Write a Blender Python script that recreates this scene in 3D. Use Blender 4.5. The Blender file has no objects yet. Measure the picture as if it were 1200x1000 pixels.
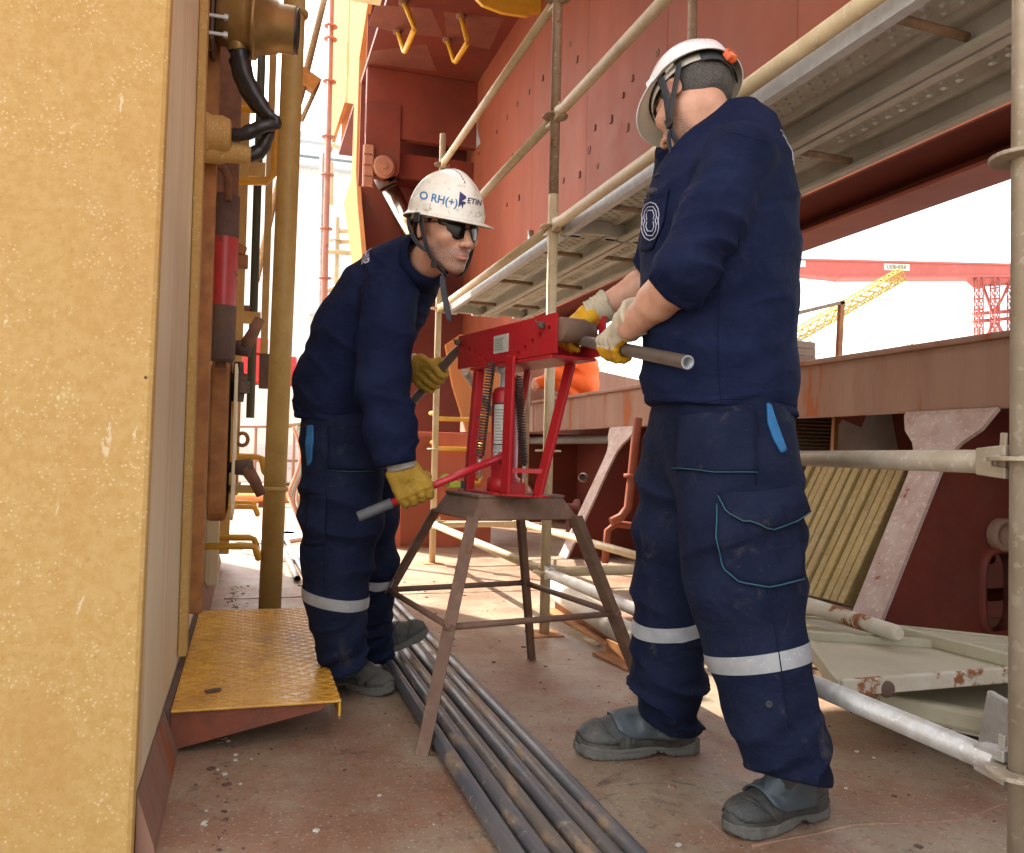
import bpy, math, random
import numpy as np
from mathutils import Vector, Matrix, noise as mnoise
from mathutils.bvhtree import BVHTree
from math import sin, cos, pi, radians, tan, sqrt, atan2

random.seed(7)
rng = np.random.default_rng(11)
scene = bpy.context.scene
COL = scene.collection

# ------------------------------------------------------------------ camera
CAM_H = 0.86
YAW, PITCH, ROLL = radians(17.2), radians(1.7), radians(1.3)
cF = Vector((sin(YAW) * cos(PITCH), cos(YAW) * cos(PITCH), sin(PITCH)))
_r0 = Vector((cos(YAW), -sin(YAW), 0.0))
_u0 = _r0.cross(cF)
cR = cos(ROLL) * _r0 + sin(ROLL) * _u0
cU = cos(ROLL) * _u0 - sin(ROLL) * _r0
CAM = Vector((0, 0, CAM_H))
camd = bpy.data.cameras.new('camera')
cam = bpy.data.objects.new('camera', camd)
COL.objects.link(cam)
camd.sensor_width = 36.0
camd.lens = 30.0
camd.clip_start = 0.05
camd.clip_end = 5000
cam.matrix_world = Matrix((
    (cR.x, cU.x, -cF.x, CAM.x), (cR.y, cU.y, -cF.y, CAM.y), (cR.z, cU.z, -cF.z, CAM.z), (0, 0, 0, 1)))
scene.camera = cam

# ------------------------------------------------------------------ light
SUN_DIR = Vector((-0.42, 0.75, 1.0)).normalized()          # towards the sun
SUN_EL = math.asin(SUN_DIR.z)
SUN_AZ = atan2(SUN_DIR.x, SUN_DIR.y)
world = bpy.data.worlds.new('World')
scene.world = world
world.use_nodes = True
wn = world.node_tree.nodes
bg = wn['Background']
sky = wn.new('ShaderNodeTexSky')
sky.sky_type = 'NISHITA'
sky.sun_disc = False
sky.sun_elevation = SUN_EL
sky.sun_rotation = SUN_AZ
sky.air_density = 1.0
sky.dust_density = 4.0
sky.ozone_density = 1.0
hz = wn.new('ShaderNodeMix'); hz.data_type = 'RGBA'; hz.blend_type = 'ADD'      # thin bright summer haze over the whole sky
hz.inputs[0].default_value = 1.0
hz.inputs[7].default_value = (4.25, 3.95, 3.4, 1)
world.node_tree.links.new(sky.outputs[0], hz.inputs[6])
world.node_tree.links.new(hz.outputs[2], bg.inputs[0])
bg.inputs[1].default_value = 0.15
sund = bpy.data.lights.new('sun', 'SUN')
sund.energy = 5.0
sund.angle = radians(0.5)
sund.color = (1.0, 0.94, 0.84)
sun = bpy.data.objects.new('sun', sund)
COL.objects.link(sun)
sun.rotation_euler = SUN_DIR.to_track_quat('Z', 'Y').to_euler()
sun.location = (0, 0, 30)
scene.view_settings.view_transform = 'Standard'
scene.view_settings.look = 'None'
scene.view_settings.gamma = 1.0
scene.view_settings.exposure = 1.5
scene.view_settings.use_curve_mapping = False
scene.render.engine = 'CYCLES'
scene.cycles.max_bounces = 8
scene.cycles.use_denoising = True

# ------------------------------------------------------------------ placing
def ray(px, py):
    x = (px - 600) / 1000.0
    y = -(py - 500) / 1000.0
    return cF + cR * x + cU * y

def at(px, py, X=None, Y=None, Z=None, d=None):
    r = ray(px, py)
    if X is not None: t = X / r.x
    elif Y is not None: t = Y / r.y
    elif Z is not None: t = (Z - CAM_H) / r.z
    else: t = d / (r.x * sin(YAW) + r.y * cos(YAW))
    return CAM + r * t

# ------------------------------------------------------------------ objects
def tag(o, label=None, cat=None, group=None, kind=None):
    if label: o['label'] = label
    if cat: o['category'] = cat
    if group: o['group'] = group
    if kind: o['kind'] = kind
    return o

def empty(name, loc, label=None, cat=None, group=None, kind=None):
    o = bpy.data.objects.new(name, None)
    COL.objects.link(o)
    o.location = Vector(loc)
    o.empty_display_size = 0.1
    return tag(o, label, cat, group, kind)

def root_loc(o):
    v = Vector((0, 0, 0))
    while o is not None:
        v += Vector(o.location)
        o = o.parent
    return v

class MB:
    """collects shapes into ONE mesh, coordinates in world space"""
    def __init__(s):
        s.v, s.f, s.sm, s.mi = [], [], [], []
    def add(s, vs, fs, smooth=False, mi=0):
        b = len(s.v)
        s.v.extend([tuple(v) for v in vs])
        for f in fs:
            s.f.append([b + i for i in f]); s.sm.append(smooth); s.mi.append(mi)
        return s
    def box(s, c, size, M=None, mi=0):
        c = Vector(c); hx, hy, hz = size[0] / 2, size[1] / 2, size[2] / 2
        P = [Vector((x, y, z)) for x in (-hx, hx) for y in (-hy, hy) for z in (-hz, hz)]
        if M is not None: P = [M @ p for p in P]
        return s.add([c + p for p in P], [(0, 1, 3, 2), (4, 6, 7, 5), (0, 4, 5, 1), (2, 3, 7, 6), (0, 2, 6, 4), (1, 5, 7, 3)], False, mi)
    def box2(s, lo, hi, mi=0):
        return s.box([(a + b) / 2 for a, b in zip(lo, hi)], [b - a for a, b in zip(lo, hi)], None, mi)
    def beam(s, p0, p1, w, h, up=(0, 0, 1), mi=0):
        p0, p1 = Vector(p0), Vector(p1)
        a = (p1 - p0); L = a.length; a.normalize()
        r = a.cross(Vector(up))
        if r.length < 1e-4: r = a.cross(Vector((0, 1, 0)))
        r.normalize(); u = r.cross(a)
        M = Matrix((r, a, u)).transposed()
        return s.box((p0 + p1) / 2, (w, L, h), M, mi)
    def tube(s, pts, r, n=12, caps=True, mi=0, closed=False, flat=1.0):
        pts = [Vector(p) for p in pts]
        m = len(pts)
        rr = r if hasattr(r, '__len__') else [r] * m
        vs, fs = [], []
        prev = None
        for i, p in enumerate(pts):
            if closed: t = pts[(i + 1) % m] - pts[i - 1]
            else: t = pts[min(i + 1, m - 1)] - pts[max(i - 1, 0)]
            t.normalize()
            if prev is None:
                a = Vector((0, 0, 1)) if abs(t.z) < 0.9 else Vector((1, 0, 0))
                e1 = t.cross(a).normalized()
            else:
                e1 = (prev - t * prev.dot(t)).normalized()
            prev = e1
            e2 = t.cross(e1)
            for k in range(n):
                an = 2 * pi * k / n
                vs.append(p + (e1 * cos(an) + e2 * sin(an) * flat) * rr[i])
        mm = m if closed else m - 1
        for i in range(mm):
            j = (i + 1) % m
            for k in range(n):
                fs.append((i * n + k, i * n + (k + 1) % n, j * n + (k + 1) % n, j * n + k))
        s.add(vs, fs, True, mi)
        if caps and not closed:
            s.add(vs[:n], [tuple(range(n))[::-1]], False, mi)
            s.add(vs[-n:], [tuple(range(n))], False, mi)
        return s
    def pipe(s, p0, p1, ro, ri, n=20, mi=0, depth=0.3, mj=None):
        """open hollow pipe"""
        p0, p1 = Vector(p0), Vector(p1)
        a = (p1 - p0).normalized()
        s.tube([p0, p1], ro, n, False, mi)
        e = a.orthogonal().normalized(); g = a.cross(e)
        for P, sg in ((p0, 1), (p1, -1)):
            ring = [P + (e * cos(2 * pi * k / n) + g * sin(2 * pi * k / n)) * ro for k in range(n)]
            rin = [P + (e * cos(2 * pi * k / n) + g * sin(2 * pi * k / n)) * ri for k in range(n)]
            rdp = [q + a * sg * depth for q in rin]
            fs = []
            for k in range(n):
                k2 = (k + 1) % n
                q1 = (k, k2, n + k2, n + k) if sg > 0 else (k, n + k, n + k2, k2)
                q2 = (n + k, n + k2, 2 * n + k2, 2 * n + k) if sg > 0 else (n + k, 2 * n + k, 2 * n + k2, n + k2)
                fs += [q1, q2]
            s.add(ring + rin + rdp, fs, False, mi if mj is None else mj)
            s.add(rdp, [tuple(range(n))], False, mi)
        return s
    def lathe(s, o, axis, prof, n=24, mi=0, smooth=True):
        """prof: list of (along, radius)"""
        o = Vector(o); a = Vector(axis).normalized()
        e = a.orthogonal().normalized(); g = a.cross(e)
        vs = []
        for (t, r) in prof:
            for k in range(n):
                an = 2 * pi * k / n
                vs.append(o + a * t + (e * cos(an) + g * sin(an)) * r)
        fs = []
        for i in range(len(prof) - 1):
            for k in range(n):
                fs.append((i * n + k, i * n + (k + 1) % n, (i + 1) * n + (k + 1) % n, (i + 1) * n + k))
        return s.add(vs, fs, smooth, mi)
    def prism(s, poly, n, thick, mi=0):
        """poly: 3-D outline (planar); extruded by thick along n"""
        n = Vector(n).normalized() * thick
        P = [Vector(p) for p in poly]; m = len(P)
        vs = P + [p + n for p in P]
        fs = [tuple(range(m))[::-1], tuple(range(m, 2 * m))]
        for i in range(m):
            j = (i + 1) % m
            fs.append((i, j, m + j, m + i))
        return s.add(vs, fs, False, mi)
    def sphere(s, c, r, n=12, mi=0, sc=(1, 1, 1)):
        vs, fs = [], []
        c = Vector(c)
        for i in range(n + 1):
            th = pi * i / n
            for k in range(2 * n):
                ph = pi * k / n
                vs.append(c + Vector((sin(th) * cos(ph) * sc[0], sin(th) * sin(ph) * sc[1], cos(th) * sc[2])) * r)
        for i in range(n):
            for k in range(2 * n):
                k2 = (k + 1) % (2 * n)
                fs.append((i * 2 * n + k, (i + 1) * 2 * n + k, (i + 1) * 2 * n + k2, i * 2 * n + k2))
        return s.add(vs, fs, True, mi)
    def build(s, name, mats, parent=None, bevel=0.0, loc=None, label=None, cat=None, group=None, kind=None, recalc=True, seg=2):
        me = bpy.data.meshes.new(name)
        o = bpy.data.objects.new(name, me)
        COL.objects.link(o)
        if parent is not None:
            o.parent = parent
            off = root_loc(parent)
        else:
            off = Vector(loc) if loc is not None else Vector((0, 0, 0))
            o.location = off
        me.from_pydata([(v[0] - off.x, v[1] - off.y, v[2] - off.z) for v in s.v], [], s.f)
        if not isinstance(mats, (list, tuple)): mats = [mats]
        for m in mats: me.materials.append(m)
        me.polygons.foreach_set('use_smooth', s.sm)
        me.polygons.foreach_set('material_index', s.mi)
        if recalc:
            import bmesh
            bm = bmesh.new(); bm.from_mesh(me)
            bmesh.ops.remove_doubles(bm, verts=bm.verts, dist=1e-6)
            bmesh.ops.recalc_face_normals(bm, faces=bm.faces)
            bm.to_mesh(me); bm.free()
        me.update()
        if bevel > 0:
            b = o.modifiers.new('bevel', 'BEVEL')
            b.width = bevel; b.segments = seg; b.limit_method = 'ANGLE'; b.angle_limit = radians(40)
        return tag(o, label, cat, group, kind)

def copy_tree(o, parent=None):
    c = o.copy(); COL.objects.link(c); c.parent = parent
    for ch in list(o.children): copy_tree(ch, c)
    return c

# ------------------------------------------------------------------ materials
def _sock(n, name):
    return n.inputs[name]

class NT:
    def __init__(s, name):
        s.m = bpy.data.materials.new(name); s.m.use_nodes = True
        s.t = s.m.node_tree
        s.b = s.t.nodes['Principled BSDF']
        tc = s.t.nodes.new('ShaderNodeTexCoord')
        oi = s.t.nodes.new('ShaderNodeObjectInfo')
        ml = s.t.nodes.new('ShaderNodeMath'); ml.operation = 'MULTIPLY'; ml.inputs[1].default_value = 17.0
        s.t.links.new(oi.outputs['Random'], ml.inputs[0])
        ad = s.t.nodes.new('ShaderNodeVectorMath'); ad.operation = 'ADD'
        s.t.links.new(tc.outputs['Object'], ad.inputs[0]); s.t.links.new(ml.outputs[0], ad.inputs[1])
        s.co = ad.outputs[0]
    def link(s, a, b): s.t.links.new(a, b)
    def scaled(s, v):
        m = s.t.nodes.new('ShaderNodeVectorMath'); m.operation = 'MULTIPLY'
        s.link(s.co, m.inputs[0]); m.inputs[1].default_value = v
        return m.outputs[0]
    def noise(s, scale, detail=4, rough=0.6, vec=None, dist=0.0):
        n = s.t.nodes.new('ShaderNodeTexNoise')
        n.inputs['Scale'].default_value = scale; n.inputs['Detail'].default_value = detail
        n.inputs['Roughness'].default_value = rough; n.inputs['Distortion'].default_value = dist
        s.link(vec if vec is not None else s.co, n.inputs['Vector'])
        return n.outputs['Fac']
    def voro(s, scale, vec=None, out='Distance', feature='F1'):
        n = s.t.nodes.new('ShaderNodeTexVoronoi'); n.feature = feature
        n.inputs['Scale'].default_value = scale
        s.link(vec if vec is not None else s.co, n.inputs['Vector'])
        return n.outputs[out]
    def ramp(s, fac, lo, hi, inv=False):
        n = s.t.nodes.new('ShaderNodeMapRange'); n.interpolation_type = 'SMOOTHSTEP'
        n.inputs['From Min'].default_value = lo; n.inputs['From Max'].default_value = hi
        n.inputs['To Min'].default_value = 1.0 if inv else 0.0
        n.inputs['To Max'].default_value = 0.0 if inv else 1.0
        s.link(fac, n.inputs['Value'])
        return n.outputs[0]
    def mix(s, fac, a, b):
        n = s.t.nodes.new('ShaderNodeMix'); n.data_type = 'RGBA'
        for sock, v in ((n.inputs[0], fac), (n.inputs[6], a), (n.inputs[7], b)):
            if hasattr(v, 'default_value') or hasattr(v, 'is_linked'): s.link(v, sock)
            elif hasattr(v, '__len__'): sock.default_value = (v[0], v[1], v[2], 1)
            else: sock.default_value = v
        return n.outputs[2]
    def math(s, op, a, b=0.0):
        n = s.t.nodes.new('ShaderNodeMath'); n.operation = op
        for sock, v in ((n.inputs[0], a), (n.inputs[1], b)):
            if hasattr(v, 'is_linked'): s.link(v, sock)
            else: sock.default_value = v
        return n.outputs[0]
    def sepz(s, axis=2):
        n = s.t.nodes.new('ShaderNodeSeparateXYZ')
        tc = s.t.nodes.new('ShaderNodeTexCoord')
        s.link(tc.outputs['Object'], n.inputs[0])
        return n.outputs[axis]
    def bump(s, h, strength=0.3, dist=0.01, prev=None):
        n = s.t.nodes.new('ShaderNodeBump')
        n.inputs['Strength'].default_value = strength; n.inputs['Distance'].default_value = dist
        s.link(h, n.inputs['Height'])
        if prev is not None: s.link(prev, n.inputs['Normal'])
        return n.outputs[0]
    def out(s, col, rough=0.5, metal=0.0, nrm=None, spec=0.5):
        b = s.b
        for key, v in (('Base Color', col), ('Roughness', rough), ('Metallic', metal)):
            sock = b.inputs[key]
            if hasattr(v, 'is_linked'): s.link(v, sock)
            elif hasattr(v, '__len__'): sock.default_value = (v[0], v[1], v[2], 1)
            else: sock.default_value = v
        b.inputs['Specular IOR Level'].default_value = spec
        if nrm is not None: s.link(nrm, b.inputs['Normal'])
        return s.m

RUST = (0.13, 0.045, 0.016)
RUST2 = (0.30, 0.12, 0.035)

def paint(name, c1, c2=None, scale=6, rough=0.5, metal=0.0, rust=0.0, rscale=9, dirt=0.25, dirtcol=(0.12, 0.08, 0.05),
          bump=0.15, streak=False, spec=0.5, rustcol=RUST, rust2=RUST2, speck=0.0, speckcol=(0.7, 0.6, 0.4), fine=60, var=0.16):
    n = NT(name)
    c2 = c2 or tuple(x * 0.8 for x in c1)
    vec = n.scaled((1, 1, 0.18)) if streak else None
    base = n.mix(n.ramp(n.noise(scale, 5, 0.65, vec), 0.35, 0.65), c1, c2)
    if speck > 0:
        sp = n.ramp(n.noise(45, 3, 0.6), 0.62 - 0.1 * speck, 0.66)
        base = n.mix(n.math('MULTIPLY', sp, 0.7), base, speckcol)
    oi_ = n.t.nodes.new('ShaderNodeObjectInfo')
    base = n.mix(n.math('MULTIPLY', oi_.outputs['Random'], var), base, dirtcol)
    if dirt > 0:
        dm = n.ramp(n.noise(scale * 0.5 + 1.3, 6, 0.7, vec), 0.5, 0.75)
        base = n.mix(n.math('MULTIPLY', dm, dirt), base, dirtcol)
    rg = n.math('ADD', n.math('MULTIPLY', n.noise(scale * 3, 4), 0.25), rough - 0.12)
    hgt = n.noise(fine, 4, 0.7)
    if rust > 0:
        rm = n.ramp(n.noise(rscale, 8, 0.68, vec), 0.72 - 0.36 * rust, 0.78 - 0.36 * rust)
        rc = n.mix(n.noise(fine * 0.7, 5, 0.7), rustcol, rust2)
        base = n.mix(rm, base, rc)
        rg = n.math('ADD', n.math('MULTIPLY', rm, 0.3), rg)
        hgt = n.math('ADD', hgt, n.math('MULTIPLY', rm, 0.6))
        if metal > 0:
            metal = n.math('MULTIPLY', n.math('SUBTRACT', 1.0, rm), metal)
    return n.out(base, rg, metal, n.bump(hgt, bump, 0.006), spec)

M = {}
def mats():
    # cream yellow casing paint, grained, with pale flecks and rust weeping
    n = NT('casing_paint')
    base = n.mix(n.ramp(n.noise(38, 5, 0.75), 0.38, 0.62), (0.455, 0.275, 0.078), (0.50, 0.32, 0.11))
    base = n.mix(n.math('MULTIPLY', n.math('MULTIPLY', n.ramp(n.voro(95.0), 0.16, 0.34, True), n.ramp(n.noise(11, 4, .7), .44, .60)), 0.85), base, (0.62, 0.46, 0.24))
    base = n.mix(n.math('MULTIPLY', n.ramp(n.noise(95, 4, 0.7, n.scaled((1, 1, 0.8))), 0.57, 0.68), 0.5), base, (0.38, 0.19, 0.05))
    wp = n.ramp(n.noise(2.6, 6, 0.7, n.scaled((1, 1, 0.35))), 0.50, 0.72)
    base = n.mix(n.math('MULTIPLY', wp, 0.28), base, (0.42, 0.20, 0.05))
    wh = n.ramp(n.noise(24, 5, 0.7, n.scaled((1.2, 1.2, 0.5)), 0.3), 0.64, 0.70)
    base = n.mix(n.math('MULTIPLY', wh, 0.55), base, (0.74, 0.62, 0.42))
    base = n.mix(n.math('MULTIPLY', n.ramp(n.noise(7, 6, 0.7, n.scaled((1, 1, .08))), 0.54, 0.70), 0.35), base, (0.44, 0.22, 0.05))
    pit = n.ramp(n.voro(7.0, None, 'Distance'), 0.03, 0.045, True)
    pit = n.math('MULTIPLY', pit, n.ramp(n.noise(3.1, 2), 0.52, 0.56))
    base = n.mix(pit, base, (0.05, 0.025, 0.012))
    h = n.math('ADD', n.noise(70, 4, 0.7), n.math('MULTIPLY', n.noise(300, 2), 0.4))
    M['casing'] = n.out(base, 0.62, 0, n.bump(h, 0.35, 0.004), 0.35)
    n = NT('casing_side_paint')
    base = n.mix(n.ramp(n.noise(5, 5, 0.6, n.scaled((1, 1, 0.15))), 0.35, 0.65), (0.80, 0.71, 0.50), (0.76, 0.66, 0.43))
    st = n.ramp(n.noise(9, 6, 0.7, n.scaled((1, 1, 0.06))), 0.52, 0.66)
    base = n.mix(n.math('MULTIPLY', st, 0.4), base, (0.55, 0.33, 0.12))
    h = n.math('ADD', n.noise(12, 3, 0.6, n.scaled((1, 1, 0.2))), n.math('MULTIPLY', n.noise(90, 3), 0.25))
    M['casing_side'] = n.out(base, 0.6, 0, n.bump(h, 0.25, 0.006), 0.15)
    # deck: worn red oxide over dusty grey tan
    n = NT('deck_paint')
    base = n.mix(n.ramp(n.noise(2.2, 7, 0.68), 0.38, 0.62), (0.235, 0.125, 0.076), (0.305, 0.232, 0.155))
    base = n.mix(n.math('MULTIPLY', n.ramp(n.noise(0.9, 7, 0.7, None, 0.5), 0.50, 0.66), 0.8), base, (0.275, 0.215, 0.150))
    base = n.mix(n.math('MULTIPLY', n.ramp(n.noise(14, 7, 0.75, None, 0.4), 0.52, 0.66), 0.4), base, (0.31, 0.11, 0.06))
    base = n.mix(n.math('MULTIPLY', n.ramp(n.noise(6, 8, 0.75, n.scaled((1, 0.5, 1)), 1.0), 0.56, 0.68), 0.5), base, (0.15, 0.10, 0.068))
    base = n.mix(n.math('MULTIPLY', n.ramp(n.noise(95, 3, 0.6), 0.60, 0.68), 0.7), base, (0.50, 0.42, 0.33))
    base = n.mix(n.math('MULTIPLY', n.ramp(n.noise(40, 5, 0.7), 0.57, 0.66), 0.6), base, (0.09, 0.055, 0.038))
    sc = n.ramp(n.noise(18, 6, .8, n.scaled((1, .18, 1)), .8), .60, .68)
    base = n.mix(n.math('MULTIPLY', sc, .5), base, (.42, .33, .25))
    base = n.mix(n.math('MULTIPLY', n.ramp(n.noise(3.2, 8, .78, None, .9), .58, .66), .7), base, (.085, .052, .036))
    rg = n.math('ADD', n.math('MULTIPLY', n.noise(2.0, 6, 0.7), 0.7), 0.12)
    h = n.math('ADD', n.noise(60, 6, 0.75), n.math('MULTIPLY', n.noise(5, 4), 1.2))
    M['deck'] = n.out(base, rg, 0, n.bump(h, 0.35, 0.006), 0.42)
    M['weld'] = paint('weld_bead', (0.34, 0.20, 0.13), (0.26, 0.13, 0.085), 30, 0.6, bump=0.5)
    M['red_hull'] = paint('red_oxide_plate', (0.30, 0.078, 0.040), (0.24, 0.060, 0.033), 1.6, 0.62, spec=.2, rust=0.16, rscale=5, dirt=0.6, dirtcol=(0.20, 0.085, 0.05), streak=True, bump=0.10)
    M['red_dark'] = paint('red_oxide_primer', (0.185, 0.033, 0.022), (0.135, 0.028, 0.020), 1.8, 0.6, spec=.25, rust=.12, rscale=4, dirt=0.6, dirtcol=(0.13, 0.06, 0.035), bump=0.1)
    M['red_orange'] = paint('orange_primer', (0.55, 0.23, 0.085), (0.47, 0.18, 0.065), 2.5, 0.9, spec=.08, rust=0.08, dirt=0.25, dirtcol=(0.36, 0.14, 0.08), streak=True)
    M['pink'] = paint('faded_pink_primer', (0.31, 0.175, 0.12), (0.25, 0.125, 0.082), 4, 0.7, spec=.2, rust=0.42, rscale=4, dirt=0.5, dirtcol=(0.30, 0.24, 0.2), streak=True, rustcol=(0.26, 0.08, 0.03), rust2=(0.36, 0.13, 0.06))
    M['stan'] = paint('pale_bracket_paint', (0.46, 0.36, 0.32), (0.38, 0.25, 0.21), 9, 0.6, rust=0.25, dirt=0.4, dirtcol=(0.30, 0.2, 0.17), speck=0.5, speckcol=(0.6, 0.52, 0.47))
    M['scaf'] = paint('scaffold_tube_cream', (0.60, 0.48, 0.29), (0.52, 0.40, 0.225), 9, 0.5, rust=0.14, rscale=14, dirt=0.5, dirtcol=(0.28, 0.19, 0.10), speck=0.5, speckcol=(0.62, 0.54, 0.4))
    M['scaf_near'] = paint('scaffold_tube_dusty', (0.40, 0.34, 0.26), (0.33, 0.27, 0.19), 9, 0.5, metal=.2, rust=0.12, rscale=14, dirt=0.5, dirtcol=(0.27, 0.2, 0.12), speck=0.4, speckcol=(0.5, 0.45, 0.36))
    M['scaf2'] = paint('scaffold_tube_brown', (0.30, 0.20, 0.12), (0.24, 0.15, 0.09), 9, 0.55, rust=0.3, rscale=14, dirt=0.5, speck=0.8, speckcol=(0.42, 0.33, 0.22))
    M['galv'] = paint('galvanised_steel', (0.60, 0.64, 0.67), (0.50, 0.54, 0.57), 25, 0.38, metal=0.2, dirt=0.25, dirtcol=(0.42, 0.38, 0.3), bump=0.08)
    M['galv_pipe'] = paint('galvanised_tube', (0.50, 0.49, 0.46), (0.40, 0.37, 0.33), 18, 0.42, metal=0.35, dirt=0.5, dirtcol=(0.36, 0.27, 0.18), rust=0.10, bump=0.15, speck=0.1, speckcol=(0.56, 0.55, 0.52))
    M['plank'] = paint('deck_plank_steel', (0.52, 0.52, 0.46), (0.44, 0.44, 0.38), 6, 0.5, metal=0.0, rust=0.08, dirt=0.5, dirtcol=(0.27, 0.19, 0.11), bump=0.1)
    M['yellow'] = paint('yellow_rung_paint', (0.72, 0.40, 0.035), (0.64, 0.33, 0.025), 10, 0.4, rust=0.12, rscale=20, dirt=0.2)
    M['ypipe'] = paint('ochre_pipe_paint', (0.50, 0.335, 0.10), (0.43, 0.275, 0.075), 8, 0.52, rust=0.08, dirt=0.35, dirtcol=(0.28, 0.16, 0.05), speck=0.4, speckcol=(0.5, 0.35, 0.13), bump=0.25)
    M['rust'] = paint('rusty_iron', (0.16, 0.075, 0.045), (0.24, 0.11, 0.055), 20, 0.8, dirt=0.5, dirtcol=(0.06, 0.035, 0.03), bump=0.5)
    M['rust_dark'] = paint('dark_rusty_iron', (0.115, 0.068, 0.05), (0.075, 0.05, 0.042), 18, 0.75, dirt=0.4, dirtcol=(0.17, 0.075, 0.035), bump=0.5)
    M['rust_orange'] = paint('orange_rust', (0.40, 0.17, 0.045), (0.28, 0.105, 0.03), 10, 0.7, dirt=0.55, dirtcol=(0.13, 0.055, 0.025), bump=0.4, rust=0.3)
    M['stool'] = paint('weathered_stool_steel', (0.165, 0.085, 0.050), (0.115, 0.055, 0.032), 14, 0.72, rust=0.35, rscale=16, dirt=0.5, dirtcol=(0.28, 0.2, 0.15), bump=0.45)
    M['bred'] = paint('red_machine_paint', (0.46, 0.016, 0.020), (0.40, 0.012, 0.016), 5, 0.42, dirt=0.45, dirtcol=(0.22, 0.04, 0.03), bump=0.08, rust=0.26, rscale=24, var=.08, rustcol=(.10, .03, .02), rust2=(.20, .08, .05))
    M['bredh'] = paint('red_handle_paint', (0.55, 0.02, 0.035), (0.47, 0.015, 0.025), 9, 0.3, dirt=0.2, dirtcol=(0.3, 0.04, 0.03), bump=0.04)
    M['redtube'] = paint('chipped_red_tube', (0.46, 0.025, 0.025), (0.36, 0.02, 0.02), 9, 0.35, rust=0.40, rscale=16, dirt=0.3, rustcol=(0.07, 0.025, 0.018), rust2=(0.16, 0.05, 0.025))
    M['brass'] = paint('brass_coloured_paint', (0.36, 0.235, 0.09), (0.30, 0.19, 0.065), 14, 0.36, metal=0.55, dirt=0.35, dirtcol=(0.2, 0.12, 0.04), bump=0.1)
    M['black'] = paint('black_rubber', (0.014, 0.014, 0.016), (0.022, 0.022, 0.024), 20, 0.36, dirt=0.15, dirtcol=(0.07, 0.06, 0.05), bump=0.08)
    M['strap'] = paint('black_webbing', (0.022, 0.024, 0.032), (0.032, 0.034, 0.042), 60, 0.7, dirt=0.2, dirtcol=(0.1, 0.09, 0.08), fine=400, bump=0.3)
    M['pipe_old'] = paint('mill_scale_pipe', (0.105, 0.115, 0.135), (0.16, 0.15, 0.14), 6, 0.38, metal=0.6, rust=0.26, rscale=7, dirt=0.6, dirtcol=(0.26, 0.18, 0.11), bump=0.15, rustcol=(.16, .09, .045), rust2=(0.32, 0.20, 0.10))
    n = NT('mill_scale_pipe_varied')
    oi = n.t.nodes.new('ShaderNodeObjectInfo')
    base = n.mix(n.ramp(n.noise(5, 5, .65, n.scaled((1, .25, 1))), .35, .65), (.095, .108, .135), (.14, .14, .145))
    base = n.mix(n.math('MULTIPLY', oi.outputs['Random'], .7), base, (.17, .13, .09))
    rm = n.ramp(n.noise(9, 8, .7, n.scaled((1, .35, 1))), .50, .62)
    base = n.mix(n.math('MULTIPLY', rm, .85), base, n.mix(n.noise(60, 4), (.22, .13, .065), (.36, .25, .14)))
    base = n.mix(n.math('MULTIPLY', n.ramp(n.noise(30, 5, .7), .6, .7), .6), base, (.40, .36, .29))
    M['pipe'] = n.out(base, n.math('ADD', n.math('MULTIPLY', rm, .25), .42), n.math('MULTIPLY', n.math('SUBTRACT', 1.0, rm), .4), n.bump(n.noise(70, 5, .7), .2, .003))
    M['pipe2'] = paint('bent_pipe_steel', (0.20, 0.165, 0.14), (0.15, 0.12, 0.10), 12, 0.45, metal=0.4, rust=0.15, dirt=0.4, bump=0.15)
    M['pipe_end'] = paint('cut_pipe_end', (0.42, 0.45, 0.46), (0.30, 0.33, 0.34), 60, 0.5, metal=0.3, dirt=0.2)
    M['chrome'] = paint('polished_ram', (0.62, 0.55, 0.43), (0.56, 0.5, 0.4), 3, 0.16, metal=1.0, dirt=0.15, dirtcol=(0.3, 0.2, 0.1), bump=0.0)
    M['spring'] = paint('spring_steel', (0.06, 0.035, 0.03), (0.09, 0.05, 0.04), 30, 0.45, metal=0.5, dirt=0.2)
    M['label'] = paint('silver_label', (0.55, 0.53, 0.46), (0.48, 0.46, 0.4), 8, 0.5, dirt=0.3, dirtcol=(0.3, 0.25, 0.18), bump=0.02)
    M['ink'] = paint('black_print', (0.02, 0.02, 0.02), None, 8, 0.6, dirt=0)
    M['grip'] = paint('grey_grip', (0.10, 0.115, 0.125), (0.08, 0.09, 0.1), 20, 0.6, dirt=0.2)
    M['board'] = paint('scaffold_board', (0.36, 0.26, 0.085), (0.29, 0.20, 0.065), 5, 0.7, dirt=0.6, dirtcol=(0.20, 0.15, 0.08), speck=0.9, speckcol=(0.42, 0.35, 0.2), bump=0.4)
    M['tray'] = paint('pale_green_panel', (0.42, 0.385, 0.27), (0.36, 0.32, 0.215), 4, 0.6, rust=0.10, rscale=6, dirt=0.5, dirtcol=(0.26, 0.20, 0.12), bump=0.2)
    M['tray_edge'] = paint('rust_blotched_white_edge', (0.55, 0.51, 0.42), (0.47, 0.42, 0.32), 10, 0.6, rust=0.52, rscale=9, dirt=0.4, bump=0.3, rust2=(0.34, 0.13, 0.04))
    M['louvre'] = paint('brown_rack_paint', (0.22, 0.13, 0.08), (0.17, 0.10, 0.06), 9, 0.6, rust=0.2, dirt=0.4)
    M['white_sheet'] = paint('pale_cladding', (0.74, 0.73, 0.70), (0.66, 0.65, 0.62), 2, 0.6, dirt=0.2, dirtcol=(0.5, 0.45, 0.4))
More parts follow.
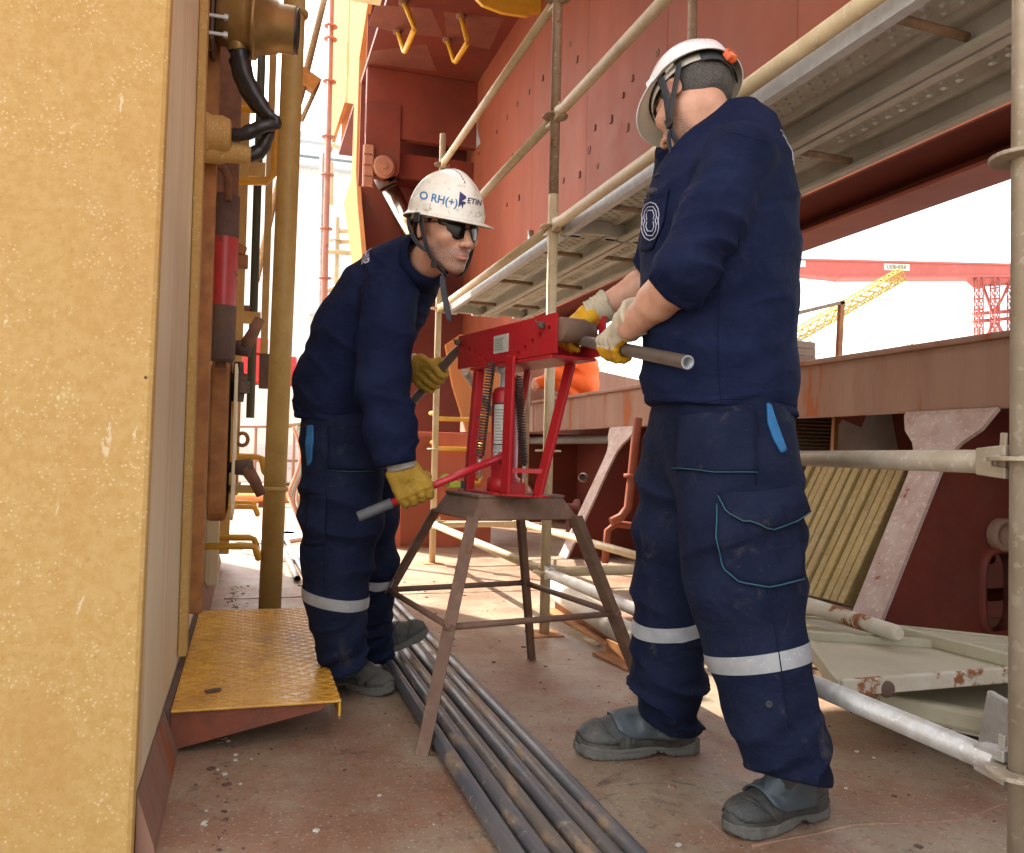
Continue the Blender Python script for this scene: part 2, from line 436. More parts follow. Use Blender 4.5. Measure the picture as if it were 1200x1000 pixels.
    M['crane_red'] = paint('crane_red_paint', (0.40, 0.075, 0.055), (0.36, 0.065, 0.05), 0.2, 0.6, dirt=0.15, dirtcol=(0.6, 0.3, 0.25))  # plain red with a paler red mixed in at random
    M['crane_yellow'] = paint('crane_yellow_paint', (0.55, 0.38, 0.05), None, 0.2, 0.6, dirt=0.1)  # plain yellow base with faint random dirt
    M['wood'] = paint('white_plank', (0.62, 0.58, 0.5), (0.54, 0.48, 0.4), 8, 0.6, dirt=0.3)
    M['hivis'] = paint('hi_vis_orange', (0.85, 0.14, 0.012), (0.75, 0.11, 0.01), 9, 0.75, dirt=0.1, dirtcol=(0.4, 0.1, 0.03))
    M['ground'] = paint('yard_concrete', (0.38, 0.36, 0.33), (0.32, 0.3, 0.28), 0.2, 0.8, dirt=0.3)
    M['rust_red'] = paint('red_rusted_bracket', (.26, .06, .022), (.17, .04, .018), 10, .7, rust=.3, dirt=.5, bump=.4)
    M['step'] = None
    n = NT('checker_plate_paint')
    base = n.mix(n.ramp(n.noise(9, 6, 0.7), 0.35, 0.62), (0.68, 0.38, 0.045), (0.54, 0.26, 0.03))
    base = n.mix(n.math('MULTIPLY', n.ramp(n.noise(5, 7, 0.72, n.scaled((1, 0.6, 1)), 0.8), 0.50, 0.66), 0.6), base, (0.26, 0.10, 0.025))
    base = n.mix(n.math('MULTIPLY', n.ramp(n.noise(26, 5, 0.7), 0.56, 0.66), 0.6), base, (0.60, 0.42, 0.15))
    M['step'] = n.out(base, n.math('ADD', n.math('MULTIPLY', n.noise(12, 5, 0.7), 0.5), 0.06), 0.0, n.bump(n.noise(50, 5), 0.3, 0.004), 0.6)
mats()
# ================================================================== SETTING
def structure(o): return tag(o, kind='structure')

MB().box2((-400, -300, -12.2), (600, 1200, -12)).build('ground', M['ground'], kind='structure')
deck = MB().box2((-5, -6, -0.3), (4.3, 26, 0)).build('deck', M['deck'], kind='structure')
def weld(pts, r=0.0045):
    P = []
    for a, b in zip(pts[:-1], pts[1:]):
        a, b = Vector(a), Vector(b)
        n = max(2, int((b - a).length / 0.05))
        for i in range(n):
            q = a + (b - a) * i / n
            P.append(q + Vector((random.uniform(-.003, .003), random.uniform(-.003, .003), random.uniform(-.002, .001))))
    P.append(Vector(pts[-1]))
    MB().tube(P, [r * random.uniform(.7, 1.2) for _ in P], 6).build('weld_seam', M['weld'], deck)
weld([at(880, 992, Z=0), at(1000, 968, Z=0), at(1120, 962, Z=0), (2.6, 1.9, 0)])
weld([(-0.1, 5.05, 0), (1.3, 5.05, 0), (2.4, 5.05, 0)], 0.006)
weld([(-0.1, 7.4, 0), (2.4, 7.4, 0)], 0.01)
weld([(0.62, 1.0, 0), (0.60, 5.05, 0)], 0.005)
# loose chips of paint and grit lying on the deck
mb = MB()
for i in range(1000):
    x, y = random.uniform(-0.1, 2.3), random.uniform(1.2, 5.5)
    if random.random() < 0.35: x = -0.07 + abs(random.gauss(0, 0.05))
    s = random.choice([.0018, .0025, .003, .004, .006]) * random.uniform(.6, 1.3)
    mb.box((x, y, s * .3), (s * 2, s * random.uniform(1, 3), s * .7), Matrix.Rotation(random.uniform(0, 3), 3, 'Z'), random.choice((0, 0, 1, 2, 2, 3)))
mb.build('grit', [M['rust_dark'], M['rust_dark'], M['weld'], M['label']], kind='stuff', recalc=False)

# ---------------------------------------------------------------- casing (deckhouse) on the left
casing = empty('deckhouse', (-0.2, 1.95, 0), 'cream painted steel deckhouse corner with grainy front, beside the deck walkway', 'deckhouse')
CX = -0.2
c0, c1 = at(155, 1000, X=CX), at(199, 0, X=CX)
def corner_y(z): return c0.y + (c1.y - c0.y) * (z - c0.z) / (c1.z - c0.z)
CY = 1.9
HC = 4.05
mb = MB()
yb, yt = CY, CY
LE = .105      # the front plate leans back a little
mb.prism([(-4, CY, -.05), (CX + .002, CY, -.05), (CX + .002, CY + LE * HC, HC), (-4, CY + LE * HC, HC)], (0, 1, 0), 0.04)
mb.build('front_plate', M['casing'], casing, bevel=0.012)
mb = MB()
mb.prism([(CX, CY + .042, -.05), (CX, 6.75, -.05), (CX, 6.75, HC), (CX, CY + .042 + LE * HC, HC)], (-1, 0, 0), 0.04)
mb.build('side_plate', M['casing_side'], casing, bevel=0.006)
MB().box2((-4, CY + .05 + LE * HC, HC - .05), (CX - .05, 6.7, HC - .01)).build('top_plate', M['casing_side'], casing)
MB().box2((-4, 6.71, 0), (CX - .05, 6.748, HC - .06)).build('back_plate', M['casing_side'], casing)
# unseen upper tier added above the frame, its outline shaped to cast shade
MB().prism([(-4, .2, 5), (.5, .2, 5), (.6, 6.2, 5), (1.06, 6.2, 5), (1.06, 7.9, 5), (-.67, 7.9, 5), (-.67, 7.6, 5), (.08, 6.25, 5), (-4, 6.25, 5)], (0, 0, 1), .35).build('unseen_shade_deck', M['casing_side'], casing)
MB().box2((-4, 1.2, HC - .009), (-1.2, 6.4, 5.0)).build('unseen_tier_wall', M['casing_side'], casing)
# sloping foot bar
mb = MB()
mb.prism([(CX + .003, CY + .045, 0), (CX + .042, CY + .045, 0), (CX + .038, CY + .045, .02), (CX + .003, CY + .045, .13)], (0, 1, 0), 4.75)
mb.build('foot_bar', M['pink'], casing)
# raised door coaming and stiffeners on the side
MB().box2((CX + .001, 3.02, .16), (CX + .03, 3.10, HC - .1)).build('stiffener', M['casing'], casing, bevel=.006)
MB().box2((CX + .001, 3.45, .22), (CX + .055, 3.52, HC - .1)).build('stiffener', M['rust_orange'], casing, bevel=.006)
MB().box2((CX + .001, 4.9, .1), (CX + .07, 4.98, HC - .1)).build('stiffener', M['casing_side'], casing, bevel=.006)
MB().box2((CX + .001, 6.3, .1), (CX + .10, 6.4, HC - .1)).build('stiffener', M['ypipe'], casing, bevel=.006)
p = at(238, 300, Y=3.75)
MB().tube([(p.x, 3.75, .45), (p.x, 3.75, 3.6)], .028, 14).build('conduit', M['ypipe'], casing)
# rusty pipe and red chipped tube
q = at(259, 420, Y=3.75); q2 = at(261, 230, Y=3.75)
tubeobj = empty('handle_tube', (q.x, 3.75, q.z), 'vertical tube with chipped red paint and rusty ends clamped to the deckhouse side', 'tube')
z0, z1 = q.z, q2.z
def seg(a, b): return z0 + (z1 - z0) * a, z0 + (z1 - z0) * b
MB().lathe((q.x, 3.75, 0), (0, 0, 1), [(z0 - .012, 0), (z0 - .012, .05), (z0 + .0, .056), (z0 + (z1 - z0) * .32, .056)], 20).build('rusty_end', M['rust_dark'], tubeobj)
MB().lathe((q.x, 3.75, 0), (0, 0, 1), [(z0 + (z1 - z0) * .32, .0555), (z0 + (z1 - z0) * .74, .0555)], 20).build('red_sleeve', M['redtube'], tubeobj)
MB().lathe((q.x, 3.75, 0), (0, 0, 1), [(z0 + (z1 - z0) * .74, .056), (z1, .056), (z1 + .005, .05), (z1 + .005, 0)], 20).build('rusty_end', M['rust_dark'], tubeobj)
MB().box2((CX + .06, 3.80, z0 - .035), (q.x + .02, 3.83, z0 - .012)).build('bracket', M['rust'], tubeobj)
hk = [at(238, 196, Y=3.7), at(252, 193, Y=3.7), at(262, 197, Y=3.7), at(267, 207, Y=3.7), at(267, 236, Y=3.7)]
MB().tube(hk, .017, 10).build('hook', M['rust'], tubeobj)
pa = at(266, 230, Y=4.2)
MB().box2((pa.x - .06, 4.2, 1.2), (pa.x + .05, 4.25, 3.7)).build('rusty_plate', M['rust'], casing, bevel=.008)

# weathertight door standing open, seen on its near edge
d0, d1 = at(238, 612, Y=4.05), at(272, 424, Y=4.05)
door = empty('hatch_door', ((d0.x + d1.x) / 2, 4.05, d0.z), 'rust streaked steel hatch door hinged on the deckhouse side, edge on', 'hatch door')
mb = MB(); R = .06
poly = []
ya, yb2 = 4.05, 4.75
for (cy, cz, a0) in ((ya + R, d0.z + R, 180), (yb2 - R, d0.z + R, 270), (yb2 - R, d1.z - R, 0), (ya + R, d1.z - R, 90)):
    for k in range(5):
        a = radians(a0 + 22.5 * k)
        poly.append((d0.x + .012, cy + R * cos(a), cz + R * sin(a)))
mb.prism(poly, (1, 0, 0), d1.x - d0.x - .02)
mb.build('door_plate', M['rust_orange'], door, bevel=.016, seg=3)
mb = MB()
mb.prism([(p[0] + (d1.x - d0.x), p[1] + .02, p[2]) for p in poly], (1, 0, 0), .012)
mb.build('outer_skin', M['casing_side'], door, bevel=.004)
MB().box2((CX + .03, 4.1, d0.z + .05), (d0.x + .012, 4.7, d1.z + .5)).build('coaming', M['casing_side'], casing)
def dog(px, py, px2, py2, Y, up):
    a = at(px, py, Y=Y); b = at(px2, py2, Y=Y)
    o = empty('door_clamp', (a.x, a.y, a.z), f'rusty clamp handle {up}', 'clamp', 'clamp handles of the hatch door')
    a0 = Vector((a.x - .11, a.y, a.z))
    MB().tube([a0, (a.x - .035, a.y, a.z)], .026, 12).build('spindle', M['rust_dark'], o)
    MB().lathe((a.x - .045, a.y, a.z), (1, 0, 0), [(0, 0), (0, .034), (.07, .042), (.085, .036), (.09, 0)], 16).build('boss', M['rust_dark'], o)
    MB().tube([a + Vector((.01, -.01, 0)), a + (b - a) * .5 + Vector((.01, -.012, 0)), b], [.033, .028, .024], 12).build('arm', M['rust'], o)
dog(284, 408, 304, 374, 4.3, 'turned up at the top of the hatch door')
dog(286, 548, 306, 580, 4.3, 'turned down near the foot of the hatch door')
a = at(279, 450, Y=4.5)
nut = empty('hinge_bolt', a, 'rusty hinge bolt with hexagonal nuts between the two clamp handles', 'bolt')
MB().lathe(a + Vector((0, 0, -.09)), (0, 0, 1), [(0, 0), (0, .03), (.04, .034), (.045, .06), (.10, .06), (.105, .045), (.14, .045), (.145, .028), (.2, .024), (.2, 0)], 6, smooth=False).build('nut', M['rust_dark'], nut)
MB().box2((a.x - .12, 4.47, a.z - .05), (a.x, 4.53, a.z - .02)).build('lug', M['rust'], nut)
# eye and hook below
a = at(284, 515, Y=5.0)
mb = MB(); mb.tube([a + Vector((0.03 * cos(t), 0, .035 * sin(t))) for t in np.linspace(0, 2 * pi, 14)[:-1]], .011, 8, closed=True)
mb.tube([a + Vector((-.03, 0, .02)), a + Vector((-.05, 0, .2))], .012, 8)
mb.build('lifting_eye', M['rust_orange'], label='small rusty ring eye hanging above the yellow rungs', cat='ring')

# yellow ladder rungs on the deckhouse side
def rung(px_out, py, Y, drop, depth, label, r=.017):
    a = at(px_out, py, Y=Y)
    x1 = a.x
    P = [(CX, Y, a.z), (x1 - .05, Y, a.z), (x1 - .018, Y, a.z - .008), (x1, Y, a.z - drop), ]
    P2 = [(x1, Y + depth, a.z - drop), (x1 - .018, Y + depth, a.z - .008), (x1 - .05, Y + depth, a.z), (CX, Y + depth, a.z)]
    MB().tube(P + P2, r, 10).build('ladder_rung', M['yellow'], loc=(CX, Y, a.z), label=label, cat='ladder rung', group='yellow rungs up the deckhouse side')
rung(303, 640, 4.55, .06, .42, 'lowest yellow ladder rung low on the deckhouse side')
rung(302, 594, 5.9, .05, .42, 'second lowest yellow ladder rung on the deckhouse side')
rung(311, 536, 5.2, .09, .4, 'yellow ladder rung level with the lower clamp handle')
# D shaped yellow handrail higher up
a0, a1 = at(279, 130, Y=5.2), at(323, 130, Y=5.2); b0, b1 = at(279, 214, Y=5.2), at(322, 214, Y=5.2)
MB().tube([(CX, 5.2, a0.z), (a1.x - .05, 5.2, a1.z), (a1.x, 5.2, a1.z - .06), (b1.x, 5.2, b1.z + .06), (b1.x - .05, 5.2, b1.z), (CX, 5.2, b0.z)], .024, 10).build('grab_handle', M['yellow'], loc=(CX, 5.2, b0.z), label='yellow grab handle behind the black cables', cat='handle')
# posts behind the door
def vpost(px0, px1, py0, py1, Y, th, mat, name, label, cat):
    a, b = at(px0, py1, Y=Y), at(px1, py0, Y=Y)
    return MB().box2((a.x, Y, a.z), (b.x, Y + th, b.z)).build(name, mat, bevel=.008, loc=(a.x, Y, a.z), label=label, cat=cat)
fr = empty('door_frame_post', at(312, 452, Y=6.0), 'cream flat bar frame post with a rusted foot behind the ochre pipe', 'post')
a, b = at(305, 415, Y=6.0), at(320, 205, Y=6.0)
MB().box2((a.x, 6, a.z), (b.x, 6.05, b.z + 1.6)).build('bar', M['ypipe'], fr, bevel=.006)
a, b = at(303, 455, Y=5.99), at(319, 415, Y=5.99)
MB().box2((a.x, 5.98, a.z), (b.x, 6.06, b.z)).build('rusted_foot', M['rust_dark'], fr, bevel=.01)
MB().box2((CX, 6.0, b.z + 1.2), (a.x, 6.04, b.z + 1.3)).build('bracket_arm', M['ypipe'], fr)
MB().box2((CX, 6.0, b.z + .2), (a.x, 6.04, b.z + .28)).build('bracket_arm', M['ypipe'], fr)
gp = empty('drain_pipe', at(297, 480, Y=6.3), 'thin dark green drain pipe behind the rusty clamps', 'pipe')
a = at(296, 400, Y=6.3)
MB().tube([(a.x, 6.3, at(296, 490, Y=6.3).z), (a.x, 6.3, 3.9)], .03, 10).build('pipe_run', paint('dark_green_pipe', (0.03, 0.06, 0.045), None, 8, .5, rust=.2), gp)
MB().box2((CX, 6.28, 1.8), (a.x, 6.32, 1.85)).build('clip', M['rust'], gp)
b = at(278, 300, Y=5.6)
MB().box2((b.x - .05, 5.6, .55), (b.x + .05, 5.66, 3.9)).build('side_rail', M['ypipe'], label='ochre flat bar rail standing behind the red tube', cat='rail', bevel=.006)
# rusty angle bracket halfway up
a = at(283, 290, Y=4.6)
mb = MB()
mb.box((a.x - .03, 4.6, a.z), (.11, .05, .05), Matrix.Rotation(radians(25), 3, 'Y')); mb.box((a.x + .0, 4.62, a.z - .07), (.07, .06, .07))
mb.build('pipe_bracket', M['rust_orange'], loc=a, label='small rust orange bracket beside the red tube', cat='bracket', bevel=.008)

# ochre vertical pipe
pb = at(316, 716, Z=0); YP = pb.y
pt = at(349, -60, Y=YP)
vp = empty('vent_pipe', pb, 'tall ochre painted vertical pipe with collars standing behind the checker plate step', 'pipe')
MB().tube([pb, pb + (pt - pb) * .5, pt + Vector((0, 0, .6))], .0575, 24).build('pipe_run', M['ypipe'], vp)
ax = (pt - pb).normalized()
for py in (572, 14):
    t = [i / 200 for i in range(201)]
    # collar at the height of this picture row
    best = min(t, key=lambda k: abs((pb + (pt - pb) * k - at(330, py, Y=YP)).z))
    c = pb + (pt - pb) * best
    MB().lathe(c - ax * .014, ax, [(0, .058), (.004, .070), (.024, .070), (.028, .058)], 24).build('collar', M['ypipe'], vp)
    MB().box2((CX, c.y - .02, c.z - .02), (c.x - .06, c.y + .02, c.z + .02)).build('pipe_clip', M['ypipe'], vp)

# checker plate step
Zs = 0.125
s = [at(217, 832, Z=Zs), at(397, 812, Z=Zs), at(360, 712, Z=Zs), at(237, 718, Z=Zs)]
xr = (s[1].x + s[2].x) / 2; y0, y1 = s[0].y, s[2].y
step = empty('deck_step', (CX, y0, 0), 'worn yellow checker plate step bracketed to the deckhouse side', 'step')
mb = MB()
xl = CX + .02
mb.box2((xl, y0, Zs - .008), (xr, y1, Zs))
mb.box2((xr - .008, y0 + .001, Zs - .05), (xr - .0005, y1 - .001, Zs - .0085))
mb.build('tread_plate', M['step'], step, bevel=.003)
mb = MB()
nx, ny = 15, 46
for i in range(nx):
    for j in range(ny):
        x = xl + (i + .5) * (xr - xl) / nx; y = y0 + (j + .5) * (y1 - y0) / ny
        a = radians(35 if (i + j) % 2 else -35)
        L, W = .021, .0036
        dx, dy = cos(a) * L, sin(a) * L
        nxv, nyv = -sin(a) * W, cos(a) * W
        mb.add([(x - dx, y - dy, Zs), (x + nxv, y + nyv, Zs), (x + dx, y + dy, Zs), (x - nxv, y - nyv, Zs), (x - dx * .6, y - dy * .6, Zs + .0019), (x + dx * .6, y + dy * .6, Zs + .0019)],
               [(0, 3, 4), (3, 2, 5), (3, 5, 4), (2, 1, 5), (1, 0, 4), (1, 4, 5)])
mb.build('raised_lugs', M['step'], step, kind='stuff')
for yy in (y0 + .015, y1 - .03):
    MB().prism([(xl, yy, Zs - .009), (xr - .03, yy, Zs - .009), (xr - .06, yy, Zs - .03), (xl, yy, Zs - .115)], (0, 1, 0), .012).build('gusset', M['rust_red'], step)
MB().box2((CX + .002, y0 + .0, .004), (xl - .001, y1, Zs + .004)).build('back_plate', M['rust_dark'], step)
MB().box((-.075, y0 + .16, Zs + .006), (.045, .018, .006), Matrix.Rotation(.4, 3, 'Z')).build('rust_flake', M['rust_dark'], label='dark flake of rust lying on the yellow step', cat='flake', loc=(-.075, y0 + .16, Zs + .003))

# floodlight and cables
YL = 3.35
lc = at(296, 28, Y=YL)
lamp = empty('floodlight', lc, 'brass coloured cylindrical deck floodlight on the deckhouse side at the top', 'floodlight')
ax = Vector((1, -.08, -.05)).normalized()
MB().lathe(lc, ax, [(-.125, 0), (-.125, .085), (-.12, .095), (-.02, .112), (.0, .113), (.001, .128), (.018, .128), (.019, .108), (.09, .098), (.10, .088), (.155, .088), (.158, .084), (.158, .078), (.152, .076), (.14, 0)], 36).build('housing', M['brass'], lamp)
MB().lathe(lc + ax * .1585, ax, [(-.001, .083), (.012, .083), (.012, .070), (.0, .070)], 30).build('seal_ring', M['black'], lamp)
MB().lathe(lc + ax * .152, ax, [(0.0, .07), (.004, .05), (.006, 0)], 30).build('lens', M['galv'], lamp)
MB().box(lc - ax * .12 + Vector((-.02, 0, .02)), (.012, .20, .30)).build('mount_plate', M['rust_dark'], lamp, bevel=.004)
for dz in (.05, -.045, -.11):
    b0 = lc - ax * .16 + Vector((0, -.105, dz))
    MB().lathe(b0, (1, 0, 0), [(0, 0), (0, .007), (.06, .007), (.06, .012), (.075, .012), (.075, 0)], 6, smooth=False).build('bolt', M['galv'], lamp)
a = at(234, 38, Y=YL)
mb = MB(); mb.box2((CX, YL - .03, a.z - .05), (lc.x - .14, YL + .05, a.z + .02)); mb.build('wall_bracket', M['rust'], lamp, bevel=.01)
gl = at(279, 62, Y=YL)
MB().lathe(gl + Vector((0, 0, .03)), (0, 0, -1), [(-.06, .05), (0, .046), (.02, .040), (.03, .034)], 20).build('gland', M['brass'], lamp)
def cable(pix, rs, Y, label):
    P = [at(x, y, Y=Y + dy) for (x, y, dy) in pix]
    # smooth
    for _ in range(2):
        Q = [P[0]]
        for u, v in zip(P[:-1], P[1:]): Q += [u * .75 + v * .25, u * .25 + v * .75]
        Q.append(P[-1]); P = Q
    rr = np.interp(np.linspace(0, 1, len(P)), np.linspace(0, 1, len(rs)), rs)
    rr = [float(r * (1 + .06 * sin(i * 1.9))) for i, r in enumerate(rr)]
    MB().tube(P, rr, 14).build('cable', M['black'], loc=P[0], label=label, cat='cable')
cable([(281, 62, 0), (287, 92, -.01), (303, 118, -.02), (315, 135, -.02), (324, 140, -.03), (325, 147, -.03), (312, 147, -.04), (296, 153, -.03), (280, 160, -.02), (250, 152, 0)], [.036, .033, .029, .022, .017, .019, .025, .027, .023, .022], YL, 'black sheathed cable looping from the floodlight to the upper wall gland')
cable([(277, 70, .05), (283, 98, .04), (297, 122, .02), (308, 134, .02), (312, 143, 0), (318, 152, -.03), (313, 163, -.02), (305, 178, 0), (291, 184, 0), (272, 178, .02)], [.03, .027, .024, .02, .017, .018, .024, .029, .028, .02], YL + .03, 'black sheathed cable looping from the floodlight to the lower wall gland')
a = at(240, 160, Y=YL)
gb = empty('cable_gland', a, 'lumpy cream painted cable gland box on the deckhouse side', 'gland')
MB().lathe((CX - .01, YL, a.z + .01), (1, 0, 0), [(0, .082), (.03, .078), (.05, .070), (.085, .073), (.115, .062), (.12, .04), (.11, .03)], 16).build('body', M['casing'], gb, bevel=.004)
b = at(262, 176, Y=YL)
MB().lathe((CX - .01, YL + .02, b.z), (1, 0, 0), [(0, .05), (.08, .048), (.10, .040), (.17, .036), (.19, .030), (.19, .02)], 14).build('branch', M['casing'], gb)

# ---------------------------------------------------------------- bulwark on the right
BX = 3.04
bul = empty('bulwark', (BX, 3, 0), 'rust streaked pink bulwark with sloping web brackets along the deck edge', 'bulwark')
for (ya, yb, zt) in ((-3.5, 4.42, 1.385), (4.44, 9.0, 1.40), (9.02, 16, 1.40)):
    MB().box2((BX, ya, 1.10), (BX + .014, yb, zt)).build('upper_plate', M['pink'], bul)
    MB().box2((BX - .035, ya, zt), (BX + .20, yb, zt + .03)).build('top_flange', M['pink'], bul, bevel=.008)
MB().box2((BX + .20, -3.5, 1.36), (4.0, 16, 1.40)).build('shading_cap_plate', M['red_dark'], bul)  # unseen top plate added to keep the recess below dark
MB().box2((4.0, -3.5, 0), (4.04, 16, 1.36)).build('outer_plate', M['red_dark'], bul)
MB().box2((BX + .001, -3.5, 1.09), (BX + .012, 16, 1.0995)).build('edge_bead', M['pink'], bul)
def web(Y, Xf=2.51, lab=None):
    # web plate leaning from foot to bulwark, with a manhole and a face flange
    W = MB()
    foot, top = Vector((Xf, Y, 0.0)), Vector((BX - .05, Y, 1.0))
    hole_c, hw, hh = Vector((3.30, Y, .27)), .10, .18
    hole = []
    for k in range(28):
        a = 2 * pi * k / 28
        ca, sa = cos(a), sin(a)
        hole.append(Vector((hole_c.x + hw * (abs(ca) ** .6) * (1 if ca > 0 else -1), Y, hole_c.z + hh * (abs(sa) ** .6) * (1 if sa > 0 else -1))))
    outer = [foot, Vector((Xf + .02, Y, 0)), Vector((4.0, Y, 0)), Vector((4.0, Y, 1.09)), Vector((BX + .02, Y, 1.09)), Vector((BX - .05, Y, 1.0))]
    # connect outline to the hole radially
    def outer_hit(a):
        dx, dz = cos(a), sin(a); best = 1e9
        for i in range(len(outer)):
            p, q = outer[i], outer[(i + 1) % len(outer)]
            ex, ez = q.x - p.x, q.z - p.z
            den = dx * ez - dz * ex
            if abs(den) < 1e-9: continue
            t = ((p.x - hole_c.x) * ez - (p.z - hole_c.z) * ex) / den
            u = ((p.x - hole_c.x) * dz - (p.z - hole_c.z) * dx) / den
            if t > 0 and -1e-6 <= u <= 1 + 1e-6: best = min(best, t)
        return Vector((hole_c.x + dx * best, Y, hole_c.z + dz * best))
    angs = sorted(set([atan2(h.z - hole_c.z, h.x - hole_c.x) for h in hole] + [atan2(o.z - hole_c.z, o.x - hole_c.x) for o in outer[1:]]))
    def hole_hit(a):
        best = min(range(28), key=lambda i: abs((atan2(hole[i].z - hole_c.z, hole[i].x - hole_c.x) - a + pi) % (2 * pi) - pi))
        return hole[best]
    A, B = [], []
    for a in angs: A.append(hole_hit(a)); B.append(outer_hit(a))
    n = len(angs)
    W.add(A + B, [(i, (i + 1) % n, n + (i + 1) % n, n + i) for i in range(n)])
    w = W.build('web_frame', M['red_dark'], bul)
    sol = w.modifiers.new('thick', 'SOLIDIFY'); sol.thickness = .012; sol.offset = 0
    mb = MB()
    m = len(hole)
    vs = [h + Vector((0, dy, 0)) + (h - hole_c) * k for (dy, k) in ((-.05, .0), (-.05, .14), (.05, .14), (.05, 0.0)) for h in hole]
    fs = []
    for r in range(4):
        for k in range(m):
            k2 = (k + 1) % m; r2 = (r + 1) % 4
            fs.append((r * m + k, r * m + k2, r2 * m + k2, r2 * m + k))
    mb.add(vs, fs, True)
    mb.build('manhole_ring', M['red_dark'], w)
    # face flange: strip along the sloping edge that widens under the bulwark
    mb = MB()
    pts = [(foot + Vector((0, 0, 0)), .09), (foot.lerp(top, .80), .09), (foot.lerp(top, .88), .10), (foot.lerp(top, .94), .14), (foot.lerp(top, 1.0), .22), (top + Vector((.03, 0, .07)), .26), (top + Vector((.045, 0, .09)), .265)]
    vs, fs = [], []
    for (p, hw2) in pts:
        vs += [p + Vector((0, -hw2, 0)), p + Vector((0, hw2, 0))]
    for i in range(len(pts) - 1): fs.append((2 * i, 2 * i + 1, 2 * i + 3, 2 * i + 2))
    mb.add(vs, fs)
    f = mb.build('face_flange', M['stan'], w)
    sol = f.modifiers.new('thick', 'SOLIDIFY'); sol.thickness = .018; sol.offset = 0
for Y in (-0.6, 3.10, 6.6, 10.1): web(Y)
# light bare patch of primer and dark stiffener on the hull inside
MB().box2((3.93, 4.3, .05), (3.999, 4.36, 1.35)).build('stiffener', M['red_dark'], bul)
MB().box2((3.93, 5.4, .05), (3.999, 5.46, 1.35)).build('stiffener', M['red_dark'], bul)
mb = MB()
pts = [(0, 0), (.35, .05), (.55, -.02), (.62, .3), (.5, .42), (.3, .36), (.22, .5), (.02, .45), (-.05, .2)]
mb.prism([(3.997, 4.55 + p[0], .72 + p[1]) for p in pts], (-1, 0, 0), .0015)
mb.build('bare_patch', paint('grey_primer_patch', (.30, .26, .24), (.24, .2, .19), 6, .6), bul)

# pipes running in the recess behind the bulwark
a, b = at(650, 516, X=3.3), at(722, 514, X=3.3)
rp = empty('hose_run', a, 'grey lagged pipe along the hull behind the bulwark brackets', 'pipe')
MB().tube([(3.3, 5.3, a.z), (3.3, 7.8, a.z), (3.3, 15, a.z)], .045, 12).build('pipe_run', paint('lagged_pipe', (.2, .16, .15), None, 6, .6), rp)
MB().box2((3.24, 6.95, a.z - .5), (3.3, 7.02, a.z - .04)).build('bracket', M['red_dark'], rp)
op = empty('scupper_pipe', at(738, 500, X=2.95), 'red painted pipe curving down to the deck left of the standing man', 'pipe')
P = [at(748, 490, Y=6.0), at(744, 520, Y=6.0), at(740, 560, Y=6.0), at(736, 595, Y=6.0), at(728, 606, Y=6.0), at(716, 612, Y=6.0)]
MB().tube(P, .034, 14).build('pipe_run', M['red_hull'], op)
MB().lathe(P[2], (0, 0, 1), [(0, .034), (0, .06), (.03, .06), (.03, .034)], 16).build('flange', M['red_hull'], op)
P = [at(790, 622, Y=6.1), at(752, 618, Y=6.1), at(722, 614, Y=6.1), at(712, 622, Y=6.1), at(709, 660, Y=6.1)]
MB().tube(P, .028, 12).build('branch', M['red_hull'], op)
va = empty('deck_valve', at(672, 575, Y=7.2), 'dark red valve wheel and flanges low behind the bulwark', 'valve')
c = at(684, 560, Y=7.2)
MB().lathe(c, (-.6, -1, .1), [(0, 0), (0, .03), (.012, .045), (.03, .045), (.04, .03), (.1, .03)], 18).build('hand_wheel', M['stan'], va)
c = at(672, 598, Y=7.2)
MB().lathe(c + Vector((-.2, 0, 0)), (1, 0, 0), [(0, 0), (0, .1), (.04, .1), (.04, .06), (.22, .06), (.22, .1), (.26, .1), (.26, .06), (.5, .06)], 16).build('valve_body', M['red_dark'], va)
MB().box((c.x, c.y, c.z / 2 - .02), (.1, .1, max(.05, c.z))).build('pedestal', M['red_dark'], va)
# pipes seen through the near manhole
for k, (zz, yy) in enumerate(((.34, 3.6), (.16, 3.5), (.62, 4.3))):
    MB().tube([(3.08, yy, zz), (3.9, yy + .1, zz)], .035, 12).build('deck_pipe', M['red_dark'] if k != 1 else M['pink'], loc=(3.08, yy, zz), cat='pipe',
        label=['upper red pipe crossing behind the oval manhole', 'lower faded pipe crossing behind the oval manhole', 'red pipe behind the leaning boards'][k])
c = at(1185, 628, Y=3.02)
MB().lathe((c.x, 3.085, c.z), (0, -1, 0), [(0, .075), (.05, .075), (.05, .05), (.02, .05), (.02, 0)], 20).build('socket', M['pink'], bul)

# rusty coaming beyond, with the louvred rack and a thin gate frame
cm = empty('far_coaming', (3.3, 9, 0), 'low rusty coaming plate beyond the bulwark behind the pipe bender', 'coaming')
a, b = at(640, 421, Y=9.6), at(752, 446, Y=9.6)
a2 = at(640, 470, Y=9.6)
MB().prism([(a.x - .5, 9.6, 1.2), (b.x + 2.0, 9.6, 1.2), (b.x + 2.0, 9.6, b.z - .3), (b.x, 9.6, b.z), (a.x, 9.6, a.z), (a.x - .5, 9.6, a.z + .02)], (0, 1, 0), .03).build('plate', M['pink'], cm)
rk = empty('louvre_rack', at(950, 525, Y=4.65), 'brown louvred rack with close horizontal slats under the bulwark', 'rack')
a, b = at(915, 527, Y=4.65), at(976, 481, Y=4.65)
MB().box2((a.x, 4.66, a.z - .5), (b.x, 4.95, b.z)).build('body', M['louvre'], rk)
for k in range(11):
    z = a.z + (b.z - a.z) * k / 11
    MB().box((a.x / 2 + b.x / 2, 4.645, z), (b.x - a.x, .03, .012), Matrix.Rotation(.5, 3, 'X')).build('slat', M['louvre'], rk)
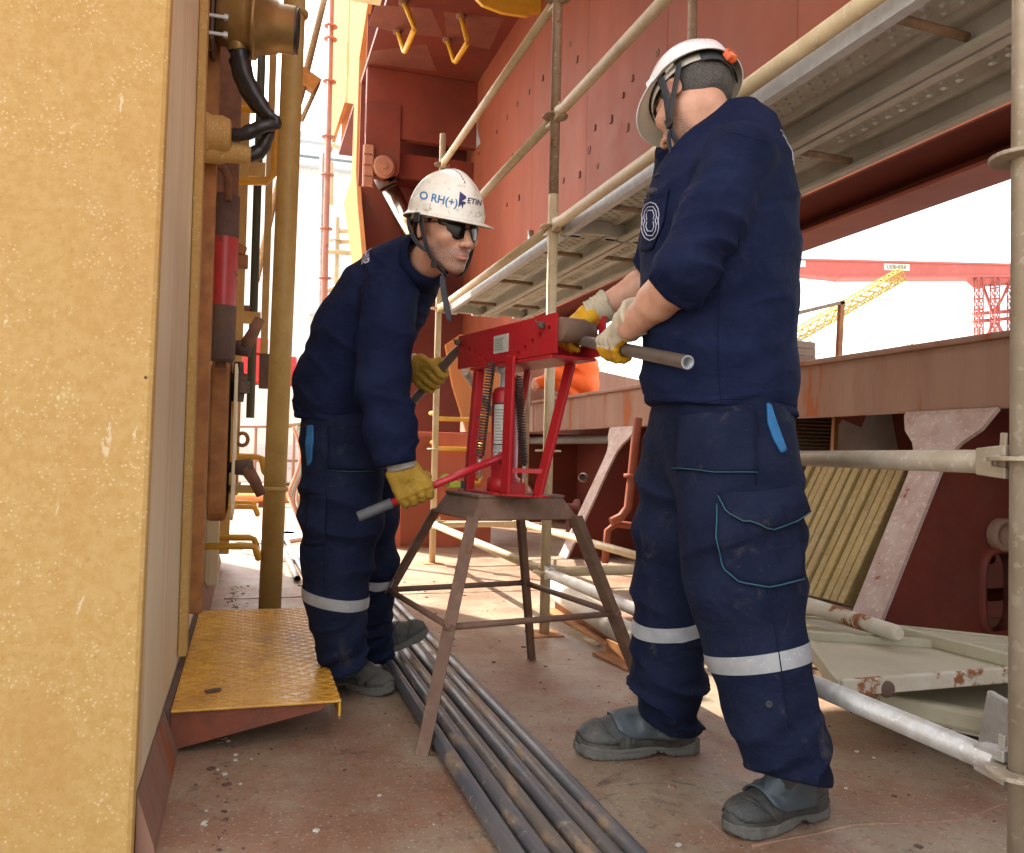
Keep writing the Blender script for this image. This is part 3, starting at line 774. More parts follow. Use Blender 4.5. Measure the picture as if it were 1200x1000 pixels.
gf = empty('gate_frame', at(976, 525, Y=4.3), 'thin rusty angle iron frame rising above the bulwark right of the standing man', 'frame')
a, b, c = at(977, 530, Y=4.25), at(986, 354, Y=4.25), at(925, 369, Y=4.25)
MB().beam(a, b, .028, .028).build('upright', M['rust_orange'], gf)
MB().beam(b + Vector((.014, 0, 0)), c + (c - b) * 1.2, .028, .022).build('top_bar', M['scaf2'], gf)

# small clutter on top of the bulwark
a = at(940, 415, Y=4.5)
wd = empty('timber_blocks', at(940, 422, Y=4.6), 'small stack of brown timber blocks on the bulwark beside the shirt hem', 'timber')
for k in range(3):
    MB().box((a.x + .03 * k - .05, 4.62 + .02 * k, 1.432 + .034 + k * .05), (.26 - .05 * k, .3, .046), Matrix.Rotation(.1 * k, 3, 'Z')).build('block', M['louvre'], wd, bevel=.004)
# ================================================================== RED HULL WALL AND GANTRY
WX = 2.38
wall = empty('hull_plating', (WX, 4, 2.05), 'red oxide hull block with seams and lug stubs hanging above the scaffold', 'hull block')
seams = [-3.0, -0.6, 0.75, 2.05, 3.35, 4.65, 5.95, 7.25, 9.85]
for ya, yb in zip(seams[:-1], seams[1:]):
    MB().box2((WX, ya + .0015, 2.05), (WX + .018, yb - .0015, 8.0)).build('shell_plate', M['red_hull'], wall, bevel=.002)
MB().box2((WX + .02, -3, 2.07), (2.80, 9.3, 2.09)).build('bottom_plate', M['red_dark'], wall)
MB().box2((2.80, -3, 2.03), (2.82, 9.3, 8.0)).build('outer_plate', M['red_hull'], wall)
MB().box2((2.62, -3, 1.985), (2.86, 9.3, 2.0)).build('bottom_flange', M['red_hull'], wall)
MB().box2((2.735, -3, 2.0), (2.75, 9.3, 2.07)).build('flange_web', M['red_dark'], wall)
lug_px = [(690, 86), (676, 70), (697, 150), (668, 52), (636, 92), (620, 108), (606, 122), (594, 138), (582, 155), (570, 168), (561, 180), (625, 160), (612, 172), (600, 182), (594, 240), (583, 250), (608, 232), (650, 66), (722, 60), (741, 92), (730, 112), (770, 62), (716, 140), (735, 150), (690, 176), (660, 212), (679, 205), (700, 195)]
for i, (x, y) in enumerate(lug_px):
    p = at(x, y, X=WX - .004)
    rr = random.uniform(.014, .025)
    mb = MB()
    if i % 3 == 0:
        mb.lathe(p + Vector((.006, 0, 0)), (-1, 0, 0), [(0, rr * 1.5), (.006, rr * 1.45), (.008, rr), (.003, rr * .8), (.002, 0)], 12)
    else:
        mb.box(p, (.012, rr * 1.5, rr * 2.2), Matrix.Rotation(random.uniform(-.2, .2), 3, 'X'))
    mb.build('lug_stub', M['rust'] if i % 2 else M['red_dark'], wall, bevel=.003)

GX = 1.10
M['red_sunlit'] = paint('sunlit_red_primer', (.46, .105, .045), (.38, .08, .038), 3, .5, dirt=.25, dirtcol=(.3, .12, .07), streak=True)  # raised red puts the sun on the locker front into its colour
M['pin_red'] = paint('salmon_primer', (.40, .17, .11), (.34, .13, .085), 8, .55, dirt=.3)
gan = empty('gantry_portal', (GX, 9.3, 0), 'big red steel portal leg with a sunlit orange edge behind the bending man', 'portal leg')
ZC = 5.05
MB().box2((GX + .02, 2.0, ZC), (WX, 12.3, ZC + .05)).build('soffit_plate', M['red_dark'], gan)  # near stretch and its end, out of view, added to shade the hull wall
MB().box2((GX + .02, 2.0, ZC + .05), (WX, 2.02, ZC + .6)).build('added_soffit_end', M['red_dark'], gan)
# recessed plate, upper plate, tongue
MB().box2((GX + .02, 9.75, 0), (WX, 9.78, ZC)).build('back_plate', M['red_dark'], gan)
zl = at(500, 167, Y=9.3).z; zb = at(450, 213, Y=9.3).z
xt = at(468, 190, Y=9.3).x
MB().prism([(GX + .03, 9.3, zl), (WX, 9.3, zl), (WX, 9.3, ZC), (GX + .03, 9.3, ZC)], (0, 1, 0), .1).build('upper_plate', M['red_dark'], gan, bevel=.01)
poly = [(GX + .03, 9.28, ZC - .4), (GX + .03, 9.28, zb + .06), (GX + .3, 9.28, zb)]
for k in range(7):
    a = radians(-90 + 15 * k)
    poly.append((xt - .16 + .16 * cos(a), 9.28, zb + .16 + .16 * sin(a)))
poly += [(xt, 9.28, ZC - .4)]
MB().prism(poly, (0, 1, 0), .08).build('hinge_plate', M['red_dark'], gan, bevel=.01)
MB().box2((xt + .0, 9.4, zl - .40), (WX, 9.75, zl - .12)).build('ledge', M['red_dark'], gan, bevel=.01)
c = at(450, 195, Y=9.24)
MB().lathe(c + Vector((0, .04, 0)), (0, -1, 0), [(0, .125), (.03, .125), (.04, .11), (.05, .10), (.05, .03), (.07, .03), (.07, 0)], 24, smooth=False).build('hinge_pin', M['pin_red'], gan)
c2 = at(432, 194, Y=9.24)
mb = MB()
for dz in (-.18, -.06, .06, .18): mb.box((c2.x, 9.26, c2.z + dz), (.10, .05, .1))
mb.box((c2.x, 9.27, c2.z), (.12, .03, .46))
mb.build('lock_plate', M['pin_red'], gan, bevel=.006)
# side face, sunlit orange (outline of the leg in the plane of its own side)
side_px = [(441, -60), (421, 68), (417, 200), (419, 240), (427, 330), (430, 470), (421, 470), (414, 320), (403, 238), (412, 208), (415, 122), (404, 120), (385, 178), (389, -60)]
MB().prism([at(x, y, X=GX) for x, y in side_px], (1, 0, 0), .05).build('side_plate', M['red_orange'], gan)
zz = at(395, 178, X=GX)
MB().box2((GX + .051, 10.4, zz.z), (WX, 12.4, zz.z + .04)).build('cross_soffit', M['red_dark'], gan)
MB().box2((GX + .051, 12.3, zz.z + .04), (WX, 12.35, 9)).build('far_plate', M['red_orange'], gan)
MB().box2((GX + .02, 9.3, ZC + .05), (WX, 9.32, 9)).build('upper_front', M['red_dark'], gan)
# rust patches / repair marks are in the paint; two yellow U handles under the soffit
for (pts, lab) in (([(473, 2), (486, 33), (474, 62), (466, 40), (466, 36)], 'yellow hand grip under the red soffit, the one nearer the sunlit edge'),
                   ([(540, 18), (548, 50), (533, 74), (524, 52), (524, 46)], 'yellow hand grip under the red soffit, the one nearer the red wall')):
    top0, top1 = at(pts[0][0], pts[0][1], Z=ZC), at(pts[-1][0], pts[-1][1], Z=ZC)
    dn = .28
    o = empty('hand_grip', (top0 + top1) / 2, lab, 'hand grip')
    low0, low1 = at(pts[1][0], pts[1][1], Z=ZC - dn), at(pts[2][0], pts[2][1], Z=ZC - dn)
    MB().tube([top0, top0.lerp(low0, .92), low0.lerp(low1, .06), low1.lerp(low0, .06), top1.lerp(low1, .92), top1], .026, 8).build('bar', M['yellow'], o)
    for t in (top0, top1): MB().lathe(t, (0, 0, -1), [(0, .05), (.03, .045), (.035, 0)], 10).build('boss', M['rust'], o)
# yellow edge panel at the very top
P = [at(x, y, Y=7.10) for x, y in ((552, -8), (566, 6), (590, 15), (618, 19), (640, 12), (640, -40), (552, -40))]
MB().prism(P, (0, 1, 0), .04).build('edge_panel', M['yellow'], gan)
# repair patches of fresh primer on the soffit and the wall
pm = paint('grey_brown_primer', (.205, .062, .042), (.17, .05, .034), 6, .6, dirt=.3)
for poly in (((440, 6), (505, 10), (520, 44), (470, 40), (432, 30)), ((520, 14), (590, 22), (574, 58), (524, 48)), ((436, 60), (500, 52), (512, 84), (430, 74))):
    MB().prism([at(x, y, Z=ZC - .0015) for x, y in poly], (0, 0, 1), .0012).build('primer_patch', pm, gan)
MB().prism([at(x, y, X=WX - .0015) for x, y in ((552, 118), (557, 112), (560, 130), (559, 150), (563, 168), (556, 176), (551, 160))], (1, 0, 0), .0012).build('primer_patch', paint('pale_blue_primer', (.42, .44, .48), (.36, .36, .4), 9, .5), wall)
# hydraulic cylinder
r0, r1 = at(457, 222, Y=9.45), at(524, 362, Y=9.75 - .2)
cyl = empty('hydraulic_ram', r0, 'polished hydraulic cylinder rod under the red hinge plate', 'hydraulic ram')
MB().tube([r0, r1], .108, 28).build('rod', M['chrome'], cyl)
ax = (r1 - r0).normalized()
MB().lathe(r0 - ax * .06, ax, [(-.1, 0), (-.1, .12), (.0, .12), (.02, .115), (.025, .109)], 24).build('clevis', M['rust_dark'], cyl)
# lower leg parts seen behind the bender: tan gusset, red box with yellow rungs
P = [at(x, y, Y=8.6) for x, y in ((522, 404), (540, 392), (602, 398), (606, 470), (600, 575), (566, 575), (545, 500), (530, 450))]
MB().prism(P, (0, 1, 0), .06).build('knee_gusset', M['red_orange'], gan, bevel=.01)
low = empty('red_locker', at(500, 640, Z=0), 'red painted steel box with yellow rungs standing behind the stool', 'steel box')
l0 = at(452, 642, Z=0); l1 = at(640, 628, Z=0)
yy = l0.y
MB().box2((l0.x, yy, 0), (WX - .25, yy + .04, 1.02)).build('front_panel', M['red_sunlit'], low, bevel=.006)
MB().box2((l0.x, yy + .04, 0), (l0.x + .03, yy + 1.0, 1.02)).build('side_panel', M['red_orange'], low)
MB().box2((l0.x, yy + .04, 1.0), (WX - .25, yy + 1.0, 1.03)).build('top_panel', M['red_dark'], low)
zr = at(530, 580, Y=yy).z
MB().box2((at(470, 600, Y=yy - .012).x, yy - .012, .02), (at(506, 600, Y=yy - .012).x, yy - .001, .98)).build('door_panel', M['red_hull'], low, bevel=.004)
for py in (487, 522, 562):
    a, b = at(508, py - 3, Y=yy - .12), at(546, py + 3, Y=yy - .12)
    MB().tube([(a.x, yy, a.z), (a.x, yy - .1, a.z), (a.x + .02, yy - .12, a.z - .05), (b.x + .12, yy - .12, a.z - .05), (b.x + .14, yy - .1, a.z), (b.x + .14, yy, a.z)], .02, 8).build('rung', M['yellow'], low)
gp = at(545, 436, Y=7.0); gq = at(577, 484, Y=7.6)
MB().tube([gp, gq], .035, 12).build('grey_pipe', M['pipe2'], loc=gp, label='grey pipe slanting down behind the bender uprights', cat='pipe')

# ================================================================== SCAFFOLD
SX0, SX1 = 1.37, 2.10
SY = [-1.345, 1.225, 3.835, 6.40]
scaf = empty('scaffold', (SX0, 1.25, 0), 'tube scaffold with rosettes and ledgers along the red hull block', 'scaffold')
def rosette(c, parent, mat):
    mb = MB()
    R, n = .062, 24
    for k in range(n):
        pass
    prof = [(-.0045, .026), (-.0045, .060), (-.003, .062), (.003, .062), (.0045, .060), (.0045, .026)]
    mb.lathe(c, (0, 0, 1), prof, 28, smooth=False)
    for k in range(4):
        a = pi / 2 * k + pi / 4
        mb.box(Vector(c) + Vector((cos(a) * .046, sin(a) * .046, .0052)), (.012, .020, .002), Matrix.Rotation(a, 3, 'Z'))
    return mb.build('rosette', mat, parent)
def wedge(c, dirv, parent, mat):
    """ledger end: slotted head and wedge beside a standard; dirv points along the ledger away from the standard"""
    d = Vector(dirv)
    mb = MB()
    c = Vector(c)
    u = Vector((0, 0, 1)); sd = d.cross(u)
    hp = [c + d * .026 + u * .032, c + d * .062 + u * .029, c + d * .095 + u * .0255, c + d * .095 - u * .0255, c + d * .062 - u * .029, c + d * .026 - u * .032, c + d * .026 - u * .010, c + d * .058 - u * .008, c + d * .058 + u * .008, c + d * .026 + u * .010]
    mb.prism([p - sd * .017 for p in hp], sd, .034)
    mb.box(c + d * .046 + u * .018, (.005, .016, .075) if abs(d.y) > .5 else (.016, .005, .075), Matrix.Rotation(.06, 3, 'X' if abs(d.y) > .5 else 'Y'))
    return mb.build('wedge_head', mat, parent, bevel=.003)
ZL = [.295, .868, 1.945, 2.48, 3.06]
stds = {}
mid_top = None
for i, y in enumerate(SY):
    # near row
    base = Vector((SX0, y, 0)); top = Vector((SX0, y, 4.4))
    if i == 2:
        base = at(640, 720, X=SX0 + .0); base = Vector((SX0, y, 0)); 
    mt = [M['scaf'], M['scaf_near'], M['scaf'], M['scaf']][i]
    mb = MB()
    if i == 2:
        mb.tube([base, (SX0, y, 2.10)], .0242, 20, mi=0)
        mb.tube([(SX0, y, 2.10), top], .0241, 20, mi=1)  # brown upper length, its darker tone also stands for shade
        st = mb.build('standard', [M['scaf'], M['scaf2']], scaf)
    elif i == 3:
        st = mb.tube([base, (SX0, y, 3.3)], .0242, 20).build('standard', M['scaf'], scaf)
    else:
        st = mb.tube([base, top], .0242, 20).build('standard', mt, scaf)
    for z in ZL + ([] if i == 3 else [3.6]):
        if z < 3.2: rosette((SX0, y, z), st, mt if z < 2.2 else M['scaf2'])
    if i == 1: rosette((SX0, y, 1.43), st, mt)
    MB().box2((SX0 - .075, y - .075, .0), (SX0 + .075, y + .075, .006)).build('base_plate', M['rust_orange'], st)
    # inner row
    top2 = Vector((SX1, y, 2.62 if i == 3 else 3.2))
    st2 = MB().tube([(SX1, y, 0), top2], .0242, 16).build('standard', M['scaf2'] if i != 1 else M['galv_pipe'], scaf)
    for z in (.295, 1.945, 2.48): rosette((SX1, y, z), st2, M['scaf2'])
def ledger(X, ya, yb, z, mat, r=.0242):
    l = MB().tube([(X, ya + .05, z), (X, yb - .05, z)], r, 18).build('ledger', mat, scaf)
    wedge((X, ya, z), (0, 1, 0), l, mat); wedge((X, yb, z), (0, -1, 0), l, mat)
for i in range(3):
    ya, yb = SY[i], SY[i + 1]
    ledger(SX0, ya, yb, .295, M['galv_pipe'] if i == 1 else M['scaf'])
    if i == 2: ledger(SX1, ya, yb, .295, M['scaf'])
    if i < 1: ledger(SX0, ya, yb, .868, M['galv_pipe'])
    ledger(SX0, ya, yb, 1.945, M['scaf'])
    ledger(SX1, ya, yb, 1.945, M['scaf'])
    ledger(SX0, ya, yb, 2.48, M['scaf'])
    ledger(SX0, ya, yb, 3.06, M['scaf'])
    ledger(SX1, ya, yb, 2.48, M['scaf2'])
_a, _b = Vector((SX0, SY[1], .862)), Vector((SX1, SY[2], .858)); _d = (_b - _a).normalized()
_l = MB().tube([_a + _d * .05, _b - _d * .03], .0242, 18).build('ledger', M['scaf_near'], scaf)
wedge(_a, (0, 1, 0), _l, M['scaf_near'])
rosette((SX1, SY[2], .858), _l, M['scaf2'])
for y in SY:
    for z in (.295, 1.945):
        t = MB().tube([(SX0 + .05, y, z), (SX1 - .05, y, z)], .0242, 16).build('transom', M['scaf'], scaf)
        wedge((SX0, y, z), (1, 0, 0), t, M['scaf']); wedge((SX1, y, z), (-1, 0, 0), t, M['scaf'])
# couplers holding the far guard rails
# planks: perforated steel decks, two per bay
def make_plank(x0, w, ya, yb, first, label):
    o = empty('deck_plank', (x0, ya, 1.975), label, 'scaffold plank', 'perforated steel planks of the scaffold deck')
    zt = 1.985
    L = yb - ya - .05
    y0 = ya + .025
    ns = max(4, int(L / .029)); nr = 7
    mg = .045
    mb = MB()
    cw, cl = (w - 2 * mg) / nr, L / ns
    n8 = 8
    for i in range(ns):
        # rest strips without holes near the stiffeners
        for j in range(nr):
            xa, yy = x0 + mg + j * cw, y0 + i * cl
            hx, hy = xa + cw / 2, yy + cl / 2
            if (i % 22) in (0, 1) or j in (0,):
                mb.add([(xa, yy, zt), (xa + cw, yy, zt), (xa + cw, yy + cl, zt), (xa, yy + cl, zt)], [(0, 1, 2, 3)]); continue
            if (i + j) % 2: 
                mb.add([(xa, yy, zt), (xa + cw, yy, zt), (xa + cw, yy + cl, zt), (xa, yy + cl, zt)], [(0, 1, 2, 3)]); continue
            sq = [(xa + cw, hy), (xa + cw, yy + cl), (hx, yy + cl), (xa, yy + cl), (xa, hy), (xa, yy), (hx, yy), (xa + cw, yy)]
            rx, ry = cw * .40, cl * .44
            ci = [(hx + rx * cos(2 * pi * k / 8), hy + ry * sin(2 * pi * k / 8)) for k in range(8)]
            vs = [(p[0], p[1], zt) for p in sq] + [(p[0], p[1], zt) for p in ci] + [(p[0], p[1], zt + .032) for p in ci]  # collars made overlong so the holes look dark from below
            fs = [(k, (k + 1) % 8, 8 + (k + 1) % 8, 8 + k) for k in range(8)] + [(8 + k, 8 + (k + 1) % 8, 16 + (k + 1) % 8, 16 + k) for k in range(8)]
            mb.add(vs, fs)
    for (xa, xb) in ((x0, x0 + mg), (x0 + w - mg, x0 + w)):
        mb.add([(xa, y0, zt), (xb, y0, zt), (xb, y0 + L, zt), (xa, y0 + L, zt)], [(0, 1, 2, 3)])
    mb.build('perforated_web', M['plank'], o, recalc=True)
    for s, xe in ((1, x0), (-1, x0 + w)):
        P = [(xe, y0, zt + .001), (xe, y0, zt - .082), (xe + s * .034, y0, zt - .082), (xe + s * .034, y0, zt - .068), (xe + s * .004, y0, zt - .076), (xe + s * .004, y0, zt + .001)]
        MB().prism(P if s > 0 else P[::-1], (0, 1, 0), L).build('side_rail', M['galv'] if (s > 0 and first) else M['plank'], o)
        P = [(xe + s * .05, y0, zt - .001), (xe + s * .058, y0, zt - .018), (xe + s * .07, y0, zt - .018), (xe + s * .078, y0, zt - .001)]
        MB().prism(P if s > 0 else P[::-1], (0, 1, 0), L).build('swage', M['plank'], o)
    for k in range(3):
        yy = y0 + L * (k + .5) / 3
        MB().tube([(x0 + .03, yy, zt - .052), (x0 + w - .03, yy + .02, zt - .052)], .0125, 10).build('stiffener', M['scaf2'], o)
    for yy in (y0, y0 + L - .012):
        MB().box2((x0 + .005, yy, zt - .064), (x0 + w - .005, yy + .012, zt - .002)).build('end_cap', M['plank'], o)
        for xx in (x0 + .07, x0 + w - .07):
            MB().box2((xx - .03, yy - (.045 if yy == y0 else -.012), zt - .075), (xx + .03, yy + (.0 if yy == y0 else .057), zt - .035)).build('claw', M['galv'], o, bevel=.004)
bays = ['overhead at the near end', 'between the near post and the middle post', 'between the middle post and the far post']
for i in range(3):
    make_plank(SX0 + .045, .32, SY[i], SY[i + 1], True, f'perforated steel scaffold plank, outer one, {bays[i]}')
    make_plank(SX0 + .38, .32, SY[i], SY[i + 1], False, f'perforated steel scaffold plank, inner one, {bays[i]}')

# ================================================================== THINGS AT THE RIGHT
ORD = ['first', 'second', 'third', 'fourth', 'fifth', 'sixth', 'seventh', 'eighth', 'ninth', 'tenth', 'eleventh', 'twelfth']
# leaning stack of boards
b0 = at(990, 708, Y=3.36); b1 = at(1066, 540, Y=3.36)
dv = (b1 - b0); Lb = dv.length; du = dv.normalized(); dn = Vector((-du.z, 0, du.x))
for k in range(12):
    y = 3.36 + k * .056
    off = Vector((random.uniform(-.008, .008) - .006 * k, 0, 0))
    p0 = b0 + off; p1 = b1 + off + du * random.uniform(-.01, .02)
    mb = MB()
    mb.prism([Vector((p.x, y, p.z)) for p in (p0, p1, p1 + dn * -.17, p0 + dn * -.17)], (0, 1, 0), .050)
    if k == 0: lab = 'dirty yellow scaffold board leaning at the near end of the row, its rough face showing'
    elif k == 11: lab = 'dirty yellow scaffold board leaning at the far end of the row beside the trouser pocket'
    else: lab = f'dirty yellow scaffold board on edge, {ORD[k]} from the near end of the leaning row'
    mb.build('scaffold_board', M['board'], loc=(p0.x, y, p0.z), bevel=.006, label=lab, cat='board', group='boards leaning against the bulwark')
MB().box2((b0.x - .02, 3.2, 0), (b0.x + .25, 4.2, b0.z - .012)).build('board_rest', M['rust_dark'], label='dark low bearer beam under the leaning boards', cat='bearer')

def tray(name, label, corners, z, th, rim, tilt=(0, 0)):
    c = [at(x, y, Z=z) for x, y in corners]
    cen = sum(c, Vector()) / 4
    c = [Vector((p.x, p.y, z + (p.x - cen.x) * tilt[0] + (p.y - cen.y) * tilt[1])) for p in c]
    cen = sum(c, Vector()) / 4
    o = empty(name, cen, label, 'panel')
    MB().prism(c, (0, 0, -1), th).build('sheet', M['tray'], o)
    for i in range(4):
        a, b = c[i], c[(i + 1) % 4]
        MB().beam(a + Vector((0, 0, -.015)), b + Vector((0, 0, -.015)), .022, rim).build('rim', M['tray_edge'] if i in (0,) else M['tray'], o, bevel=.004)
    return o, c
o, c = tray('hatch_panel', 'pale green steel panel with rust blotched white rim on top of the stack', [(985, 800), (1215, 782), (1215, 752), (925, 722)], .25, .012, .045)
MB().beam(c[3].lerp(c[0], .42) + Vector((0, 0, .012)), c[2].lerp(c[1], .5) + Vector((0, 0, .012)), .03, .024).build('stiffener', M['tray'], o)
a = at(1024, 797, Z=.235)
MB().lathe(a + Vector((0, -.03, -.01)), (-.2, -1, 0), [(0, .022), (.03, .024), (.034, .018), (.034, .0)], 14).build('hinge_boss', M['rust_dark'], o)
o2, c2 = tray('hatch_panel', 'lower pale cream steel panel underneath the green panel', [(1030, 822), (1215, 860), (1215, 800), (1040, 780)], .135, .012, .05)
MB().beam(c2[0], c2[1], .05, .06).build('front_rim', M['tray'], o2, bevel=.012)
a, b = at(928, 703, Z=.32), at(1050, 742, Z=.30)
MB().tube([a + (a - b) * .4, a, b, b + (b - a) * .03], [.029, .029, .027, .018], 16).build('rusty_tube', M['tray_edge'], loc=a, label='white tube with a rusted end lying behind the green panel', cat='tube')
a, b = at(925, 708, Z=.27), at(1215, 782, Z=.27)
MB().beam(a, b, .03, .04).build('edge_channel', M['tray'], loc=a, label='long pale channel section along the back of the panel stack', cat='channel', bevel=.004)
MB().box2((2.0, 2.1, 0), (2.1, 3.0, .09)).build('timber_bearer', M['louvre'], label='dark timber bearer under the panel stack, toward the scaffold', cat='timber')
MB().box2((2.55, 2.0, 0), (2.65, 3.2, .10)).build('timber_bearer', M['louvre'], label='dark timber bearer under the panel stack, toward the bulwark', cat='timber')
a = at(1172, 850, Z=.17)
MB().box((a.x, a.y, .17), (.02, .10, .15), Matrix.Rotation(.2, 3, 'X')).build('steel_lug', M['galv_pipe'], loc=a, label='small grey steel lug upright beside the near scaffold post', cat='lug', bevel=.006)
# sunlit plank and rusty angles near the middle post
a, b = at(648, 690, Z=.10), at(748, 752, Z=.07)
MB().tube([a, a.lerp(b, .5), b], .055, 16).build('white_tube', M['wood'], loc=a, label='short white tube lying beside the foot of the middle scaffold post', cat='tube')
for k, (p, q) in enumerate((((646, 704), (728, 748)), ((690, 708), (738, 742)), ((705, 752), (748, 772)))):
    a, b = at(p[0], p[1], Z=.055), at(q[0], q[1], Z=.05)
    mb = MB(); d = (b - a).normalized(); s = Vector((d.y, -d.x, 0))
    prof = [Vector((0, 0, .05)) - s * .03, Vector((0, 0, .056)) - s * .03, Vector((0, 0, .0)) - s * .024 + Vector((0, 0, .05)), s * .04 + Vector((0, 0, .008)), s * .04 + Vector((0, 0, .0)), -s * .03]
    mb.prism([a + Vector((0, 0, -.05)) + x for x in (-s * .03, -s * .03 + Vector((0, 0, .06)), -s * .022 + Vector((0, 0, .06)), -s * .022 + Vector((0, 0, .008)), s * .045 + Vector((0, 0, .008)), s * .045)], d, (b - a).length)
    mb.build('angle_iron', M['rust_orange'], loc=a, cat='angle iron', label=['long rusty angle iron beside the white tube', 'short rusty angle iron between the white tube and the post', 'rusty angle iron end under the right stool leg'][k])

# ================================================================== PIPES ON DECK
import itertools
ends_near = [606, 640, 668, 697, 722, 745, 768]
pr = .0225
specs = []
PX = (0, .049, .096, .151, .197, .246, .046 * 6)
for k in range(6):
    xn = .556 + PX[k]
    yn, yf = 1.15 + random.uniform(-.1, .05), (3.55 if k == 0 else 5.6 + random.uniform(-.5, .5))
    xf = .553 + PX[k] + (0, .012, -.004, .006, -.006, .004, .0)[k] * .6
    z = pr
    specs.append((xn, yn, xf, yf, z))
specs.append((.33, 5.6, .30, 8.2, pr)); specs.append((.39, 5.7, .36, 8.0, pr))
for k, (xn, yn, xf, yf, z) in enumerate(specs):
    lab = f'long dark steel pipe, {ORD[k]} from the near boot side of the bundle under the stool'
    if k == 0: lab = 'long dark steel pipe at the edge of the bundle next to the near boot'
    if k == 5: lab = 'long steel pipe at the edge of the bundle next to the standing man'
    if k == 6: lab = 'steel pipe lying far back on the deck beside the ochre pipe'
    if k == 7: lab = 'steel pipe lying far back on the deck behind the bending man'
    MB().pipe((xn, yn, z), (xf, yf, z), pr, pr - .004, 18).build('steel_pipe', M['pipe'] if k not in (7,) else M['pipe'], loc=(xn, yn, z), label=lab, cat='pipe', group='steel pipes lying on the deck')

# ================================================================== STOOL
def cam_pt(px, d, z):   # a point at depth d in front of the camera, in picture column px, at height z
    lo = at(px, 500, d=d)
    for _ in range(3):
        py = 500
        # column shifts slightly with height because the camera is tilted; iterate on row
        r = lo
        v = Vector((lo.x, lo.y, z)) - CAM
        cx, cz = v.dot(cR), v.dot(cF)
        err = px - (600 + 1000 * cx / cz)
        lo = at(px + err * 0 + (px - (600 + 1000 * cx / cz)), 500, d=d) if False else lo + Vector((cos(YAW), -sin(YAW), 0)) * (err * d / 1000)
    return Vector((lo.x, lo.y, z))
stool = empty('work_stand', cam_pt(600, 2.85, 0), 'weathered four legged steel stand carrying the red pipe bender', 'stand')
ZT = .715; ZA = .645
legs = [((555, 2.68), (495, None, 885)), ((509, 3.0), (404, None, 782)), ((676, 2.82), (756, None, 808)), ((608, 3.12), (622, None, 773))]
leg_top, leg_foot = [], []
for (tpx, td), (fx, _, fy) in legs:
    leg_top.append(cam_pt(tpx, td, ZA + .01))
    f = at(fx, fy, Z=0.0); leg_foot.append(f)
for t, f in zip(leg_top, leg_foot):
    d = (f - t).normalized(); ctr = Vector((.86, 2.9, 0))
    rad = Vector((t.x - ctr.x, t.y - ctr.y, 0)).normalized(); tang = Vector((-rad.y, rad.x, 0))
    mb = MB()
    w, th = .038, .007
    for (u, v) in ((tang, rad), (rad * -1, tang)):
        pass
    prof = [rad * .010 - tang * .020, rad * .010 + tang * .020, rad * .003 + tang * .020, rad * .003 - tang * .013, rad * -.028 - tang * .013, rad * -.028 - tang * .020]
    mb.prism([t + p for p in prof], f - t, (f - t).length)
    mb.build('leg', M['stool'], stool, bevel=.002)
# ring of round bar
def on_leg(i, py):
    t, f = leg_top[i], leg_foot[i]
    k = min([j / 300 for j in range(301)], key=lambda k: abs((lambda v: 500 - 1000 * v.dot(cU) / v.dot(cF) - py)(t.lerp(f, k) - CAM)))
    return t.lerp(f, k)
ring = [on_leg(0, 735), on_leg(1, 691), on_leg(3, 683), on_leg(2, 719)]
for i in range(4):
    a, b = ring[i], ring[(i + 1) % 4]
    d = (b - a).normalized()
    MB().tube([a - d * .02, b + d * .02], .0105, 10).build('stretcher', M['stool'], stool)
# top: tilted octagon like plate with apron
tl = [leg_top[1], leg_top[0], leg_top[2], leg_top[3]]
tp = []
for a, b in zip(tl, tl[1:] + tl[:1]): tp += [a]
cen = sum(tl, Vector()) / 4
def grow(p, k, z): v = (p - cen); return Vector((cen.x + v.x * k, cen.y + v.y * k, z))
lowp = [grow(p, 1.02, ZA) for p in tl]
upp = [grow(p, .80, ZT) for p in tl]
mb = MB()
mb.add(lowp + upp, [(i, (i + 1) % 4, 4 + (i + 1) % 4, 4 + i) for i in range(4)])
ap = mb.build('apron', M['stool'], stool)
sol = ap.modifiers.new('thick', 'SOLIDIFY'); sol.thickness = .006
MB().prism([grow(p, .84, ZT - .004) for p in tl], (0, 0, 1), .010).build('top_plate', M['stool'], stool, bevel=.002)

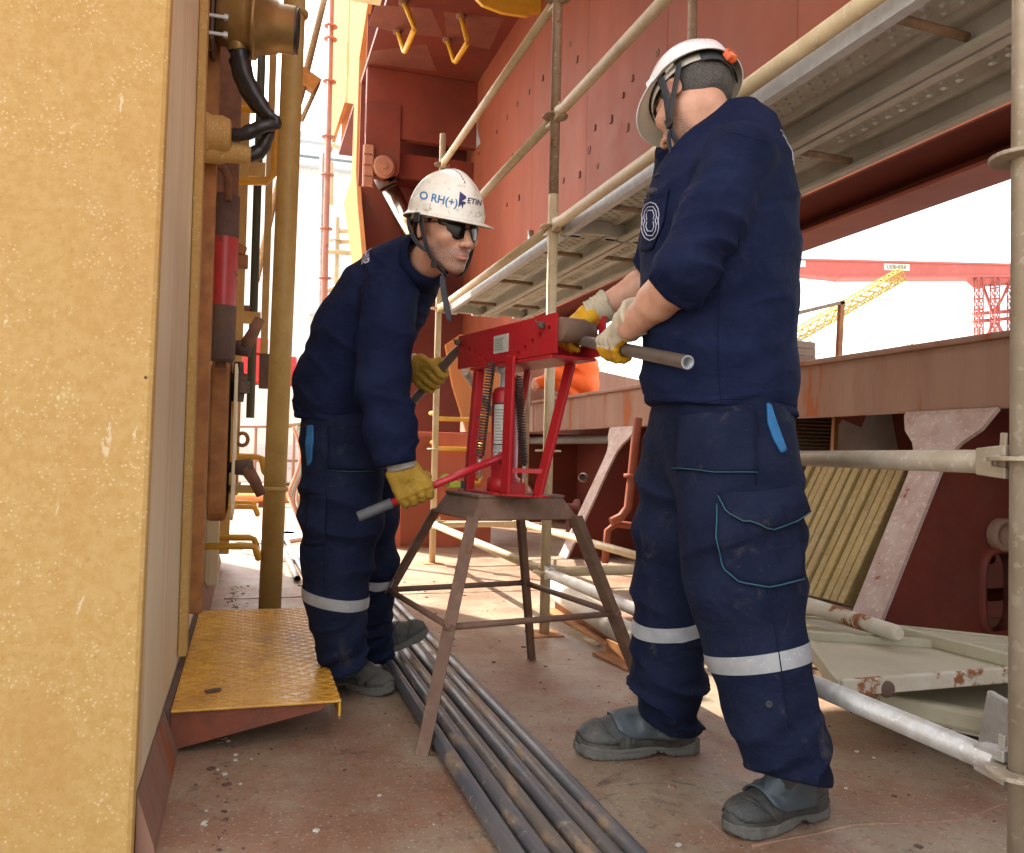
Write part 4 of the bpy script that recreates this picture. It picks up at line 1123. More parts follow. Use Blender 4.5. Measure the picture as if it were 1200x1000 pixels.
# ================================================================== PIPE BENDER
ZB = ZT + .006
e_r = cam_pt(640, 2.47, 0); e_l = cam_pt(527, 3.04, 0)
E = (e_r - e_l); LBm = E.length; E.normalize(); N = Vector((-E.y, E.x, 0))      # N points away from the camera
if N.dot(cF) < 0: N = -N
mid = (e_r + e_l) / 2
bend = empty('pipe_bender', Vector((mid.x, mid.y, ZB)) + N * .08, 'red hydraulic pipe bender with twin plates, springs and pump handle on the stand', 'pipe bender')
z_lo, z_hi = 1.150, 1.268
TH = .010
GAP = .15
def plate(off, name, shift):
    a = Vector((e_l.x, e_l.y, 0)) + N * off + E * shift; b = Vector((e_r.x, e_r.y, 0)) + N * off + E * shift
    # plate with rows of real holes: built as strips of cells
    L = (b - a).length
    holes = [(.035, .075), (.085, .062), (.13, .046), (.175, .030), (.215, .016)]
    hs = [(u, v) for u, v in holes] + [(L - u, v) for u, v in holes]
    mb = MB()
    hr = .0105
    hs.sort()
    xs = [0.0]
    for u, v in hs: xs += [u - .0125, u + .0125]
    xs.append(L)
    H = z_hi - z_lo
    def P(u, v, t): q = a + E * u + N * t; return Vector((q.x, q.y, z_lo + v))
    vs_all = []
    for i in range(len(xs) - 1):
        u0, u1 = xs[i], xs[i + 1]
        hole = None
        for (u, v) in hs:
            if abs((u0 + u1) / 2 - u) < 1e-6: hole = (u, v)
        for t, flip in ((0, False), (TH, True)):
            if hole is None:
                mb.add([P(u0, 0, t), P(u1, 0, t), P(u1, H, t), P(u0, H, t)], [(0, 1, 2, 3)])
            else:
                u, v = hole
                v0, v1 = max(0.0, v - .0125), v + .0125
                if v0 > 1e-5: mb.add([P(u0, 0, t), P(u1, 0, t), P(u1, v0, t), P(u0, v0, t)], [(0, 1, 2, 3)])
                mb.add([P(u0, v1, t), P(u1, v1, t), P(u1, H, t), P(u0, H, t)], [(0, 1, 2, 3)])
                um, vm = (u0 + u1) / 2, (v0 + v1) / 2
                sq = [(u1, vm), (u1, v1), (um, v1), (u0, v1), (u0, vm), (u0, v0), (um, v0), (u1, v0)]
                ci = [(u + hr * cos(2 * pi * k / 8), v + hr * sin(2 * pi * k / 8)) for k in range(8)]
                mb.add([P(p[0], p[1], t) for p in sq + ci], [(k, (k + 1) % 8, 8 + (k + 1) % 8, 8 + k) for k in range(8)])
        if hole is not None:
            u, v = hole
            ci = [(u + hr * cos(2 * pi * k / 8), v + hr * sin(2 * pi * k / 8)) for k in range(8)]
            mb.add([P(p[0], p[1], 0) for p in ci] + [P(p[0], p[1], TH) for p in ci], [(k, (k + 1) % 8, 8 + (k + 1) % 8, 8 + k) for k in range(8)])
    for (u0, v0, u1, v1) in ((0, 0, L, 0), (L, 0, L, H), (L, H, 0, H), (0, H, 0, 0)):
        mb.add([P(u0, v0, 0), P(u1, v1, 0), P(u1, v1, TH), P(u0, v0, TH)], [(0, 1, 2, 3)])
    return mb.build(name, M['bred'], bend, recalc=True)
plate(0, 'cross_plate', 0); plate(GAP, 'cross_plate', .03)
def Q(u, off, z): q = Vector((e_l.x, e_l.y, 0)) + E * u + N * off; return Vector((q.x, q.y, z))
# spacer flats under the plates
MB().prism([Q(.10, .0, z_lo - .012), Q(LBm - .02, .0, z_lo - .012), Q(LBm - .02, GAP + TH, z_lo - .012), Q(.10, GAP + TH, z_lo - .012)], (0, 0, 1), .010).build('cross_flat', M['bred'], bend, bevel=.002)
# label plate with printed lines
def on_plate(u0, v0, u1, v1, t0, t1, name, mat, parent):
    mb = MB(); P = [Q(u0, -t1, z_lo + v0), Q(u1, -t1, z_lo + v0), Q(u1, -t1, z_lo + v1), Q(u0, -t1, z_lo + v1)]
    mb.prism(P, N, t1 - t0); return mb.build(name, mat, parent)
lp = on_plate(.275, .030, .372, .088, 0, .002, 'rating_plate', M['label'], bend)
mb = MB()
for k in range(6):
    v = .040 + k * .007
    mb.prism([Q(.285, -.0026, z_lo + v), Q(.285 + random.uniform(.045, .075), -.0026, z_lo + v), Q(.285 + .05, -.0026, z_lo + v + .0016), Q(.285, -.0026, z_lo + v + .0016)], N, .0004)
mb.build('print_lines', M['ink'], lp)
for k in range(4):
    u, v = [(.279, .034), (.368, .034), (.368, .084), (.279, .084)][k]
    MB().lathe(Q(u, -.002, z_lo + v), -N, [(0, .002), (.0015, .002), (.0015, 0)], 8).build('rivet', M['galv'], lp)
# rollers with pins at the ends
for u, v in ((.012, .095), (LBm - .065, .088)):
    MB().lathe(Q(u, -.02, z_lo + v), N, [(0, 0), (0, .006), (.006, .011), (.02, .011), (.02, .008), (GAP + .06, .008), (GAP + .06, 0)], 10).build('pin', M['rust_dark'], bend)
    MB().tube([Q(u - .02, -.016, z_lo + v + .016), Q(u, -.018, z_lo + v), Q(u + .022, -.016, z_lo + v - .012)], .003, 6).build('split_pin', M['rust_dark'], bend)
# bending shoe: brown cylinder between the plates at the right end
rc = Q(LBm - .03, TH + .01, z_lo + .088)
MB().lathe(Q(LBm - .00, TH + .002, z_lo + .07), N, [(0, 0), (0, .034), (.004, .037), (.085, .037), (.087, .031), (.112, .031), (.116, .028), (.116, 0)], 22).build('end_roller', M['stool'], bend)
MB().lathe(Q(.05, TH + .002, z_lo + .07), N, [(0, 0), (0, .04), (.03, .045), (.07, .03), (.11, .045), (.138, .04), (.138, 0)], 20).build('end_roller', M['stool'], bend)
# uprights
def bar(p, q, w, t, name='upright'):
    return MB().beam(p, q, w, t, up=N).build(name, M['bred'], bend, bevel=.002)
def foot(px, d): 
    c = cam_pt(px, d, ZB + .004); return c
fl = foot(549, 2.98); fm = foot(592, 2.72); fr_ = foot(630, 2.66); fb = foot(575, 2.98)
bar(fl, Q(.13, .02, z_lo - .012), .030, .03)
bar(fm, Q(LBm * .63, -.012, z_lo + .012), .052, .010)
bar(fr_, Q(LBm * .80, GAP - .01, z_lo - .012), .046, .012)
bar(fb + N * .06, Q(.24, GAP, z_lo - .012), .03, .012)
# base bars on the stand top
for p, q in ((fl, fm), (fm, fr_), (fr_, fb), (fb, fl)):
    d = (q - p).normalized()
    MB().beam(p - d * .03 + Vector((0, 0, -.001)), q + d * .03 + Vector((0, 0, -.001)), .05, .008).build('base_flat', M['bred'], bend, bevel=.002)
zc = ZB + .13
MB().beam(fm.lerp(Q(LBm * .63, -.012, z_lo), .18), fr_.lerp(Q(LBm * .80, GAP, z_lo), .18), .012, .014).build('tie_bar', M['bred'], bend)
# jack
jc = cam_pt(584, 2.84, 0)
J = Vector((jc.x, jc.y, 0))
MB().lathe(J, (0, 0, 1), [(ZB + .004, 0), (ZB + .004, .056), (ZB + .05, .056), (ZB + .055, .045), (ZB + .33, .045), (ZB + .345, .040), (ZB + .352, .030), (ZB + .352, 0)], 28).build('jack_body', M['bred'], bend)
MB().lathe(J, (0, 0, 1), [(ZB + .352, .020), (z_lo - .03, .020), (z_lo - .03, .03), (z_lo - .012, .03)], 20).build('ram', M['galv'], bend)
# jack label wraps the near side
def wrap(a0, a1, z0, z1, r, name, mat, parent):
    mb = MB(); n = 10; vs = []
    base = atan2(-J.y + CAM.y, -J.x + CAM.x)
    for i in range(n + 1):
        a = base + a0 + (a1 - a0) * i / n
        for z in (z0, z1): vs.append((J.x + r * cos(a), J.y + r * sin(a), z))
    mb.add(vs, [(2 * i, 2 * i + 2, 2 * i + 3, 2 * i + 1) for i in range(n)], True)
    return mb.build(name, mat, parent, recalc=False)
lb = wrap(-.95, .25, ZB + .115, ZB + .30, .0456, 'jack_label', M['label'], bend)
for (a0, a1, z0, z1) in ((-.95, .25, .294, .300), (-.95, .25, .160, .164), (-.95, -.90, .16, .30), (.20, .25, .16, .30)):
    wrap(a0, a1, ZB + z0, ZB + z1, .0459, 'label_border', M['ink'], lb)
for k in range(11):
    wrap(-.82, random.uniform(-.4, .05), ZB + .175 + k * .010, ZB + .177 + k * .010, .0459, 'print_line', M['ink'], lb)
def wrap_text(txt, size, a_mid, zmid, r, parent, mat):
    cu = bpy.data.curves.new('t', 'FONT'); cu.body = txt; cu.size = size; cu.align_x = 'CENTER'; cu.align_y = 'CENTER'
    ob = bpy.data.objects.new('t', cu); COL.objects.link(ob)
    me = bpy.data.meshes.new_from_object(ob.evaluated_get(bpy.context.evaluated_depsgraph_get()))
    base = atan2(-J.y + CAM.y, -J.x + CAM.x)
    vs = [(J.x + r * cos(base + a_mid + v.co.x / r), J.y + r * sin(base + a_mid + v.co.x / r), zmid + v.co.y) for v in me.vertices]
    fs = [tuple(p.vertices) for p in me.polygons]
    bpy.data.objects.remove(ob); bpy.data.curves.remove(cu)
    return MB().add(vs, fs).build('print', mat, parent, recalc=False)
wrap_text('TECH', .017, -.58, ZB + .150, .0461, lb, M['ink'])
wrap_text('CE', .026, -.58, ZB + .129, .0461, lb, M['ink'])
# springs
def spring(p, q, r, turns, wr, name):
    p, q = Vector(p), Vector(q); a = (q - p); L = a.length; a.normalize()
    e = a.orthogonal().normalized(); g = a.cross(e); pts = []
    n = turns * 10
    for i in range(n + 1):
        t = i / n; an = 2 * pi * turns * t
        rr = r * min(1, min(t, 1 - t) * 25 + .3)
        pts.append(p + a * (L * t) + (e * cos(an) + g * sin(an)) * rr)
    return MB().tube(pts, wr, 5).build(name, M['spring'], bend)
def pxz(px, py, d):
    r = ray(px, py); t = d / (r.x * sin(YAW) + r.y * cos(YAW)); return CAM + r * t
spring(pxz(576, 424, 2.76), pxz(562, 537, 2.82), .0135, 34, .0028, 'return_spring')
spring(pxz(607, 440, 2.80), pxz(614, 546, 2.80), .0135, 34, .0028, 'return_spring')
for p, q in ((pxz(562, 537, 2.82), pxz(562, 560, 2.84)), (pxz(614, 546, 2.80), pxz(614, 560, 2.80))):
    MB().tube([p, q], .005, 8).build('spring_hook', M['galv'], bend)
MB().box(J + Vector((0, 0, ZB + .02)) + E * .06, (.07, .07, .04)).build('pump_block', M['bred'], bend, bevel=.005)
# pump handle
h0, h1, h2 = pxz(589, 535, 2.76), pxz(458, 590, 2.68), pxz(419, 606, 2.655)
HANDLE = (h0, h1, h2)
MB().tube([h0, h1.lerp(h2, .0)], .0125, 16).build('pump_handle', M['bredh'], bend)
MB().tube([h1.lerp(h0, .01), h2], .0165, 16).build('handle_grip', M['grip'], bend, bevel=.003)
MB().box(h0 + Vector((.012, .02, -.004)), (.03, .04, .036)).build('handle_socket', M['bred'], bend, bevel=.006)
# small yellow tape tool on the stand
a = pxz(531, 566, 2.98)
yt = empty('tape_measure', a, 'yellow green tape measure on the stand beside the red upright', 'tape measure')
yg = paint('lime_plastic', (.50, .52, .03), None, 8, .35, dirt=.1)
mb = MB(); mb.lathe(Vector((a.x - .03, a.y, ZB + .035)), (.3, .9, 0), [(0, 0), (0, .018), (.005, .022), (.03, .022), (.035, .018), (.035, 0)], 18)
mb.box(Vector((a.x + .01, a.y, ZB + .02)), (.055, .035, .024)); mb.build('case', yg, yt, bevel=.005)
MB().box(Vector((a.x + .03, a.y - .003, ZB + .02)), (.014, .037, .028)).build('band', M['black'], yt)

# the pipe being bent
PB0, PB1 = pxz(652, 393, 2.72), pxz(806, 425, 1.93)
dR = (PB1 - PB0).normalized()
PBm = PB0 - dR * .30
PL1 = pxz(532, 415, 3.12); PL0 = pxz(470, 487, 3.26)
dL = (PL0 - PL1).normalized()
PLe = PL0 + dL * .25
pts = [PLe, PL0, PL1]
c0 = PL1 - dL * .03; c3 = PB0 - dR * .06
for k in range(1, 8):
    t = k / 8
    m = (c0 - dL * .05) * (3 * t * (1 - t) ** 2) + (c3 - dR * .10) * (3 * t * t * (1 - t)) + c0 * (1 - t) ** 3 + c3 * t ** 3
    pts.append(m)
pts += [c3, PB0, PB1]
bp = empty('bent_pipe', PB0, 'grey steel pipe held by both men through the red bender', 'pipe')
PR = .0168
MB().tube(pts, PR, 20, caps=False).build('pipe_run', M['pipe2'], bp)
MB().lathe(PB1, dR, [(-.001, PR), (.0005, PR - .001), (.0005, PR - .0045), (-.03, PR - .0045), (-.03, 0)], 20).build('cut_end', M['pipe_end'], bp)
# ================================================================== FAR BACKGROUND
def lattice(o, p0, p1, w, n, r, mat, name='lattice'):
    p0, p1 = Vector(p0), Vector(p1); a = (p1 - p0).normalized()
    e = a.cross(Vector((0, 1, .2))).normalized(); g = a.cross(e)
    mb = MB()
    cs = [(e + g) * w / 2, (e - g) * w / 2, (-e - g) * w / 2, (g - e) * w / 2]
    for c in cs: mb.tube([p0 + c, p1 + c], r, 5)
    for i in range(n):
        q0, q1 = p0.lerp(p1, i / n), p0.lerp(p1, (i + 1) / n)
        for k in range(4):
            c, c2 = cs[k], cs[(k + 1) % 4]
            mb.tube([q0 + c, q1 + c2], r * .7, 4); mb.tube([q1 + c, q0 + c2], r * .5, 4); mb.tube([q1 + c, q1 + c2], r * .7, 4)
    return mb.build(name, mat, o)
DC = 90.0
cr = empty('gantry_crane', at(1165, 420, d=DC), 'pale red harbour gantry crane with a lattice leg seen beyond the bulwark', 'crane')
tl_, tr_ = at(905, 304, d=DC), at(1300, 312, d=DC)
bl, br = at(905, 324, d=DC), at(1300, 322, d=DC)
n = cF.copy(); n.z = 0; n.normalize()
MB().prism([at(905, 303, d=DC), at(1320, 313, d=DC), at(1320, 323, d=DC), at(1105, 324, d=DC), at(985, 326, d=DC), at(905, 318, d=DC)], n, 2.0).build('boom', M['crane_red'], cr)
MB().prism([at(905, 302, d=DC - .1), at(1320, 312, d=DC - .1), at(1320, 314, d=DC - .1), at(905, 304.5, d=DC - .1)], n, 2.2).build('boom_flange', M['crane_red'], cr)
MB().prism([at(985, 323.5, d=DC - .1), at(1320, 321.5, d=DC - .1), at(1320, 324, d=DC - .1), at(985, 326, d=DC - .1)], n, 2.2).build('boom_flange', M['crane_red'], cr)
sg = MB().prism([at(1036, 309, d=DC - .05), at(1066, 310, d=DC - .05), at(1066, 317.5, d=DC - .05), at(1036, 316.5, d=DC - .05)], n, .05).build('sign_board', paint('sign_cream', (.8, .78, .6), None, .3, .6, dirt=0), cr)
sg2 = MB().prism([at(926, 305, d=DC - .05), at(944, 305.5, d=DC - .05), at(944, 313, d=DC - .05), at(926, 312.5, d=DC - .05)], n, .05).build('sign_board', M['white_sheet'], cr)
cu = bpy.data.curves.new('t', 'FONT'); cu.body = 'LIEBHERR'; cu.size = .62; cu.align_x = 'CENTER'; cu.align_y = 'CENTER'
ob = bpy.data.objects.new('t', cu); COL.objects.link(ob)
me = bpy.data.meshes.new_from_object(ob.evaluated_get(bpy.context.evaluated_depsgraph_get()))
cc = at(1051, 313.3, d=DC - .08)
ex = Vector((cos(YAW), -sin(YAW), -.02)); ez = Vector((0, 0, 1))
MB().add([cc + ex * v.co.x * .8 + ez * v.co.y for v in me.vertices], [tuple(p.vertices) for p in me.polygons]).build('lettering', M['ink'], sg, recalc=False)
bpy.data.objects.remove(ob)
for px in (1147, 1166, 1186):
    for dd in (0, 3):
        a, b = at(px, 325, d=DC + dd), at(px, 470, d=DC + dd)
        b.z = min(b.z, a.z - 14)
        lattice(cr, a, b, 0.62, 12, .07, M['crane_red'], 'tower_leg')
for (x0, y0, x1, y1) in ((1140, 368, 1200, 364), (1140, 377, 1200, 372)):
    MB().beam(at(x0, y0, d=DC + 1), at(x1, y1, d=DC + 1), .5, .35).build('tie_beam', M['crane_red'], cr)
for (x0, y0, x1, y1) in ((1150, 330, 1163, 366), (1184, 330, 1166, 366), (1150, 410, 1163, 378), (1186, 410, 1168, 378), (1145, 330, 1190, 328)):
    MB().beam(at(x0, y0, d=DC + 1.5), at(x1, y1, d=DC + 1.5), .25, .25).build('brace', M['crane_red'], cr)
MB().prism([at(1142, 324, d=DC), at(1152, 333, d=DC), at(1200, 330, d=DC), at(1200, 323, d=DC)], n, 2).build('saddle', M['crane_red'], cr)
b = at(1165, 470, d=DC); MB().box2((b.x - 4, b.y - 3, -12), (b.x + 4, b.y + 4, at(1165, 462, d=DC).z)).build('crane_base', M['crane_red'], cr)

yc = empty('yellow_crane', at(900, 420, d=70), 'yellow lattice jib of a crane rising behind the bulwark', 'crane')
lattice(yc, at(880, 424, d=70), at(1056, 322, d=70), .85, 18, .075, M['crane_yellow'], 'jib')
b = at(880, 424, d=70)
MB().box2((b.x - 1.5, b.y - 1.5, -12), (b.x + 1.5, b.y + 1.5, b.z)).build('crane_base', M['crane_yellow'], yc)
# distant trees peeping over the bulwark
def tree(px, py, d, r, lab):
    c = at(px, py, d=d)
    o = empty('tree', (c.x, c.y, -12), lab, 'tree')
    MB().tube([(c.x, c.y, -12), (c.x, c.y, c.z - r)], [.25, .12], 8).build('trunk', M['rust_dark'], o)
    mb = MB(); R = random.Random(int(px))
    for i in range(420):
        v = Vector((R.gauss(0, 1), R.gauss(0, 1), R.gauss(0, .6))) * r * .45
        s = r * .10
        q = c + v + Vector((0, 0, -r * .5))
        ax = Vector((R.gauss(0, 1), R.gauss(0, 1), R.gauss(0, 1))).normalized(); b = ax.orthogonal().normalized()
        mb.add([q - ax * s, q + b * s * .6, q + ax * s, q - b * s * .6], [(0, 1, 2, 3)])
    mb.build('crown', paint('leaf', (.10, .14, .05), (.07, .1, .04), 2, .7, dirt=0), o, recalc=False)
tree(1066, 404, 60, 1.0, 'grey green treetop showing just above the bulwark')
tree(938, 404, 52, 1.1, 'grey green treetop beside the shirt hem above the bulwark')

# left background: scaffold tower, shed, clutter beyond the walkway
tw = empty('scaffold_tower', at(378, 380, Y=11.5), 'sunlit rusty scaffold tower beyond the walkway', 'scaffold')
def pst(px0, py0, px1, py1, Y, r, mat):
    a, b = at(px0, py0, Y=Y), at(px1, py1, Y=Y)
    s = MB().tube([a, b], r, 12).build('standard', mat, tw)
    return a, b, s
redscaf = paint('red_brown_tube', (.40, .17, .12), (.33, .13, .09), 9, .6, rust=.2, dirt=.3)
a, b, s_ = pst(389, -40, 374, 640, 11.5, .04, redscaf)
for py in (45, 205, 268, 326, 30, 95, 160): 
    z = at(380, py, Y=11.5).z; t = (z - a.z) / (b.z - a.z); c = a.lerp(b, t)
    MB().lathe(c, (0, 0, 1), [(-.006, .03), (-.006, .09), (.006, .09), (.006, .03)], 14).build('rosette', redscaf, s_)
pst(378, 180, 370, 640, 12.0, .034, M['galv_pipe'])
a, b, s2 = pst(394, 255, 390, 640, 12.4, .05, M['scaf'])
for py in (282, 340):
    z = at(393, py, Y=12.4).z; t = (z - a.z) / (b.z - a.z); c = a.lerp(b, t)
    MB().lathe(c, (0, 0, 1), [(-.006, .03), (-.006, .10), (.006, .10), (.006, .03)], 14).build('rosette', M['scaf'], s2)
for (x0, y0, x1, y1, yy) in ((376, 294, 424, 298, 12.3), (392, 270, 424, 272, 12.4), (392, 284, 440, 280, 12.4), (376, 344, 440, 318, 12.2), (380, 166, 440, 190, 12.6), (388, 240, 388, 190, 12.6)):
    MB().tube([at(x0, y0, Y=yy), at(x1, y1, Y=yy)], .034, 10).build('ledger', M['scaf'], tw)
dp = empty('davit_pole', at(366, 60, Y=8.0), 'slanting rusty pole with a bracket fitting behind the ochre pipe', 'pole')
MB().tube([at(386, -30, Y=8), at(352, 112, Y=8), at(340, 150, Y=8)], .038, 10).build('pole', M['scaf2'], dp)
MB().tube([at(372, 100, Y=8), at(353, 142, Y=8)], .022, 8).build('strut', M['scaf2'], dp)
c = at(361, 95, Y=8)
MB().box(c, (.2, .12, .14), Matrix.Rotation(.5, 3, 'Y')).build('bracket', M['rust_orange'], dp, bevel=.01)
MB().tube([at(340, 150, Y=8), at(300, 330, Y=8)], .03, 8).build('stay', M['scaf2'], dp)

shed = empty('shed', at(375, 400, Y=45), 'big pale workshop shed with a grey eave beam, washed out by glare', 'building')
a, b = at(300, 178, Y=45), at(440, 178, Y=45)
MB().box2((a.x - 2, 45, -12), (b.x + .5, 60, a.z - .3)).build('wall', M['white_sheet'], shed)
mb = MB()
for k in range(21):
    x = a.x - 2 + k * .42
    mb.box2((x, 44.94, -12), (x + .1, 44.995, a.z - .35))
mb.build('cladding_ribs', M['white_sheet'], shed, kind='stuff')
for zz, hh in ((1.15, .45), (.45, .5), (-.2, .35)):
    MB().box2((a.x - 2.2, 44.4, a.z + zz - hh), (b.x + .5, 45.6, a.z + zz)).build('eave_beam', M['galv'], shed)
MB().beam(at(366, 640, Y=30), at(366, 365, Y=30), .18, .18).build('lamp_post', M['galv_pipe'], label='pale lamp post with a square head in front of the shed', cat='lamp post', loc=at(366, 640, Y=30))
lo_ = [o for o in bpy.data.objects if o.name.startswith('lamp_post')][0]
c = at(352, 358, Y=29.9); MB().box(c, (.8, .3, .6)).build('lamp_head', M['galv'], lo_, bevel=.03)
# clutter: red pipe rails on deck far away, red and white compressor, hoses
for k, (py, Y) in enumerate(((606, 12.6), (596, 13.6), (582, 15.0))):
    a, b = at(262, py, Y=Y), at(470, py - 2, Y=Y)
    a.z = b.z = max(.12, a.z)
    o = empty('pipe_line', a, ['nearest of the red pipe lines crossing the far deck', 'middle one of the red pipe lines crossing the far deck', 'farthest of the red pipe lines crossing the far deck'][k], 'pipe line')
    MB().tube([a, b], .07, 12).build('pipe_run', M['red_orange'], o)
    for t in (.2, .5, .8):
        q = a.lerp(b, t); MB().box2((q.x - .04, q.y - .06, 0), (q.x + .04, q.y + .06, q.z)).build('support', M['red_dark'], o)
cp = empty('compressor', at(310, 560, Y=16), 'red and white machine standing on the far deck behind the clamps', 'machine')
a, b = at(268, 575, Y=16), at(352, 405, Y=16)
MB().box2((a.x, 16, .2), (b.x, 17.2, b.z - .75)).build('white_housing', M['white_sheet'], cp, bevel=.03)
MB().box2((a.x + .02, 15.97, b.z - .74), (b.x - .05, 17.2, b.z - .2)).build('red_hood', M['bred'], cp, bevel=.05)
MB().box2((a.x + .2, 15.95, b.z - .195), (a.x + .6, 16.5, b.z + .1)).build('filter', M['bred'], cp, bevel=.03)
for xx in (a.x + .1, b.x - .2): MB().box2((xx, 16, 0), (xx + .1, 17.1, .2)).build('skid', M['rust_dark'], cp)
mb = MB()
for k in range(4): mb.box2((a.x + .1 + k * .3, 15.985, .45), (a.x + .3 + k * .3, 15.999, .9))
mb.build('grille', M['galv'], cp)
mb = MB()
rl = empty('pipe_rail', at(300, 500, Y=14), 'faded pink guard rail across the far deck', 'rail')
for py in (500, 540):
    MB().tube([at(255, py, Y=14), at(360, py, Y=14)], .022, 8).build('rail_bar', M['pink'], rl)
for px in (262, 300, 345):
    q = at(px, 500, Y=14); MB().tube([(q.x, 14, 0), (q.x, 14, q.z)], .025, 8).build('rail_post', M['pink'], rl)
hose_m = [paint('pink_hose', (.52, .26, .2), None, 9, .5), paint('pale_hose', (.55, .56, .5), None, 9, .5), paint('green_hose', (.3, .42, .36), None, 9, .5)]
for k in range(5):
    P = []
    for i in range(24):
        t = i / 23
        px = 343 + k * 2.4 + 9 * sin(t * pi * (1.2 + .15 * k)) + k * 1.0; py = 500 + t * (78 + 5 * k)
        P.append(at(px, py, Y=9.0 + .05 * k))
    P.append(Vector((P[-1].x + .15, P[-1].y, .02)))
    MB().tube(P, .016, 8).build('hose', hose_m[k % 3], loc=P[0], cat='hose', group='hoses hanging behind the ochre pipe', label=f'{["pink", "pale", "green"][k % 3]} hose hanging behind the bending man, {["first", "second", "third", "fourth", "fifth"][k]} from the ochre pipe')
hr = MB().tube([at(338, 498, Y=9.1), at(362, 496, Y=9.1)], .02, 8); hr.build('hose_peg', M['scaf2'], loc=at(345, 498, Y=9.1), label='short brown bar from which the hoses hang', cat='bar')
hp = empty('hose_stand', (at(362, 496, Y=9.12).x, 9.12, 0), 'slim brown post holding up the hose bar', 'post')
MB().tube([(at(362, 496, Y=9.12).x, 9.12, 0), at(362, 490, Y=9.12)], .022, 8).build('post', M['scaf2'], hp)
for k, (px, py, Y, s) in enumerate(((352, 650, 9, 1.0), (300, 625, 10.5, .8), (330, 630, 10.2, .9))):
    c = at(px, py, Z=.02)
    MB().box(c, (.5 * s, .9 * s, .03), Matrix.Rotation(.5 + k, 3, 'Z')).build('metal_sheet', M['galv'], loc=c, cat='sheet',
        label=['grey metal sheet on the far deck between the ochre pipe and the trousers', 'grey metal sheet on the far deck beside the lowest rung', 'grey metal sheet on the far deck just behind the ochre pipe'][k])
# loose wire ends under the platform
# ================================================================== FIGURES (signed distance fields -> surface nets)
RH = np.array([cos(YAW), -sin(YAW), 0.0]); DH = np.array([sin(YAW), cos(YAW), 0.0]); UP = np.array([0, 0, 1.0])
def A3(v): return np.array([v[0], v[1], v[2]], dtype=float)
def Wp(px, py, d): return A3(pxz(px, py, d))
def nz(v): v = np.asarray(v, float); return v / np.linalg.norm(v)

_lat = rng.random((32, 32, 32)).astype(np.float32)
def vnoise(p):
    i = np.floor(p).astype(np.int64); f = (p - i).astype(np.float32); f = f * f * (3 - 2 * f)
    x0, y0, z0 = i[:, 0] & 31, i[:, 1] & 31, i[:, 2] & 31
    x1, y1, z1 = (x0 + 1) & 31, (y0 + 1) & 31, (z0 + 1) & 31
    fx, fy, fz = f[:, 0], f[:, 1], f[:, 2]
    def L(a, b, t): return a + (b - a) * t
    return L(L(L(_lat[x0, y0, z0], _lat[x1, y0, z0], fx), L(_lat[x0, y1, z0], _lat[x1, y1, z0], fx), fy),
             L(L(_lat[x0, y0, z1], _lat[x1, y0, z1], fx), L(_lat[x0, y1, z1], _lat[x1, y1, z1], fx), fy), fz)
def folds(P, o, axis, f_along, f_across, amp, seed=0, sharp=1.0):
    """cloth creases running across `axis`"""
    a = nz(axis); t = np.abs(a[2]) > .9
    e = nz(np.cross(a, [1.0, 0, 0] if t else [0, 0, 1.0])); g = np.cross(a, e)
    Q = P - o
    q = np.stack([Q @ a * f_along, Q @ e * f_across, Q @ g * f_across], 1) + seed * 7.31
    w = vnoise(q * .5 + 3.3) * 1.4
    q[:, 0] += w
    n = (1 - np.abs(2 * vnoise(q) - 1)) ** 1.7
    return -amp * (n - .36)
def smin(a, b, k):
    h = np.clip(.5 + .5 * (b - a) / k, 0, 1)
    return b + (a - b) * h - k * h * (1 - h)
def smax(a, b, k): return -smin(-a, -b, k)
def rcone(P, a, b, ra, rb):
    a, b = np.asarray(a, float), np.asarray(b, float)
    d = b - a; t = np.clip(((P - a) @ d) / max(1e-9, d @ d), 0, 1)
    q = P - a - t[:, None] * d
    return np.sqrt((q * q).sum(1)) - (ra + (rb - ra) * t)
def chain(P, pts, rs, k=.02):
    d = None
    for i in range(len(pts) - 1):
        c = rcone(P, pts[i], pts[i + 1], rs[i], rs[i + 1])
        d = c if d is None else smin(d, c, k)
    return d
def ell(P, c, r, R=None):
    q = P - np.asarray(c, float)
    if R is not None: q = q @ np.asarray(R, float).T
    r = np.asarray(r, float)
    k0 = np.sqrt(((q / r) ** 2).sum(1)); k1 = np.sqrt(((q / (r * r)) ** 2).sum(1))
    return k0 * (k0 - 1) / np.maximum(k1, 1e-9)
def box_sdf(P, c, h, R=None, rad=.004):
    q = P - np.asarray(c, float)
    if R is not None: q = q @ np.asarray(R, float).T
    q = np.abs(q) - (np.asarray(h, float) - rad)
    return np.sqrt((np.maximum(q, 0) ** 2).sum(1)) + np.minimum(q.max(1), 0) - rad

